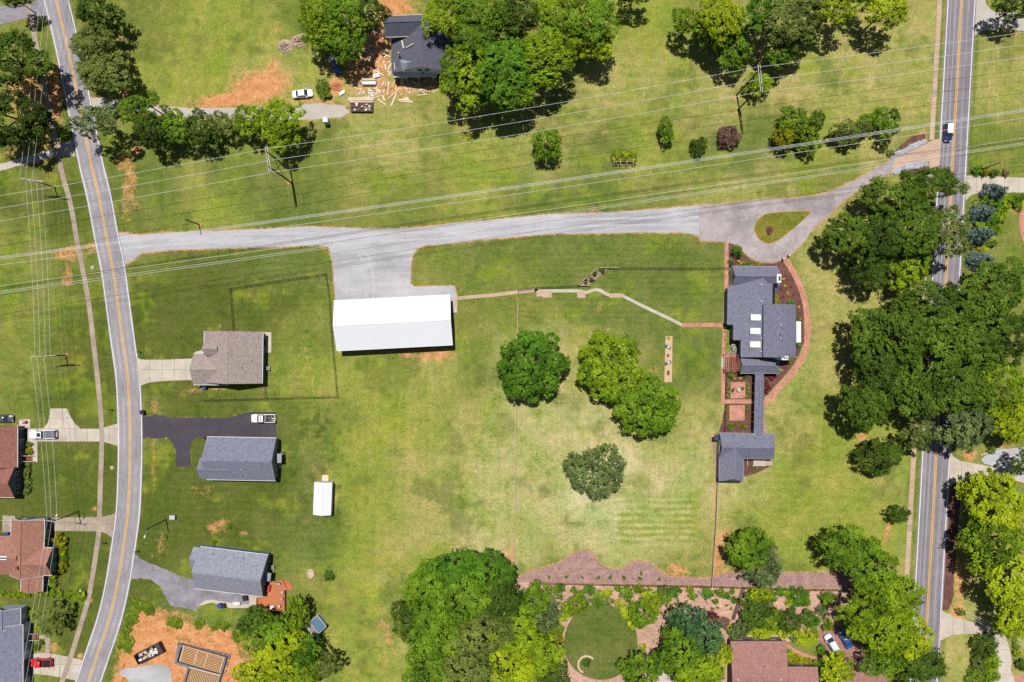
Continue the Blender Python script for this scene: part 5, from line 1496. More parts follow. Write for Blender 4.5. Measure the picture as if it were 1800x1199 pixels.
SHRUBS = [  # px, py, r, h, kind, label, group
 (1229, 258, 15, 3.2, 'dark', 'dark round shrub in the meadow left of the purple shrub', None),
 (1284, 239, 18, 3.6, 'purple', 'purple leaved round shrub below the right H-frame pole', None),
 (567, 157, 15, 1.8, 'weed', 'scrubby bush beside the parked white sedan', None),
 (1297, 442, 11, 2.6, 'rich', 'large round dark green shrub at the corner of the loop drive', None),
 (1286, 460, 6, 1.3, 'grey', 'grey green shrub below the round corner shrub', None),
 (1316, 463, 9, 1.2, 'olive', 'low spreading shrub against the north wall of the big house', None),
 (1332, 465, 6, .8, 'gold', 'low yellow green plant against the north wall of the big house', None),
 (1363, 523, 8, 1.5, 'gold', 'square clipped green shrub beside the east wing of the big house', None),
 (1363, 532, 8, 1.4, 'gold', 'lower half of the clipped shrub block beside the east wing', None),
 (1390, 533, 7, 1.3, 'mid', 'dark green shrub at the north-east corner of the big house', None),
 (1404, 562, 5, 1.0, 'mid', 'small shrub above the white portico', None),
 (1404, 607, 5, 1.0, 'mid', 'small shrub below the white portico', None),
 (1387, 635, 6, 1.2, 'mid', 'green shrub beside the white chimney near the path', None),
 (1352, 407, 5, .9, 'purple', 'brownish shrub in the mulch ring on the grass island', None),
 (400, 926, 6, 1.0, 'mid', 'little round bush in the clay patch above the deck house', None),
 (578, 1014, 10, 1.4, 'dark', 'dark round bush beside the stone fire pit', None),
 (374, 953, 6, .8, 'bright', 'small bright bush behind the deck house', None),
 (362, 771, 5, 1.0, 'maroon', 'small maroon shrub at the corner of the slate blue house', None),
 (50, 781, 6, 1.1, 'mid', 'round green shrub beside the white pickup, upper of two', None),
 (50, 794, 7, 1.2, 'gold', 'round golden shrub above the brick steps', None),
 (103, 950, 12.5, 2.0, 'gold', 'largest golden round shrub at the top of the curved row', None),
 (108, 962, 8.5, 1.4, 'gold', 'golden round shrub, second from top of the curved row', None),
 (109, 973, 8, 1.3, 'lime', 'golden round shrub, third from top of the curved row', None),
 (108, 982, 8, 1.4, 'rich', 'greener round shrub in the middle of the curved row', None),
 (108, 992, 9, 1.5, 'gold', 'golden round shrub, fifth from top of the curved row', None),
 (105, 1002, 8.5, 1.4, 'gold', 'golden round shrub, sixth from top of the curved row', None),
 (93, 1013, 8.5, 1.4, 'bright', 'round green shrub, second last of the curved row', None),
 (91, 1025, 9, 1.5, 'bright', 'round green shrub at the lower end of the curved row', None),
 (139, 1047, 11, 1.4, 'bright', 'wide green shrub beside the sidewalk at the hedge end', None),
 (58, 1079, 9, 1.4, 'bright', 'green shrub at the corner of the slate roofed house', None),
 (67, 1105, 7, .9, 'lime', 'low light green plant by the slate house steps', None),
 (62, 1138, 7, 1.1, 'dark', 'dark shrub beside the walk of the slate roofed house', None),
 (70, 1130, 6, .9, 'mid', 'small green shrub beside the walk of the slate roofed house', None),
 (1730, 1136, 22, 2.2, 'dark', 'large round shrub inside the curving concrete drive', None),
 (1722, 1168, 15, 1.8, 'olive', 'olive shrub on the bank inside the curving drive', None),
 (1744, 1162, 15, 2.0, 'bright', 'clipped oval shrub at the rim of the curving drive, upper', None),
 (1741, 1184, 17, 2.0, 'bright', 'clipped oval shrub at the rim of the curving drive, lower', None),
 (1716, 1196, 18, 1.6, 'mid', 'green shrub at the bottom edge inside the curving drive', None),
 (1786, 1128, 6, 1.2, 'mid', 'small round shrub right of the curving drive, uppermost', None),
 (1788, 1138, 6, 1.2, 'mid', 'small round shrub right of the curving drive, second', None),
 (1790, 1150, 8, 1.3, 'lime', 'small yellow green shrub right of the curving drive, third', None),
 (1796, 1168, 12, 1.6, 'dark', 'dark shrub right of the curving drive, lowest', None),
 (1690, 1077, 8, 1.8, 'mid', 'spiky shrub beside the guy wires at the drive mouth', None),
 (1719, 298, 10, 1.6, 'rich', 'green shrub at the foot of the pole right of the road', None),
 (1733, 302, 9, 1.4, 'gold', 'yellow green shrub, second from the pole right of the road', None),
 (1748, 304, 9, 1.3, 'oak', 'green shrub, third from the pole right of the road', None),
 (1768, 304, 7, 1.0, 'purple', 'brown shrub, farthest from the pole right of the road', None),
 (1590, 306, 9, 1.2, 'oak', 'low green shrub on the lower bed of the drive mouth', None),
 (1566, 268, 7, .9, 'olive', 'low shrub at the tip of the upper bed of the drive mouth', None),
 (1555, 258, 8, 2.0, 'dark', 'dark little bush below the trees by the drive mouth', None),
 (1745, 791, 8, 1.4, 'rich', 'dark clipped bush between the road and the gravel bay', None),
 # shrub garden
 (961, 1032, 7, 1.4, 'mid', 'small round shrub below the fence, leftmost of the garden row', None),
 (976, 1037, 9, 1.6, 'mid', 'round shrub below the fence, second of the garden row', None),
 (987, 1033, 9, 1.6, 'rich', 'round shrub below the fence, third of the garden row', None),
 (983, 1048, 8, 1.4, 'rich', 'round shrub hanging below the garden row', None),
 (1009, 1037, 7, 1.4, 'mid', 'round shrub below the fence, fourth of the garden row', None),
 (1022, 1043, 9, 1.6, 'mid', 'round shrub below the fence, fifth of the garden row', None),
 (1038, 1038, 11, 1.7, 'rich', 'dark round shrub below the fence above the round lawn', None),
 (1054, 1046, 11, 1.6, 'bright', 'bright shrub at the top of the round lawn', None),
 (1070, 1043, 9, 1.5, 'lime', 'yellow green shrub at the top right of the round lawn', None),
 (1030, 1058, 9, 1.3, 'grey', 'silvery shrub beside the top of the round lawn', None),
 (1052, 1060, 12, 1.5, 'rich', 'low dark shrub on the upper rim of the round lawn', None),
 (1070, 1057, 10, 1.3, 'olive', 'olive shrub on the upper rim of the round lawn', None),
 (1087, 1034, 7, 1.5, 'mid', 'round shrub below the fence right of the round lawn', None),
 (1103, 1044, 14, 1.9, 'mid', 'wide shrub below the fence right of the round lawn', None),
 (1120, 1036, 10, 1.6, 'bright', 'bright shrub below the fence in the middle of the garden', None),
 (1091, 1062, 11, 1.3, 'lime', 'light yellow green shrub inside the right rim of the round lawn', None),
 (1104, 1078, 12, 1.0, 'lime', 'pale flowering groundcover shrub right of the round lawn', None),
 (1116, 1094, 13, 1.1, 'lime', 'bright groundcover shrub lower right of the round lawn', None),
 (1134, 1078, 24, 3.6, 'mid', 'large round shrub right of the round lawn', None),
 (1145, 1056, 18, 3.8, 'lime', 'bright yellow green round shrub above the large round one', None),
 (990, 1085, 10, 1.2, 'lime', 'bright shrub at the left rim of the round lawn', None),
 (974, 1104, 16, 2.6, 'mid', 'green shrub between the feathery conifer and the round lawn', None),
 (975, 1124, 15, 2.2, 'gold', 'golden shrub left of the round lawn', None),
 (938, 1042, 11, 2.2, 'lime', 'bright shrub at the left end of the garden near the wood', None),
 (1168, 1048, 15, 2.0, 'mid', 'green hedge shrub below the fence, left part', None),
 (1186, 1040, 12, 2.0, 'rich', 'green hedge shrub below the fence, right part', None),
 (1213, 1037, 8, 1.4, 'lime', 'yellow green shrub below the fence left of the log', None),
 (1219, 1048, 9, 1.4, 'mid', 'green shrub left of the leaning post', None),
 (1246, 1045, 11, 1.7, 'rich', 'round dark shrub left of the log, larger', None),
 (1266, 1043, 9, 1.5, 'mid', 'round shrub left of the log, middle', None),
 (1278, 1048, 8, 1.4, 'rich', 'round shrub left of the log, near it', None),
 (1288, 1040, 6, 1.2, 'bright', 'small round shrub just left of the log top', None),
 (1292, 1055, 7, 1.2, 'rich', 'round dark shrub touching the log', None),
 (1258, 1058, 6, 1.0, 'mid', 'small shrub left of the log, lowest', None),
 (1314, 1045, 6, 1.2, 'rich', 'small round shrub right of the log', None),
 (1338, 1046, 18, 4.0, 'lime', 'light green shrub behind the dark round tree right of the log', None),
 (1330, 1076, 30, 4.4, 'dark', 'large dark round shrub right of the log', None),
 (1352, 1088, 20, 3.2, 'bright', 'bright shrub right of the large dark round shrub', None),
 (1354, 1043, 8, 1.3, 'bright', 'round bright shrub below the fence right of the log', None),
 (1361, 1052, 7, 1.2, 'rich', 'dark shrub below the bright round one right of the log', None),
 (1371, 1042, 9, 1.3, 'rich', 'dark shrub in the island of shrubs, upper left', None),
 (1384, 1043, 8, 1.2, 'bright', 'bright shrub in the island of shrubs, upper middle', None),
 (1404, 1048, 16, 1.6, 'rich', 'wide dark shrub in the middle of the island of shrubs', None),
 (1417, 1048, 9, 1.3, 'rich', 'dark shrub in the island of shrubs, right', None),
 (1388, 1059, 9, 1.2, 'lime', 'light shrub in the island of shrubs, lower left', None),
 (1418, 1060, 8, 1.1, 'mid', 'small shrub in the island of shrubs, lower right', None),
 (1392, 1092, 20, 3.0, 'dark', 'dark leafy shrub above the orange brick path', None),
 (1426, 1090, 16, 2.6, 'rich', 'dark green shrub left of the silver shrub', None),
 (1446, 1073, 12, 2.4, 'grey', 'silver grey round shrub near the parking court', None),
 (1456, 1051, 14, 2.6, 'mid', 'green round shrub at the right end of the garden', None),
 (1456, 1100, 12, 2.0, 'bright', 'green shrub beside the silver van', None),
 (1428, 1112, 14, 1.5, 'lime', 'light shrub above the orange brick path', None),
 (1408, 1122, 12, 1.2, 'lime', 'light groundcover shrub above the orange brick path bend', None),
 (1380, 1108, 14, 1.2, 'lime', 'light groundcover behind the rose roofed house, right', None),
 (1340, 1112, 16, 1.2, 'lime', 'light groundcover behind the rose roofed house, middle', None),
 (1300, 1108, 18, 2.4, 'grey', 'grey green shrub behind the rose roofed house, left', None),
 (1274, 1096, 12, 2.4, 'purple', 'brown purple shrub above the corner of the rose roofed house', None),
 (1254, 1082, 9, 2.4, 'maroon', 'maroon shrub beside the blue green tree', None),
 (1400, 1160, 12, 1.3, 'gold', 'golden shrub below the orange brick path, left', None),
 (1388, 1150, 8, 1.2, 'lime', 'light shrub against the rose roof corner', None),
 (1420, 1166, 10, 1.2, 'gold', 'golden shrub below the orange brick path, right', None),
 (1446, 1142, 9, 1.4, 'rich', 'dark green shrub at the end of the orange brick path', None),
 (1440, 1172, 12, 2.0, 'mid', 'green shrub at the corner of the rose roof', None),
 (1396, 1124, 8, 1.2, 'grey', 'grey shrub at the start of the orange brick path', None),
 (1032, 1166, 8, 1.2, 'dark', 'dark little shrub inside the crescent bench', None),
 (1130, 1140, 8, .9, 'lime', 'bright low shrub at the right rim of the round lawn', None),
 (1185, 1075, 5, .6, 'mid', 'small plant left of the blue green tree', None),
 # hedges right of the road
 (1738, 352, 14, 2.0, 'bright', 'hedge shrub right of the road, upper row, first from the left', None),
 (1756, 351, 14, 2.0, 'rich', 'hedge shrub right of the road, upper row, second', None),
 (1774, 349, 14, 2.0, 'bright', 'hedge shrub right of the road, upper row, third', None),
 (1792, 349, 13, 1.9, 'rich', 'hedge shrub right of the road, upper row, at the edge', None),
 (1766, 366, 11, 1.6, 'bright', 'hedge shrub beside the second spruce', None),
 (1792, 362, 10, 1.4, 'lime', 'light shrub at the right edge below the upper hedge', None),
 (1724, 396, 13, 1.8, 'bright', 'hedge shrub of the lower row, nearest the road', None),
 (1742, 390, 13, 1.8, 'rich', 'hedge shrub of the lower row, middle', None),
 (1760, 382, 11, 1.6, 'bright', 'hedge shrub of the lower row, nearest the tan lawn', None),
 (1756, 402, 10, 1.4, 'bright', 'hedge shrub right of the third spruce', None),
 (1722, 424, 9, 1.3, 'gold', 'golden shrub below the third spruce', None),
 (1726, 443, 10, 1.3, 'gold', 'golden shrub above the lowest spruce', None),
 (1745, 428, 9, 1.3, 'oak', 'green shrub lower right of the third spruce', None),
]
for px, py, r, h, kd, lab, gp in SHRUBS:
    plant(px, py, r, r, h, kd, lab, group=gp)
# alike small plants
def many(pts, r, h, kd, lab, gp):
    for px, py in pts: plant(px, py, r * RNG.uniform(.85, 1.15), r * RNG.uniform(.85, 1.15), h, kd, lab, group=gp)
many([(1029, 494.5), (1041, 492), (1047, 481), (1058, 476)], 5, 1.0, 'dark', 'round dark shrub in the slanting bark bed', 'four shrubs in the slanting bark bed')
many([(1285, 660.5), (1313, 660.5), (1285, 750), (1308, 750)], 5.5, 1.1, 'mid', 'clipped round shrub at a corner of the two brick courts', 'corner shrubs of the brick courts')
many([(965.5, 1014), (996, 1014), (1023.5, 1014), (1052, 1015), (1074, 1015), (1096.5, 1015.5), (1126, 1017.5), (1159, 1018), (1127, 1009)], 3.6, .6, 'rich', 'small round plant in the pink bark bed', 'row of small plants in the pink bark bed')
many([(953, 1003), (981, 993), (997, 985), (1007, 974), (1022, 970), (1036, 970), (1042, 977), (1049, 987), (1060, 995), (1070, 999), (1082, 1003), (1098, 1001), (1105, 996), (1118, 990), (1131, 990), (1142, 994), (1152, 1001), (1165, 1009)], 1.6, .25, 'yellow', 'tiny yellow plant along the wavy edge of the bark bed', 'yellow edging plants of the bark bed')
many([(1162, 1065), (1172, 1066), (1179, 1064), (1188, 1062), (1163, 1078), (1175, 1077), (1187, 1079), (1169, 1085), (1192, 1055), (1198, 1060), (1207, 1058), (1262, 1069), (1285, 1070), (1277, 1064), (1253, 1070)], 3, .5, 'weed', 'tiny round plant on the bare garden soil', 'tiny plants on the garden soil')
many([(1377.5, 490), (1380.5, 503), (1384.5, 515.5), (1404.5, 541), (1373, 651), (1399.5, 628), (1299.5, 459), (1303, 462)], 3, .5, 'yellow', 'small yellow flowering plant in the front mulch bed', 'yellow flowers in the front bed')
many([(1292, 665.5), (1301, 665.5), (1259.5, 761.5), (1259, 784.5), (1297, 658)], 2.6, .5, 'yellow', 'small yellow flowering plant beside the brick courts', 'yellow flowers beside the courts')
many([(1281, 674), (1281, 681), (1281, 689), (1314, 675), (1314, 682), (1314, 689), (1314, 696), (1281, 697)], 3.6, .6, 'bright', 'green border plant beside the upper brick court', 'border plants of the upper court')
many([(1278, 715), (1278, 723), (1278, 731), (1313, 714), (1313, 721), (1313, 728), (1313, 735), (1278, 738), (1290, 747), (1297, 750), (1296, 743)], 2.8, .5, 'weed', 'small border plant beside the lower brick court', 'border plants of the lower court')
many([(1385, 492), (1391, 505), (1395.5, 519), (1367, 509), (1374, 509), (1377, 522)], 2, .35, 'maroon', 'tiny dark red plant in the front mulch bed', 'dark red plants in the front bed')
many([(47, 817), (48, 825), (46, 833), (49, 841), (47, 849), (48, 857), (46, 864)], 6, 1.0, 'olive', 'brownish foundation shrub along the gabled wall of the red roofed house', 'foundation shrubs of the red roofed house')
many([(4, 1044), (14, 1045), (25, 1046), (35, 1044), (46, 1046), (64, 1045), (80, 1044), (92, 1044), (105, 1044), (118, 1045)], 7, .9, 'bright', 'low hedge shrub in the row between the rust and slate houses', 'low hedge between two houses')
many([(1275, 583), (1276, 590), (1275, 597), (1276, 604), (1275, 611)], 2.4, .4, 'lime', 'light green edging plant between brick path and big house', 'edging plants west of the big house')
many([(1322, 821), (1330, 824), (1314, 826), (1325, 828)], 2.6, .4, 'weed', 'small plant in the annexe corner bed', 'plants in the annexe corner bed')
many([(1348, 675), (1356, 664), (1352, 683), (1362, 660), (1347, 690)], 5, .8, 'maroon', 'dark red brown shrub beside the covered walkway', 'red brown shrubs beside the walkway')
# weeds on the bank of the building site
many([(236, 1058), (240, 1070), (232, 1080), (228, 1094), (222, 1108), (218, 1120), (226, 1128), (234, 1090), (244, 1062), (255, 1068), (216, 1134), (224, 1140), (300, 1092), (309, 1095), (311, 1098), (350, 1096), (378, 1100), (395, 1102), (415, 1120), (262, 1074)], 10, .55, 'weed', 'weedy clump on the rim of the red clay site', 'weeds round the clay site')

# grape trellis
R = thing('grape_trellis', 'leafy vine trellis with wooden posts in the meadow', 'trellis', W(1096, 281))
for i in range(4):
    p = W(1079 + i * 11.5, 276, 1.7)
    MB().bar((p.x, p.y, 0), (p.x, p.y, 1.75), .1, .1).build('post', M['wood_pale'], R)
    q = W(1079 + i * 11.5, 288, 1.7)
    MB().bar((q.x, q.y, 0), (q.x, q.y, 1.75), .1, .1).build('post', M['wood_rail'], R)
    MB().bar((p.x, p.y, 1.72), (q.x, q.y, 1.72), .08, .1).build('crossbar', M['wood_pale'], R)
for y in (280, 284.5, 289):
    MB().bar(W(1078, y, 1.8), W(1115, y, 1.8), .06, .06).build('rail', M['wood_rail'], R)
o = mesh_obj('foliage', crown_mesh('vine', [((i - 3) * .75, .25 + RNG.uniform(-.25, .25), RNG.uniform(-.1, .2), .62) for i in range(7)] + [((i - 3) * .75, -.5, -.5, .35) for i in range(7)], .24, .17, 12, 201), None, R)
o.location = (0, .45, 1.95); o.scale = (1.1, 1.5, 1); o.material_slots[0].link = 'OBJECT'; o.material_slots[0].material = LEAF['lime']

# pale blossoms on the glossy lawn tree
for t in bpy.data.objects:
    if t.get('label', '').startswith('broad glossy tree'):
        m = MB(); r = random.Random(3); cr = [q for q in t.children if q.name.startswith('crown')][0]
        n_, k_ = 0, len(cr.data.vertices)
        while n_ < 44:
            v = cr.data.vertices[r.randrange(k_)].co
            x, y, z = v.x * cr.scale.x, v.y * cr.scale.y, v.z * cr.scale.z
            ca, sa = math.cos(cr.rotation_euler.z), math.sin(cr.rotation_euler.z)
            x, y = x * ca - y * sa, x * sa + y * ca
            if v.z < 2.2 or r.random() > (.25 + .75 * max(0, (x + y) / 8)): continue
            m.box(x, y, z + cr.location.z + .15, .17, .17, .1, r.random()); n_ += 1
        o = m.build('blossom', M['wrap'], t, False, True); o['kind'] = 'stuff'
# ------------------------------------------------------------------ poles and wires
def pole_line(mb, base, top, r0=.17, r1=.12):
    mb.tube([base, top], [r0, r1], 8)

def h_frame(tops, arm, label):
    """two-pole tower: tops are photograph pixels at 15 m"""
    Z = 15.3
    A, B = W(*tops[0], Z), W(*tops[1], Z)
    R = thing('power_tower', label, 'power pole', ((A.x + B.x) / 2, (A.y + B.y) / 2, 0))
    for P_ in (A, B):
        MB().tube([(P_.x, P_.y, 0), (P_.x, P_.y, Z + .8)], [.2, .14], 8).build('pole', M['wood_pole'], R)
    a, b = W(*arm[0], Z), W(*arm[1], Z)
    d = (b - a).normalized().cross(Vector((0, 0, 1)))
    for s_ in (-.22, .22):
        MB().bar(a + d * s_, b + d * s_, .14, .2).build('crossarm', M['arm'], R)
    ins = []
    for t in (.02, .5, .98):
        q = a.lerp(b, t)
        MB().tube([(q.x, q.y, Z - .9), (q.x, q.y, Z - .05)], [.09, .09], 6).build('insulator', M['metal_grey'], R)
        ins.append(Vector((q.x, q.y, Z - .9)))
    MB().bar((A.x, A.y, 6), (B.x, B.y, 12), .1, .12).bar((B.x, B.y, 6), (A.x, A.y, 12), .1, .12).build('cross_brace', M['wood_pole'], R)
    return ins
T1 = h_frame(((470.5, 268), (474, 294)), ((468, 258), (475, 302)), 'left wooden H-frame power pole standing in the meadow')
T2 = h_frame(((1335.3, 123), (1338, 151)), ((1334, 114), (1338.5, 160)), 'right wooden H-frame power pole above the purple shrub')

def wire(p0, p1, sag, r, mat, label, group, n=28):
    pts = []
    for i in range(n + 1):
        t = i / n
        q = Vector(p0).lerp(Vector(p1), t)
        q.z -= sag * 4 * t * (1 - t)
        pts.append(q)
    m = MB().tube(pts, r, 4)
    solo(m, 'power_wire', M[mat], label, 'wire', pts[0], group)
L0 = [W(-120, y, 14.6) for y in (363, 385, 408)]
R0_ = [W(2050, y, 14.6) for y in (19, 41, 63)]
for i, nm in enumerate(('uppermost', 'middle', 'lowest')):
    wire(L0[i], T1[i], 1.0, .033, 'wire', f'{nm} of three wires running left from the left H-frame pole', 'H-frame line wires')
    wire(T1[i], T2[i], 2.0, .033, 'wire', f'{nm} of three wires between the two H-frame poles', 'H-frame line wires')
    wire(T2[i], R0_[i], 1.4, .033, 'wire', f'{nm} of three wires running right from the right H-frame pole', 'H-frame line wires')
for (ya, yb, r, mt, lab) in ((455.5, 190, .036, 'wire', 'topmost wire of the tight bundle crossing above the gravel drive'), (457.5, 192.2, .036, 'wire', 'second wire of the tight bundle crossing above the gravel drive'),
                             (459.5, 194.5, .036, 'wire', 'third wire of the tight bundle crossing above the gravel drive'), (470, 206, .033, 'wire', 'single wire just below the tight bundle over the gravel drive'),
                             (492, 226, .02, 'wire_thin', 'faint thin wire halfway between the bundle and the lower pair'), (507, 242, .033, 'wire', 'wire just above the lowest pair over the gravel drive'),
                             (517, 250, .033, 'wire', 'upper wire of the lowest pair over the gravel drive'), (520.5, 253, .033, 'wire', 'lower wire of the lowest pair over the gravel drive')):
    ya, yb = ya - 6, yb - 1
    sl = (yb - ya) / 1800
    wire(W(-130, ya - 130 * sl, 14), W(1960, yb + 160 * sl, 14), 4.6, r, mt, lab, 'cross-country wires over the gravel drive', 44)

def street_pole(base, top, h, arms, label, name='utility_pole', lamp=None):
    """single pole whose foot and head stand at the given photograph pixels"""
    B = W(*base)
    R = thing(name, label, 'utility pole', B)
    MB().tube([(B.x, B.y, 0), (B.x, B.y, h)], [.16, .11], 8).build('pole', M['wood_pole'], R)
    for (dz, ang, ln) in arms:
        a = -math.radians(ang)
        d = Vector((math.cos(a), math.sin(a), 0)) * ln / 2
        MB().bar((B.x - d.x, B.y - d.y, h - dz), (B.x + d.x, B.y + d.y, h - dz), .14, .16).build('crossarm', M['arm'], R)
        for t in (-.95, -.4, .4, .95):
            MB().tube([(B.x + d.x * t, B.y + d.y * t, h - dz), (B.x + d.x * t, B.y + d.y * t, h - dz + .3)], .06, 6).build('insulator', M['metal_grey'], R)
    if lamp:
        a = -math.radians(lamp)
        e = Vector((B.x + math.cos(a) * 1.6, B.y + math.sin(a) * 1.6, h - .4))
        MB().tube([(B.x, B.y, h - .9), e], .04, 6).build('lamp_arm', M['metal_grey'], R)
        MB().box(e.x, e.y, e.z, .6, .28, .16, a).build('lamp_head', M['white'], R)
    return B
PC = street_pole((97, 330), None, 8.2, ((.2, 8, 6.0), (1.0, 4, 4.2), (1.8, 6, 2.6)), 'utility pole with crossarms left of the road beside the dirt track')
PD = street_pole((116, 624.5), None, 8.2, ((.2, -3, 6.0), (.9, -3, 3.6)), 'utility pole with a long crossarm on the left lawn')
PE = street_pole((138, 899), None, 9.5, ((.2, 10, 2.6),), 'utility pole with a lamp beside the rust brown house drive', lamp=-60)
PF = street_pole((292, 913), None, 9.5, (), 'leaning street lamp pole on the lawn beside the left road', 'lamp_pole', 100)
PG = street_pole((350, 395), None, 7.4, (), 'bare pole at the upper edge of the gravel drive')
PH = street_pole((1722, 299), None, 7.0, (), 'bare pole right of the right road among the shrubs')
def pxl(B, h, dx, dy=0): return Vector((B.x + dx, B.y + dy, h))
for i, dx in enumerate((-1.9, -.7, .6, 1.8)):
    nm = ('first', 'second', 'third', 'fourth')[i]
    wire(pxl(PC, 7.4, dx, -.1), pxl(PD, 8.2, dx * .95), .5, .024, 'wire', f'{nm} from the left of four wires between the two left lawn poles', 'wires beside the left road')
for i, dx in enumerate((-2.7, -1.4, .2)):
    nm = ('leftmost', 'middle', 'rightmost')[i]
    wire(pxl(PC, 8.2, dx, .4), W(78 + 9 * i, -90, 8.6), .4, .024, 'wire', f'{nm} of three wires running up from the dirt track pole', 'wires beside the left road')
    wire(pxl(PD, 8.2, dx), pxl(PE, 9.4, (-1.2, -.2, 1.1)[i]), .6, .024, 'wire', f'{nm} of three wires running down from the left lawn pole', 'wires beside the left road')
    wire(pxl(PE, 9.4, (-1.2, -.2, 1.1)[i]), W(8 + 12 * i, 1330, 9), .6, .024, 'wire', f'{nm} of three wires passing over the rust brown house', 'wires beside the left road')
wire(pxl(PE, 8.6, 0), W(-60, 915, 5), .3, .03, 'wire', 'service wire drooping across the rust brown roof', 'wires beside the left road')
B = W(1683, 1074); B2 = W(1748, 1106)
for i in range(3):
    wire((B.x - 0 + i * .2, B.y + i * .3, .1), (B2.x + i * .5 + 3, B2.y + .8 * i - 1.5, 9), 0.0, .03, 'wire', ('left', 'middle', 'right')[i] + ' guy wire slanting over the curving drive mouth', 'guy wires at the drive mouth', 2)

# ------------------------------------------------------------------ fences
def along(pts, step):
    w = [W(*p) for p in pts]
    out = []
    for i in range(len(w) - 1):
        n = max(1, round((w[i + 1] - w[i]).length / step))
        out += [w[i].lerp(w[i + 1], k / n) for k in range(n)]
    out.append(w[-1])
    return out

def rail_fence(pts, label, mat='wood_rail', h=1.15, step=2.6, rails=(.35, .7, 1.05)):
    q = along(pts, step)
    R = thing('rail_fence', label, 'fence', q[0])
    for p in q:
        MB().bar((p.x, p.y, 0), (p.x, p.y, h), .2, .2).build('post', M[mat], R)
    for a, b in zip(q, q[1:]):
        for z in rails:
            j = RNG.uniform(-.03, .03)
            MB().bar((a.x + j, a.y + j, z + j), (b.x + j, b.y, z), .13, .14).build('rail', M[mat], R)
rail_fence([(911, 528), (909, 600), (907, 700), (905, 860), (903, 1020)], 'weathered wooden rail fence running down the middle of the lawns')
rail_fence([(1260, 850), (1257, 925), (1250, 1029)], 'weathered wooden rail fence below the annexe', 'wood_rail')
rail_fence([(903, 1022), (930, 1022.6)], 'short pale rail fence at the corner of the bark bed', 'stone')

def wire_fence(pts, label, h=1.35, step=2.4, rail=True):
    q = along(pts, step)
    R = thing('wire_fence', label, 'fence', q[0])
    for p in q: MB().tube([(p.x, p.y, 0), (p.x, p.y, h + .05)], .05, 6).build('post', M['fence_black'], R)
    for a, b in zip(q, q[1:]):
        MB().bar((a.x, a.y, h), (b.x, b.y, h), .06, .06).build('top_rail', M['fence_black'], R)
    m = MB()
    for a, b in zip(q, q[1:]):
        L_ = (b - a).length
        n = max(1, int(L_ / .22))
        for k in range(n):
            t0 = k / n
            p, r = a.lerp(b, t0), a.lerp(b, min(1, t0 + 1 / n))
            m.bar((p.x, p.y, .05), (r.x, r.y, h - .05), .018, .018)
            m.bar((p.x, p.y, h - .05), (r.x, r.y, .05), .018, .018)
        for z in (.1, .5, .9):
            m.bar((a.x, a.y, z), (b.x, b.y, z), .018, .018)
    o = m.build('wire_mesh', M['fence_black'], R); o['kind'] = 'stuff'
wire_fence([(406, 508), (490, 494), (574, 482), (580, 520), (585, 600), (595, 697), (470, 700), (360, 703)], 'black chain-link fence round the yard of the taupe roofed house')
wire_fence([(407, 509), (413, 582)], 'short black chain-link fence from the yard corner to the taupe house')
wire_fence([(467, 676), (470, 699)], 'shortest black chain-link piece below the taupe house')
wire_fence([(911, 528), (911, 509.5), (945, 506), (985, 503.5), (1018, 502)], 'black wire fence above the arching garden path')
wire_fence([(1090, 471.5), (1180, 471.5), (1280, 471.5)], 'black wire fence running straight to the big house')
wire_fence([(930, 1023), (1060, 1026), (1249, 1030)], 'dark wire fence along the lower edge of the bark bed, left part')
wire_fence([(1251, 1030), (1380, 1034), (1496, 1036.5)], 'dark wire fence along the lower edge of the bark bed, right part')
wire_fence([(1275, 655), (1274, 700)], 'dark wire fence beside the upper brick court', 1.1)
wire_fence([(1274, 711), (1272.5, 760)], 'dark wire fence beside the lower brick court', 1.1)
R = thing('board_fence', 'low grey board fence edging the slanting bark bed', 'fence', W(1040, 490))
for a, b in (((1017, 501.5), (1034, 485)), ((1034, 485), (1052, 471.5)), ((1052, 471.5), (1071, 471.5)), ((1071, 471.5), (1089, 471.5)), ((1017, 502), (1036, 502.5))):
    A, B_ = W(*a), W(*b)
    MB().bar((A.x, A.y, .45), (B_.x, B_.y, .45), .1, .8).build('board', M['arm'], R)
    MB().bar((A.x, A.y, 0), (A.x, A.y, 1.0), .16, .16).build('post', M['wood_pole'], R)

# ------------------------------------------------------------------ vehicles
def paint(name, col, rough=.3):
    m, nt, N, L, P = new_mat(name)
    P.inputs['Base Color'].default_value = (*col, 1)
    P.inputs['Roughness'].default_value = rough
    P.inputs['Coat Weight'].default_value = .6
    P.inputs['Coat Roughness'].default_value = .08
    tc = N.new('ShaderNodeTexCoord').outputs['Object']
    f = tex_noise(nt, tc, 3, 3, .6)
    L.new(ramp(nt, f, [(.3, tuple(x * .9 for x in col)), (.7, tuple(min(1, x * 1.05) for x in col))]), P.inputs['Base Color'])
    return m
LAMP_W = surf('headlamp glass', c(230, 235, 240), .15, .03)
LAMP_R = surf('tail lamp red', (.35, .01, .01), .25, .05)

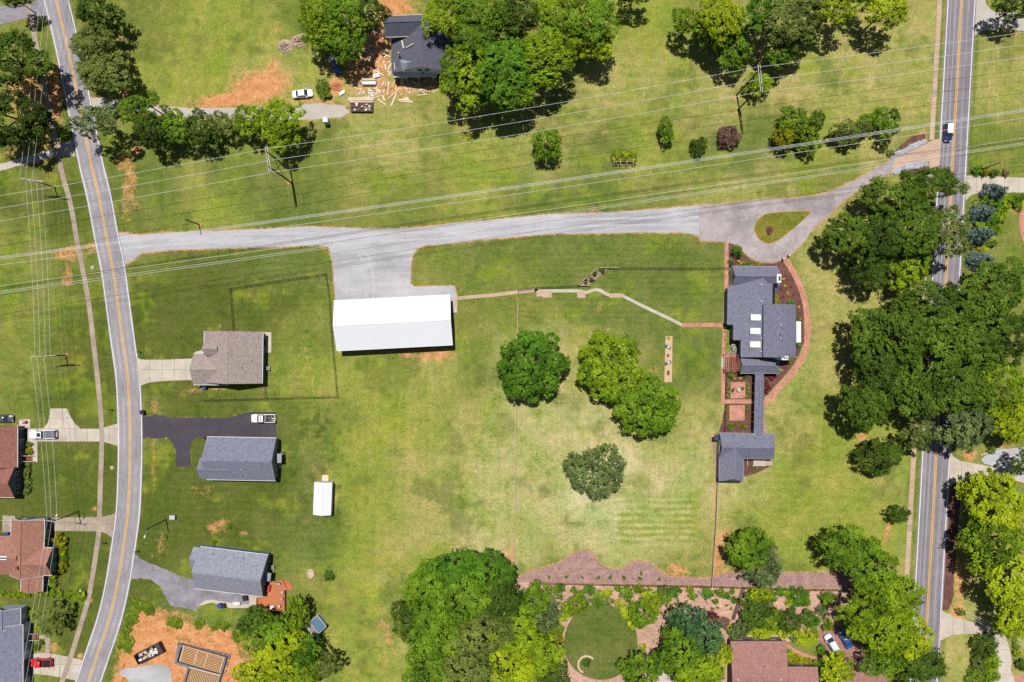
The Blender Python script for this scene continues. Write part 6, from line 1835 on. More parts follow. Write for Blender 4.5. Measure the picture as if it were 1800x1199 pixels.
def loft(secs):
    """secs: (x, half width, z bottom, z top); rounded cross-sections joined along x"""
    m = MB()
    n = 12
    for x, hw, zb, zt in secs:
        h = zt - zb
        ring = [(-.90, 0), (-1.0, .18), (-1.0, .55), (-.96, .82), (-.84, .97), (-.45, 1.0), (.45, 1.0), (.84, .97), (.96, .82), (1.0, .55), (1.0, .18), (.90, 0)]
        m.v += [(x, a * hw, zb + b * h) for a, b in ring]
    k = len(secs)
    for i in range(k - 1):
        for j in range(n):
            m.f.append([i * n + j, i * n + (j + 1) % n, (i + 1) * n + (j + 1) % n, (i + 1) * n + j]); m.mi.append(0)
    m.f.append(list(range(n))); m.mi.append(0)
    m.f.append([(k - 1) * n + j for j in range(n)][::-1]); m.mi.append(0)
    return m

def vehicle(kind, px, py, head, mat, label, roofmat=None, L=4.7, wd=1.84, cat='car', hoodmat=None, bed=None, z0=.07):
    p = W(px, py, .8)
    R = thing(cat if cat != 'car' else 'parked_car', label, cat, (p.x, p.y, z0), rz=math.atan2(-head[1], head[0]))
    ORG[R] = Vector((0, 0, 0))
    hw = wd / 2
    x0, x1 = -L / 2, L / 2
    tall = kind in ('suv', 'pickup', 'van')
    belt = 1.08 if tall else .92
    top = {'sedan': 1.44, 'suv': 1.72, 'pickup': 1.86, 'van': 1.78}[kind]
    if kind == 'pickup':
        c0, c1 = -.25, 1.35                      # cabin from behind to windscreen foot
        body = loft([(x0, hw * .95, .45, 1.05), (x0 + .08, hw * .99, .4, 1.12), (x0 + .8, hw, .38, 1.12), (c0 - .1, hw, .38, 1.12), (c1 + .1, hw, .38, 1.14), (x1 - .9, hw * .99, .38, 1.12), (x1 - .2, hw * .95, .4, 1.02), (x1, hw * .82, .45, .9)])
        cab = (c0, c0 + .12, c1 - .55, c1 + .15)
    else:
        r0 = x0 + (.25 if kind in ('suv', 'van') else .85)
        c1 = x1 - (1.05 if kind != 'van' else .8)
        body = loft([(x0, hw * .84, .42, belt - .12), (x0 + .15, hw * .94, .34, belt - .02), (x0 + .8, hw, .3, belt + .02), (0, hw, .3, belt + .02), (c1 - .1, hw, .3, belt), (x1 - .55, hw * .96, .32, belt - .12), (x1 - .15, hw * .88, .36, belt - .25), (x1, hw * .72, .42, belt - .34)])
        cab = (r0, r0 + (.3 if kind in ('suv', 'van') else .7), c1 - .8, c1)
    body.build('body', mat, R, True, True)
    xb0, xt0, xt1, xb1 = cab
    wb, wt = hw * .93, hw * .74
    base = [(xb0, -wb), (xb1, -wb * .97), (xb1, wb * .97), (xb0, wb)]
    tp = [(xt0, -wt), (xt1, -wt), (xt1, wt), (xt0, wt)]
    bz = belt - .02 if kind != 'pickup' else 1.1
    cv = [(a, b, bz) for a, b in base] + [(a, b, top - .06) for a, b in tp]
    MB().add(cv, [(0, 1, 5, 4), (1, 2, 6, 5), (2, 3, 7, 6), (3, 0, 4, 7), (4, 5, 6, 7)]).build('cabin', mat, R, False, True)
    rm = MB()
    ring = [(xt0 - .03, -wt * .9), (xt0 + .1, -wt * 1.02), (xt1 - .1, -wt * 1.02), (xt1 + .03, -wt * .9), (xt1 + .03, wt * .9), (xt1 - .1, wt * 1.02), (xt0 + .1, wt * 1.02), (xt0 - .03, wt * .9)]
    cx = (xt0 + xt1) / 2
    rm.add([(a, b, top - .07) for a, b in ring] + [(cx + (a - cx) * .92, b * .9, top) for a, b in ring],
           [tuple(range(8, 16))] + [(i, (i + 1) % 8, 8 + (i + 1) % 8, 8 + i) for i in range(8)])
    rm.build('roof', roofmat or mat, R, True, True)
    def pane(name, q, f=.86):
        v = [Vector(cv[i]) for i in q]
        ctr = sum(v, Vector()) / 4
        nrm = (v[1] - v[0]).cross(v[3] - v[0]).normalized()
        if nrm.dot(ctr - Vector((cx, 0, 1.2))) < 0: nrm = -nrm
        pts = [ctr + (a - ctr) * f + nrm * .02 for a in v]
        MB().add(pts, [(0, 1, 2, 3)]).build(name, M['glass'], R, False, True)
    pane('windscreen', (1, 2, 6, 5), .92); pane('rear_window', (3, 0, 4, 7)); pane('side_window', (0, 1, 5, 4)); pane('side_window', (2, 3, 7, 6))
    for sx in (x0 + L * .2, x1 - L * .19):
        for sy in (-1, 1):
            wl = MB().tube([(sx, sy * (hw - .2), .34), (sx, sy * (hw + .02), .34)], [.35, .35], 14).build('wheel', M['rubber'], R, False, True)
            MB().tube([(sx, sy * (hw + .0), .34), (sx, sy * (hw + .035), .34)], [.2, .2], 10).build('rim', M['chrome'], wl, False, True)
    for sy in (-1, 1):
        MB().box(x1 - .12, sy * hw * .62, belt - .33 if kind != 'pickup' else .85, .22, .38, .14).build('headlight', LAMP_W, R, False, True)
        MB().box(x0 + .06, sy * hw * .74, belt - .2 if kind != 'pickup' else .9, .14, .26, .2).build('tail_light', LAMP_R, R, False, True)
        MB().box(xb1 - .3, sy * (hw + .12), bz + .1, .14, .24, .16).build('mirror', mat if kind != 'pickup' else M['black'], R, False, True)
    if kind == 'pickup':
        b0, b1 = x0 + .1, cab[0] - .08
        MB().box((b0 + b1) / 2, 0, 1.122, b1 - b0, wd - .2, .02).build('bed_floor' if bed != 'cover' else 'bed_cover', M['black'] if bed != 'cover' else surf('grey bed cover', c(112, 114, 130), .6, .06), R, False, True)
        for sy in (-1, 1):
            MB().box((b0 + b1) / 2, sy * (hw - .06), 1.17, b1 - b0 + .1, .1, .1).build('bed_rail', mat, R, False, True)
        MB().box(x0 + .04, 0, 1.1, .08, wd * .9, .3).build('tailgate', mat if bed != 'cover' else M['black'], R, False, True)
        if bed == 'tools':
            MB().box(b1 - .3, 0, 1.27, .5, wd - .25, .3).build('tool_box', surf('grey tool box', c(110, 112, 128), .5, .06), R, False, True)
            for k in range(6):
                MB().box(b0 + .25 + RNG.random() * 1.0, RNG.uniform(-.6, .6), 1.22, RNG.uniform(.15, .6), RNG.uniform(.1, .3), .16, RNG.random()).build('bed_load', M['wood_pale'] if k % 2 else M['metal_grey'], R, False, True)
            MB().box(.35, 0, top + .06, .16, 1.1, .1).build('roof_rack', M['black'], R, False, True)
        if bed == 'cover':
            MB().box((xt0 + xt1) / 2 + .02, 0, top + .004, .8, .95, .02).build('sunroof', M['glass'], R, False, True)
    return R
WHITE = paint('white car paint', (.78, .79, .8)); NAVY = paint('navy car paint', (.012, .025, .075)); REDP = paint('red car paint', (.55, .01, .02))
SILVER = paint('silver car paint', (.5, .52, .54)); BLUE = paint('blue car paint', (.02, .07, .22)); CHAR = paint('charcoal car paint', (.045, .05, .065))
vehicle('sedan', 531.5, 164.5, (1, -.1), WHITE, 'white sedan parked on the red clay beside the gravel lane', L=4.8)
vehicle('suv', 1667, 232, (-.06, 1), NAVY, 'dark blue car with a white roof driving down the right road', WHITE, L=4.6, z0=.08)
vehicle('pickup', 76, 763.5, (-1, .02), WHITE, 'white crew cab pickup with a dark bed cover in the concrete drive', L=6.3, wd=2.05, cat='pickup_truck', bed='cover')
vehicle('pickup', 463.5, 735.5, (-1, 0), WHITE, 'white work pickup with tools in its bed on the black asphalt', L=5.7, wd=2.0, cat='pickup_truck', bed='tools')
vehicle('pickup', 73.5, 1165, (-1, 0), REDP, 'red pickup parked in the bottom left drive', L=4.9, wd=1.9, cat='pickup_truck', bed='dark')
vehicle('van', 1463, 1132, (-20, -33), SILVER, 'silver van parked in the rose paved court', L=5.0, wd=1.95, cat='van')
vehicle('sedan', 1486.5, 1124, (-16, -30), BLUE, 'blue sedan half hidden by the tree beside the silver van', L=4.7)
vehicle('sedan', 589, 113, (.3, 1), BLUE, 'dark blue car parked in the shade left of the construction house', L=4.5)
vehicle('sedan', 5, 736, (1, 0), CHAR, 'charcoal car parked beside the red roofed house at the left edge', L=4.8)

# ------------------------------------------------------------------ small things
def bin_(px, py, mat, label, s=.6, h=1.05):
    p = W(px, py, .5)
    R = thing('wheelie_bin', label, 'bin', (p.x, p.y, .06))
    MB().box(p.x, p.y, .06 + h / 2, s * .85, s, h, .2, 0, 1.15).build('body', M[mat], R)
    MB().box(p.x, p.y, .09 + h, s * 1.12, s * 1.3, .08, .2).build('lid', M[mat], R)
    for sy in (-1, 1): MB().tube([(p.x - .3, p.y + sy * .25, .16), (p.x - .24, p.y + sy * .25, .16)], .1, 8).build('wheel', M['rubber'], R)
bin_(360, 679, 'blue_bin', 'blue wheelie bin behind the taupe garage', .9)
bin_(487, 791, 'blue_bin', 'blue wheelie bin beside the slate blue house', .8)
bin_(387, 1063.5, 'blue_bin', 'blue wheelie bin on the edge of the grey asphalt drive', .8)
bin_(393.5, 1064, 'black', 'black wheelie bin next to the blue one on the grey drive', .8)
bin_(431.5, 1050.5, 'black', 'black wheelie bin against the deck house wall', .9)
bin_(251.5, 724.5, 'black', 'black wheelie bin at the mouth of the black asphalt drive', .8)
bin_(14.5, 938.5, 'blue_bin', 'blue wheelie bin behind the rust brown house', .7)

def ac_unit(px, py, label):
    p = W(px, py, .4)
    R = thing('air_conditioner', label, 'air conditioner', (p.x, p.y, 0))
    MB().box(p.x, p.y, .45, .8, .8, .78).build('case', M['ac'], R)
    MB().tube([(p.x, p.y, .84), (p.x, p.y, .86)], .32, 12).build('fan_grille', M['black'], R)
    MB().tube([(p.x, p.y, .85), (p.x, p.y, .885)], .12, 8).build('fan_hub', M['ac'], R)
ac_unit(472, 647.5, 'air conditioner beside the taupe roofed house')
ac_unit(490, 820, 'air conditioner beside the slate blue house')
ac_unit(479.5, 997, 'air conditioner beside the deck house')
ac_unit(1288, 608, 'upper of two air conditioners beside the pergola')
ac_unit(1290.5, 614.5, 'lower of two air conditioners beside the pergola')

# portable toilet
p = W(573, 212, 1.5)
R = thing('portable_toilet', 'white portable toilet at the end of the tan gravel lane', 'toilet', (p.x, p.y, 0))
MB().box(p.x, p.y, 1.1, 1.15, 1.15, 2.15, .05).build('cabin', M['white'], R)
MB().box(p.x, p.y, 2.25, 1.25, 1.25, .14, .05, 0, .85).build('roof', M['wrap'], R)
MB().box(p.x, p.y - .59, 1.05, .8, .04, 1.9, .05).build('door', M['side_pale'], R)
MB().tube([(p.x + .35, p.y + .35, 2.2), (p.x + .35, p.y + .35, 2.6)], .06, 6).build('vent_pipe', M['black'], R)

# scattered building material
def plank(a, b, w_=.24, z=.08, label='loose pale timber board on the ground by the construction house', group='boards scattered by the construction house', mat='wood_pale', th=.06):
    A, B_ = W(*a, z), W(*b, z)
    solo(MB().bar(A, B_, w_, th), 'timber_board', M[mat], label, 'board', A, group)
BO = [((612.7, 144.5), (634, 150)), ((622, 153), (632, 158)), ((654.5, 121.5), (675, 133)), ((684, 145), (681, 167.5)), ((681.5, 174), (702, 157)), ((687.5, 186), (697, 163)), ((672, 167.5), (676.5, 177.5)),
      ((663.5, 174), (678, 184)), ((653, 174), (670, 168)), ((700, 175.5), (720, 175)), ((702, 177), (726, 179)), ((709, 174), (718, 171.5)), ((733, 167.5), (752, 166)), ((739, 158), (766, 151.5)),
      ((695, 136), (696, 158)), ((682, 122), (688, 111)), ((662, 150), (663, 165)), ((638, 160), (641, 164)), ((712, 156), (722, 155)), ((674, 95), (686, 100)), ((668, 100), (671, 102)), ((726, 145), (738, 151)),
      ((665, 115), (668, 118)), ((677, 84), (680, 88)), ((656, 46), (657, 30)), ((646, 60), (652, 72)), ((636, 62), (645, 70)), ((641, 85), (654, 90)), ((744, 143), (756, 138)), ((667, 107), (670, 104)), ((722, 163), (728, 160))]
for i, (a, b) in enumerate(BO):
    plank(a, b, RNG.choice([.22, .3, .4]), .08 + (i % 5) * .03)
def stack(px, py, lx, ly, h, rz, mat, label, name='lumber_stack', n=5):
    p = W(px, py, h)
    R = thing(name, label, 'lumber', (p.x, p.y, 0))
    for i in range(n):
        MB().box(p.x + (i - (n - 1) / 2) * 0, p.y + (i - (n - 1) / 2) * ly / n, h / 2 + .02 + RNG.uniform(-.04, .04), lx + RNG.uniform(-.2, .2), ly / n * .86, h, rz).build('board_row', M[mat], R)
    for t in (-.35, .35): MB().box(p.x + t * lx, p.y, .03, .12, ly, .06, rz).build('bearer', M['wood_rail'], R)
stack(648.5, 145.5, 3.3, .75, .9, 0, 'wrap', 'white wrapped lumber stack below the parked trees, front bundle')
stack(648, 139.5, 3.3, .5, .8, 0, 'wood_pale', 'lumber stack behind the white wrapped one')
stack(634, 174, 6.2, .75, .6, 0, 'wood_pale', 'long pale truss lumber stack beside the brick trailer', n=4)
stack(635, 179, 6.0, .4, .5, -.02, 'wood_pale', 'thin lumber bundle lying between truss stack and trailer', n=2)
stack(601, 163, 1.5, .85, .4, .5, 'wrap', 'small white wrapped pallet beside the scrubby bush', n=2)
stack(661.5, 132.5, 1.6, .9, .5, .2, 'wrap', 'white heap of sheeting left of the construction house', n=2)
# flat trailer carrying bricks
p = W(636, 188.5, .6)
R = thing('flat_trailer', 'dark flat trailer loaded with pale bricks and blocks', 'trailer', (p.x, p.y, 0))
MB().box(p.x, p.y, .62, 5.4, 2.0, .14, .0).build('deck', M['wood_pole'], R)
for sy in (-1, 1):
    MB().box(p.x, p.y + sy * 1.05, .68, 5.4, .08, .3).build('side_rail', M['black'], R)
    for sx in (-.6, .3): MB().tube([(p.x + sx, p.y + sy * .85, .34), (p.x + sx, p.y + sy * 1.05, .34)], .34, 12).build('wheel', M['rubber'], R)
MB().bar((p.x - 2.7, p.y, .6), (p.x - 4.0, p.y, .5), .12, .12).build('drawbar', M['black'], R)
for i in range(26):
    MB().box(p.x + RNG.uniform(-2.3, 2.4), p.y + RNG.uniform(-.8, .8), .8 + RNG.random() * .2, RNG.uniform(.2, .7), RNG.uniform(.2, .5), .3, RNG.random() * .3).build('brick_pallet', M[RNG.choice(['stone', 'wood_pale', 'brick_dk', 'wrap', 'black'])], R)
# debris heaps, brush
def heap(px, py, rx, ry, h, mat, label, name, seed, cat='heap', rot=0):
    p = W(px, py, 0)
    n = 40
    m = MB()
    rings = 13
    for i in range(rings):
        t = i / (rings - 1)
        for j in range(n):
            a = 2 * PI * j / n
            e = 1 + .18 * mnoise.noise(Vector((math.cos(a) * 2 + seed, math.sin(a) * 2, t)))
            z = h * (1 - t * t) * (1 + .4 * mnoise.noise(Vector((math.cos(a) * 3 * t, math.sin(a) * 3 * t, seed * 2.2))) + .5 * mnoise.noise(Vector((math.cos(a) * 9 * t, math.sin(a) * 9 * t, seed * 4.2))))
            x, y = rx * S * t * e * math.cos(a), ry * S * t * e * math.sin(a)
            ca, sa = math.cos(rot), math.sin(rot)
            m.v.append((p.x + x * ca - y * sa, p.y + x * sa + y * ca, max(z, 0) if i < rings - 1 else -.05))
    for i in range(rings - 1):
        for j in range(n):
            m.f.append([i * n + j, (i + 1) * n + j, (i + 1) * n + (j + 1) % n, i * n + (j + 1) % n]); m.mi.append(0)
    return solo(m, name, M[mat], label, cat, p, None, None, False)
heap(501, 82, 14, 13, 1.1, 'brush', 'grey brush heap under the trees, left lobe', 'brush_heap', 1)
heap(528, 72, 18, 12, 1.2, 'brush', 'tan brush heap under the trees, right lobe', 'brush_heap', 2, rot=.3)
heap(591, 152, 11, 9, .6, 'clay', 'small red clay heap beside the scrubby bush', 'clay_heap', 3)

def rubble(poly, n, smin, smax, mat, name, label, cat, seed, z=.05, shard=False):
    """loose stones nobody could count, one mesh"""
    r = random.Random(seed)
    m = MB()
    xs, ys = [p[0] for p in poly], [p[1] for p in poly]
    k = 0
    PXp = np.array([[0.0]]); 
    while k < n:
        x, y = r.uniform(min(xs), max(xs)), r.uniform(min(ys), max(ys))
        if not inside(np.array([x]), np.array([y]), poly)[0]: continue
        p = W(x, y); s_ = r.uniform(smin, smax); k += 1
        if shard:
            m.box(p.x, p.y, z + .03, s_ * r.uniform(1, 5), s_, .05, r.random() * 3.1)
            continue
        vs = []
        for sx, sy, sz in ((1, 0, 0), (-1, 0, 0), (0, 1, 0), (0, -1, 0), (0, 0, 1), (0, 0, -1)):
            q = s_ * r.uniform(.7, 1.2)
            vs.append((p.x + sx * q, p.y + sy * q, z + s_ * .4 + sz * q * .8))
        m.add(vs, [(0, 2, 4), (2, 1, 4), (1, 3, 4), (3, 0, 4), (2, 0, 5), (1, 2, 5), (3, 1, 5), (0, 3, 5)])
    return solo(m, name, M[mat], label, cat, None, None, 'stuff')
rubble([(1565, 279), (1570, 270), (1590, 262.5), (1600, 255), (1627, 245), (1629, 251), (1610, 260), (1592, 269), (1575, 276)], 620, .16, .34, 'rock', 'riprap', 'pale riprap stones above the drive mouth', None, 5)
rubble([(1566, 304), (1581, 295), (1602, 288), (1628, 283), (1631, 291), (1613, 295), (1596, 298), (1576, 307)], 620, .16, .34, 'rock', 'riprap', 'pale riprap stones below the drive mouth', None, 6)
rubble([(645, 20), (675, 30), (690, 150), (660, 175), (625, 170), (640, 60)], 170, .08, .26, 'wrap', 'building_scraps', 'white building scraps scattered over the red clay', None, 7, shard=True)
rubble([(690, 140), (770, 140), (772, 160), (700, 168)], 80, .08, .26, 'wood_pale', 'building_scraps', 'pale timber scraps in front of the construction house', None, 8, shard=True)
rubble([(313, 1129), (406, 1150), (398, 1180), (394, 1184), (402, 1155), (318, 1134), (309, 1168)], 260, .12, .26, 'foundation', 'foundation_gravel', 'dark drainage stones round the block foundation', None, 9)
# dumpster
p = W(261.5, 1149, 1.2)
a = math.radians(27)
R = thing('dumpster', 'long dark open dumpster full of white debris on the clay site', 'dumpster', (p.x, p.y, 0))
def dbox(u, v, z, lx, ly, lz): return MB().box(p.x + u * math.cos(a) - v * math.sin(a), p.y + u * math.sin(a) + v * math.cos(a), z, lx, ly, lz, a)
dbox(0, 0, .16, 6.6, 2.4, .12).build('floor', M['steel_rust'], R)
for sv in (-1, 1): dbox(0, sv * 1.2, .8, 6.7, .1, 1.35).build('side_wall', M['steel_rust'], R)
for su in (-1, 1): dbox(su * 3.3, 0, .8, .1, 2.3, 1.35).build('end_wall', M['steel_rust'], R)
dbox(2.75, 0, 1.3, 1.0, 2.28, .06).build('end_plate', M['steel_rust'], R)
for i in range(46):
    dbox(RNG.uniform(-2.6, 2.0), RNG.uniform(-.9, .9), .55 + RNG.random() * .45, RNG.uniform(.2, 1.1), RNG.uniform(.2, .7), RNG.uniform(.1, .4)).build('debris', M[RNG.choice(['wrap', 'wrap', 'wood_pale', 'concrete', 'side_dark', 'brush'])], R)

# stone fire pit
p = W(546, 1008)
R = thing('fire_pit', 'oval stone fire pit on the lawn right of the orange deck', 'fire pit', p)
for i in range(16):
    t = 2 * PI * i / 16
    MB().box(p.x + .82 * math.cos(t), p.y + 1.0 * math.sin(t), .14, .3, .22, .28, t + PI / 2).build('stone', M['stone'], R)
MB().prism([(p.x + .72 * math.cos(2 * PI * i / 14), p.y + .9 * math.sin(2 * PI * i / 14)) for i in range(14)], .0, .06).build('ash_bed', M['brush'], R)
MB().box(p.x, p.y, .14, .5, .16, .14, .5).build('log', M['wrap'], R)
# crescent bench on round lawn
p = W(1031, 1167)
R = thing('stone_bench', 'pale crescent-shaped stone bench on the round garden lawn', 'bench', p)
for i in range(12):
    t = math.radians(50 + i * 17)
    MB().box(p.x + 2.05 * math.cos(t), p.y + 2.05 * math.sin(t), .26, .6, .42, .4, t + PI / 2).build('block', M['stone'], R)
# fallen log / railway sleeper path in garden
A, B_ = W(1307.5, 1033, .25), W(1288.5, 1089, .25)
solo(MB().tube([A, A.lerp(B_, .5), B_], [.4, .45, .36], 9), 'fallen_log', M['wood_grey'], 'dark straight log lying across the garden soil', 'log', A, smooth=True)
A, B_ = W(1229, 1040, 1.2), W(1244, 1060, .1)
solo(MB().bar(A, B_, .25, .2), 'leaning_post', M['metal_grey'], 'grey leaning post in the shrub garden', 'post', B_)
# loungers and bits on tan slab
def lounger(px, py, ang, label):
    p = W(px, py, .3)
    R = thing('lounger', label, 'lounger', (p.x, p.y, .08)); a = math.radians(ang)
    q = lambda u, v=0: (p.x + u * math.cos(a) - v * math.sin(a), p.y + u * math.sin(a) + v * math.cos(a))
    MB().box(*q(.2), .38, 1.1, .62, .1, a).build('seat', M['lounger'], R)
    h0, h1 = q(-.3), q(-.8)
    MB().bar((*h0, .4), (*h1, .75), .6, .08).build('backrest', M['lounger'], R)
    MB().box(*q(.1), .45, .5, .4, .05, a).build('towel', M['wrap'], R)
    for u in (-.25, .65):
        for v in (-.26, .26): MB().box(*q(u, v), .2, .06, .06, .26, a).build('leg', M['black'], R)
lounger(1174.3, 610, -28, 'upper grey lounger on the tan terrace slab')
lounger(1174.3, 637.5, 22, 'lower grey lounger on the tan terrace slab')
p = W(1174, 624.5); R = thing('garden_table', 'small dark table between the two loungers', 'table', (p.x, p.y, .08))
MB().tube([(p.x, p.y, .5), (p.x, p.y, .54)], .3, 12).build('table_top', M['wood_grey'], R)
for i in range(3): MB().bar((p.x, p.y, .5), (p.x + .4 * math.cos(2.1 * i), p.y + .4 * math.sin(2.1 * i), .1), .05, .05).build('leg', M['black'], R)
plant(1175.5, 594, 3.2, 3.2, .6, 'yellow', 'yellow flowering pot plant at the top of the tan slab')
p = W(1174.3, 655); R = thing('planter', 'brown oval planter at the lower end of the tan slab', 'planter', (p.x, p.y, .08))
MB().box(p.x, p.y, .3, .5, 1.0, .44).build('trough', M['wood_red'], R)
o = mesh_obj('foliage', POOL['tiny'][0], None, R); o.location = (0, 0, .45); o.scale = (.5, .9, .5); o.material_slots[0].link = 'OBJECT'; o.material_slots[0].material = LEAF['olive']
# deck furniture
def chair(px, py, ang, mat, label, z=.79, group=None):
    p = W(px, py, z + .4); a = math.radians(ang)
    R = thing('garden_chair', label, 'chair', (p.x, p.y, z), group)
    q = lambda u, v=0: (p.x + u * math.cos(a) - v * math.sin(a), p.y + u * math.sin(a) + v * math.cos(a))
    MB().box(*q(0), z + .42, .55, .55, .07, a).build('seat', M[mat], R)
    MB().box(*q(-.28), z + .7, .07, .55, .55, a).build('backrest', M[mat], R)
    for u in (-.22, .22):
        for v in (-.22, .22): MB().box(*q(u, v), z + .2, .05, .05, .4, a).build('leg', M['black'], R)
    for v in (-.3, .3): MB().box(*q(0, v), z + .62, .5, .05, .05, a).build('armrest', M[mat], R)
chair(496, 1041, 160, 'side_pale', 'pale chair on the orange deck nearest the corner steps')
chair(495.5, 1053, 180, 'brush', 'tan chair on the orange deck, middle of three')
chair(491, 1065, 140, 'ac', 'grey chair on the orange deck, lowest of three')
chair(1290, 684.5, 0, 'lounger', 'purple grey garden chair on the upper brick court, left')
chair(1304.5, 683, 180, 'wood_grey', 'brown garden chair on the upper brick court, right')
p = W(1298, 685); R = thing('garden_table', 'round pale table on the upper brick court', 'table', (p.x, p.y, .09))
MB().tube([(p.x, p.y, .75), (p.x, p.y, .79)], .5, 14).build('table_top', M['ac'], R); MB().tube([(p.x, p.y, .1), (p.x, p.y, .75)], .06, 6).build('pedestal', M['black'], R)
p = W(478.5, 1067.5, 1.4); R = thing('garden_table', 'white table at the lower edge of the orange deck', 'table', (p.x, p.y, .79))
MB().box(p.x, p.y, 1.48, 1.0, .8, .06).build('table_top', M['white'], R)
for u in (-.42, .42):
    for v in (-.32, .32): MB().box(p.x + u, p.y + v, 1.12, .06, .06, .66).build('leg', M['white'], R)
p = W(473, 1034, 1.2); R = thing('storage_bench', 'red storage bench against the deck house wall', 'bench', (p.x, p.y, .79))
MB().box(p.x, p.y, 1.1, .55, 1.5, .6, -.2).build('box', M['red'], R); MB().box(p.x, p.y, 1.44, .62, 1.58, .07, -.2).build('lid', M['red'], R)
p = W(489, 1026.5, 1.2); R = thing('planter', 'dark planter box on the deck above the corner steps', 'planter', (p.x, p.y, .79))
MB().box(p.x, p.y, 1.0, 1.3, .5, .42, -.1).build('trough', M['wood_pole'], R); MB().box(p.x, p.y, 1.2, 1.1, .3, .06, -.1).build('soil', M['ac'], R)
p = W(416, 1061, .6); R = thing('garden_cover', 'white covered grill beside the grey asphalt drive', 'grill', (p.x, p.y, .06))
m = loft([(-.85, .3, 0, .6), (-.7, .45, 0, .85), (0, .5, 0, .95), (.7, .45, 0, .85), (.85, .3, 0, .6)]); m.v = [(v[0] + p.x, v[1] + p.y, v[2] + .07) for v in m.v]; m.build('cover', M['wrap'], R, True)
MB().box(p.x, p.y, .09, 1.3, .7, .05).build('base', M['black'], R)
# toys, pots, boxes
p = W(42.5, 742, .3); R = thing('toy_car', 'pink and white toy car on the small concrete pad', 'toy', (p.x, p.y, .06))
m = loft([(-.7, .28, .12, .45), (-.5, .34, .1, .55), (.2, .34, .1, .55), (.7, .26, .14, .4)]); m.v = [(v[0] + p.x, v[1] + p.y, v[2] + .07) for v in m.v]; m.build('body', M['pink'], R, True)
MB().box(p.x + .5, p.y, .55, .5, .5, .06, .3).build('hood', M['shutter'], R); MB().box(p.x - .4, p.y, .68, .4, .45, .08).build('seat', M['wrap'], R)
for i in range(5):
    p = W(1279 + i * 3.6, 620, .3)
    R = thing('flower_pot', f'white flower pot in the row above the pergola, number {("one","two","three","four","five")[i]} from the left', 'pot', (p.x, p.y, 0), 'white pots above the pergola')
    MB().tube([(p.x, p.y, 0), (p.x, p.y, .4)], [.14, .2], 10).build('pot', M['white'], R); MB().tube([(p.x, p.y, .36), (p.x, p.y, .41)], .16, 10).build('soil', M['mulch'], R)
p = W(304, 909, .4); R = thing('utility_box', 'small pale utility box right of the lamp pole', 'utility box', (p.x, p.y, 0))
MB().box(p.x, p.y, .4, 1.2, .9, .8).build('case', M['side_green'], R); MB().box(p.x, p.y, .83, 1.3, 1.0, .06).build('lid', M['ac'], R)
for x, y, lb in ((162.5, 470.5, 'round pale manhole between sidewalk and road, upper'), (197, 822, 'round pale manhole between sidewalk and road, lower')):
    p = W(x, y); R = thing('manhole', lb, 'manhole', (p.x, p.y, 0))
    MB().tube([(p.x, p.y, .0), (p.x, p.y, .1)], .5, 16).build('ring', M['concrete_old'], R); MB().tube([(p.x, p.y, .09), (p.x, p.y, .115)], .33, 14).build('cover', M['brush'], R)
def mailbox(px, py, lb):
    p = W(px, py); R = thing('mailbox', lb, 'mailbox', (p.x, p.y, 0))
    MB().bar((p.x, p.y, 0), (p.x, p.y, 1.05), .1, .1).build('post', M['wood_pole'], R); MB().box(p.x - .1, p.y, 1.15, .55, .22, .25).build('box', M['black'], R)
mailbox(244, 967.5, 'black mailbox at the mouth of the grey asphalt drive'); mailbox(198, 719.5, 'black mailbox left of the road above the flared drive'); mailbox(187, 953, 'black mailbox beside the sidewalk below the weathered drive')
mailbox(247.5, 618, 'black mailbox at the pale concrete drive of the taupe house'); mailbox(1680, 857, 'black mailbox on the mulch strip beside the right road'); mailbox(1710, 354, 'black mailbox on the grass below the spruce drive')
p = W(145, 1037); R = thing('utility_marker', 'white marker post beside the wide green hedge-end shrub', 'post', (p.x, p.y, 0)); MB().tube([(p.x, p.y, 0), (p.x, p.y, .8)], .12, 8).build('post', M['white'], R); MB().tube([(p.x, p.y, .8), (p.x, p.y, .9)], .2, 8).build('cap', M['white'], R)
for x, lb in ((1375, 'left brick gate pier where the curving path meets the loop drive'), (1385, 'right brick gate pier where the curving path meets the loop drive')):
    p = W(x, 455.5 - (x - 1375) * .6); R = thing('gate_pier', lb, 'pier', (p.x, p.y, 0)); MB().box(p.x, p.y, .5, .4, .4, 1.0).build('shaft', M['brick_dk'], R); MB().box(p.x, p.y, 1.04, .5, .5, .08).build('cap', M['stone'], R)
A, B_ = W(1300, 1117), W(1388, 1117)
R = thing('garden_wall', 'low pale stone edging behind the rose roofed house', 'wall', A)
for i in range(17):
    q = A.lerp(B_, (i + .5) / 17); MB().box(q.x, q.y, .15, .62, .3, .3, RNG.uniform(-.05, .05)).build('stone', M['stone'], R)
A, B_ = W(1722, 800), W(1760, 786)
R = thing('garden_wall', 'short pale stone edging above the gravel bay', 'wall', A)
for i in range(9):
    q = A.lerp(B_, (i + .5) / 9); MB().box(q.x, q.y, .15, .55, .35, .3, .35).build('stone', M['stone'], R)
# ladder on the construction house
A, B_ = W(706, 150, .1), W(707.5, 131, 3.7)
R = thing('ladder', 'wooden ladder leaning on the construction house eave', 'ladder', A)
for dx in (-.22, .22): MB().bar(A + Vector((dx, 0, 0)), B_ + Vector((dx, 0, 0)), .07, .09).build('stile', M['wood_pale'], R)
for i in range(10):
    q = A.lerp(B_, (i + .5) / 10); MB().bar(q + Vector((-.2, 0, 0)), q + Vector((.2, 0, 0)), .05, .05).build('rung', M['wood_pale'], R)

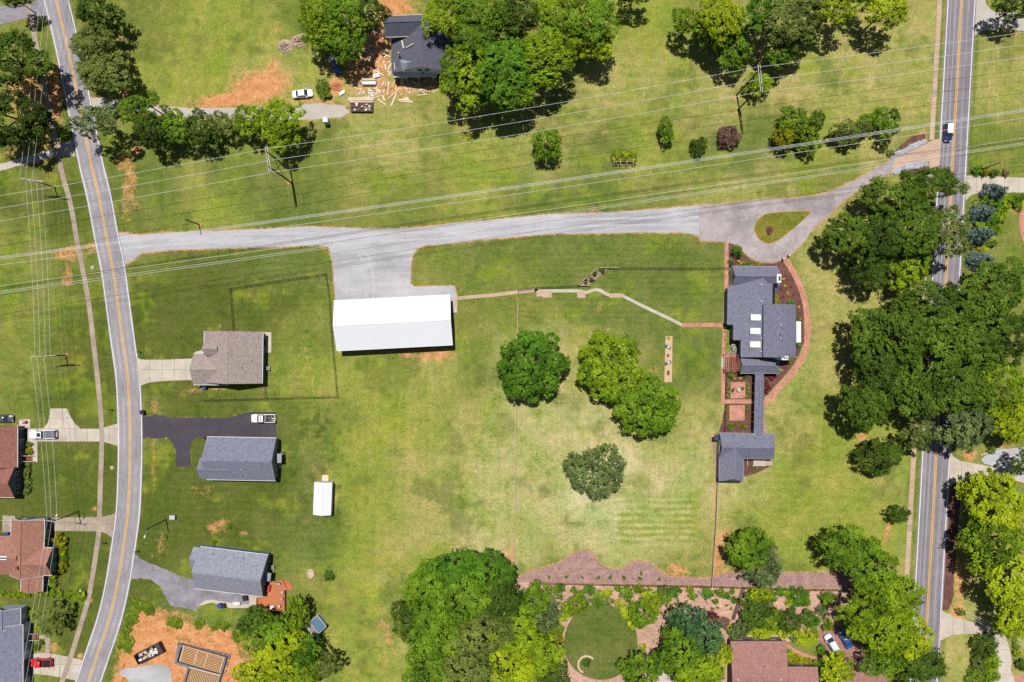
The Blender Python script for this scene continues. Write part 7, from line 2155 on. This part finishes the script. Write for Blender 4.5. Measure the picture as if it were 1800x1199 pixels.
# ------------------------------------------------------------------ people
def person(px, py, z, label, top, head=(1, 0), bend=.35, hat='vest'):
    """one continuous skinned figure, feet at z"""
    P0 = W(px, py, z)
    J = [(0, 0, .92), (bend * .35, 0, 1.2), (bend * .75, 0, 1.42), (bend * .9, 0, 1.54), (bend * 1.05, 0, 1.7),
         (.02, .1, .88), (.1, .12, .5), (.0, .13, .08), (.14, .14, .03), (-.02, -.1, .88), (-.04, -.12, .48), (-.16, -.13, .08), (-.02, -.14, .03),
         (bend * .72, .2, 1.4), (bend * .9 + .05, .27, 1.14), (bend + .25, .22, .95), (bend + .34, .21, .9),
         (bend * .72, -.2, 1.4), (bend * .9 + .02, -.28, 1.14), (bend + .22, -.24, .92), (bend + .3, -.23, .87)]
    E = [(0, 1), (1, 2), (2, 3), (3, 4), (0, 5), (5, 6), (6, 7), (7, 8), (0, 9), (9, 10), (10, 11), (11, 12), (2, 13), (13, 14), (14, 15), (15, 16), (2, 17), (17, 18), (18, 19), (19, 20)]
    RD = [.16, .15, .16, .06, .11, .1, .075, .05, .045, .1, .075, .05, .045, .075, .05, .04, .035, .075, .05, .04, .035]
    me = bpy.data.meshes.new('person'); me.from_pydata(J, E, [])
    o = bpy.data.objects.new('person', me); COL.objects.link(o)
    md = o.modifiers.new('skin', 'SKIN')
    for i, sv in enumerate(me.skin_vertices[0].data):
        sv.radius = (RD[i], RD[i]); sv.use_root = (i == 0)
    sb = o.modifiers.new('sub', 'SUBSURF'); sb.levels = 1; sb.render_levels = 1
    dg = bpy.context.evaluated_depsgraph_get()
    m2 = bpy.data.meshes.new_from_object(o.evaluated_get(dg))
    o.modifiers.clear(); o.data = m2
    m2.materials.clear()
    for mt in (top, M['cloth_dark'], M['skin']): m2.materials.append(mt)
    for f in m2.polygons:
        x, y, zz_ = f.center
        f.material_index = 2 if zz_ > 1.5 or (x > bend + .18 and zz_ < 1.05) else 1 if zz_ < .93 else 0
        f.use_smooth = True
    a = math.atan2(-head[1], head[0])
    o.location = P0; o.rotation_euler = (0, 0, a)
    tag(o, label, 'person')
    h = MB().tube([(bend * 1.05, 0, 1.74), (bend * 1.05, 0, 1.8), (bend * 1.05, 0, 1.86)], [.16, .13, .05], 10)
    ho = h.build('hard_hat', M[hat], o, True, True)
    return o
person(701.8, 96, 5.15, 'roofer in hi-vis yellow top standing on the charcoal roof', M['vest'], (.4, 1))
person(744, 130, 3.45, 'worker in green top on the porch roof of the construction house', M['cloth_green'], (-.6, 1), .5, 'white')
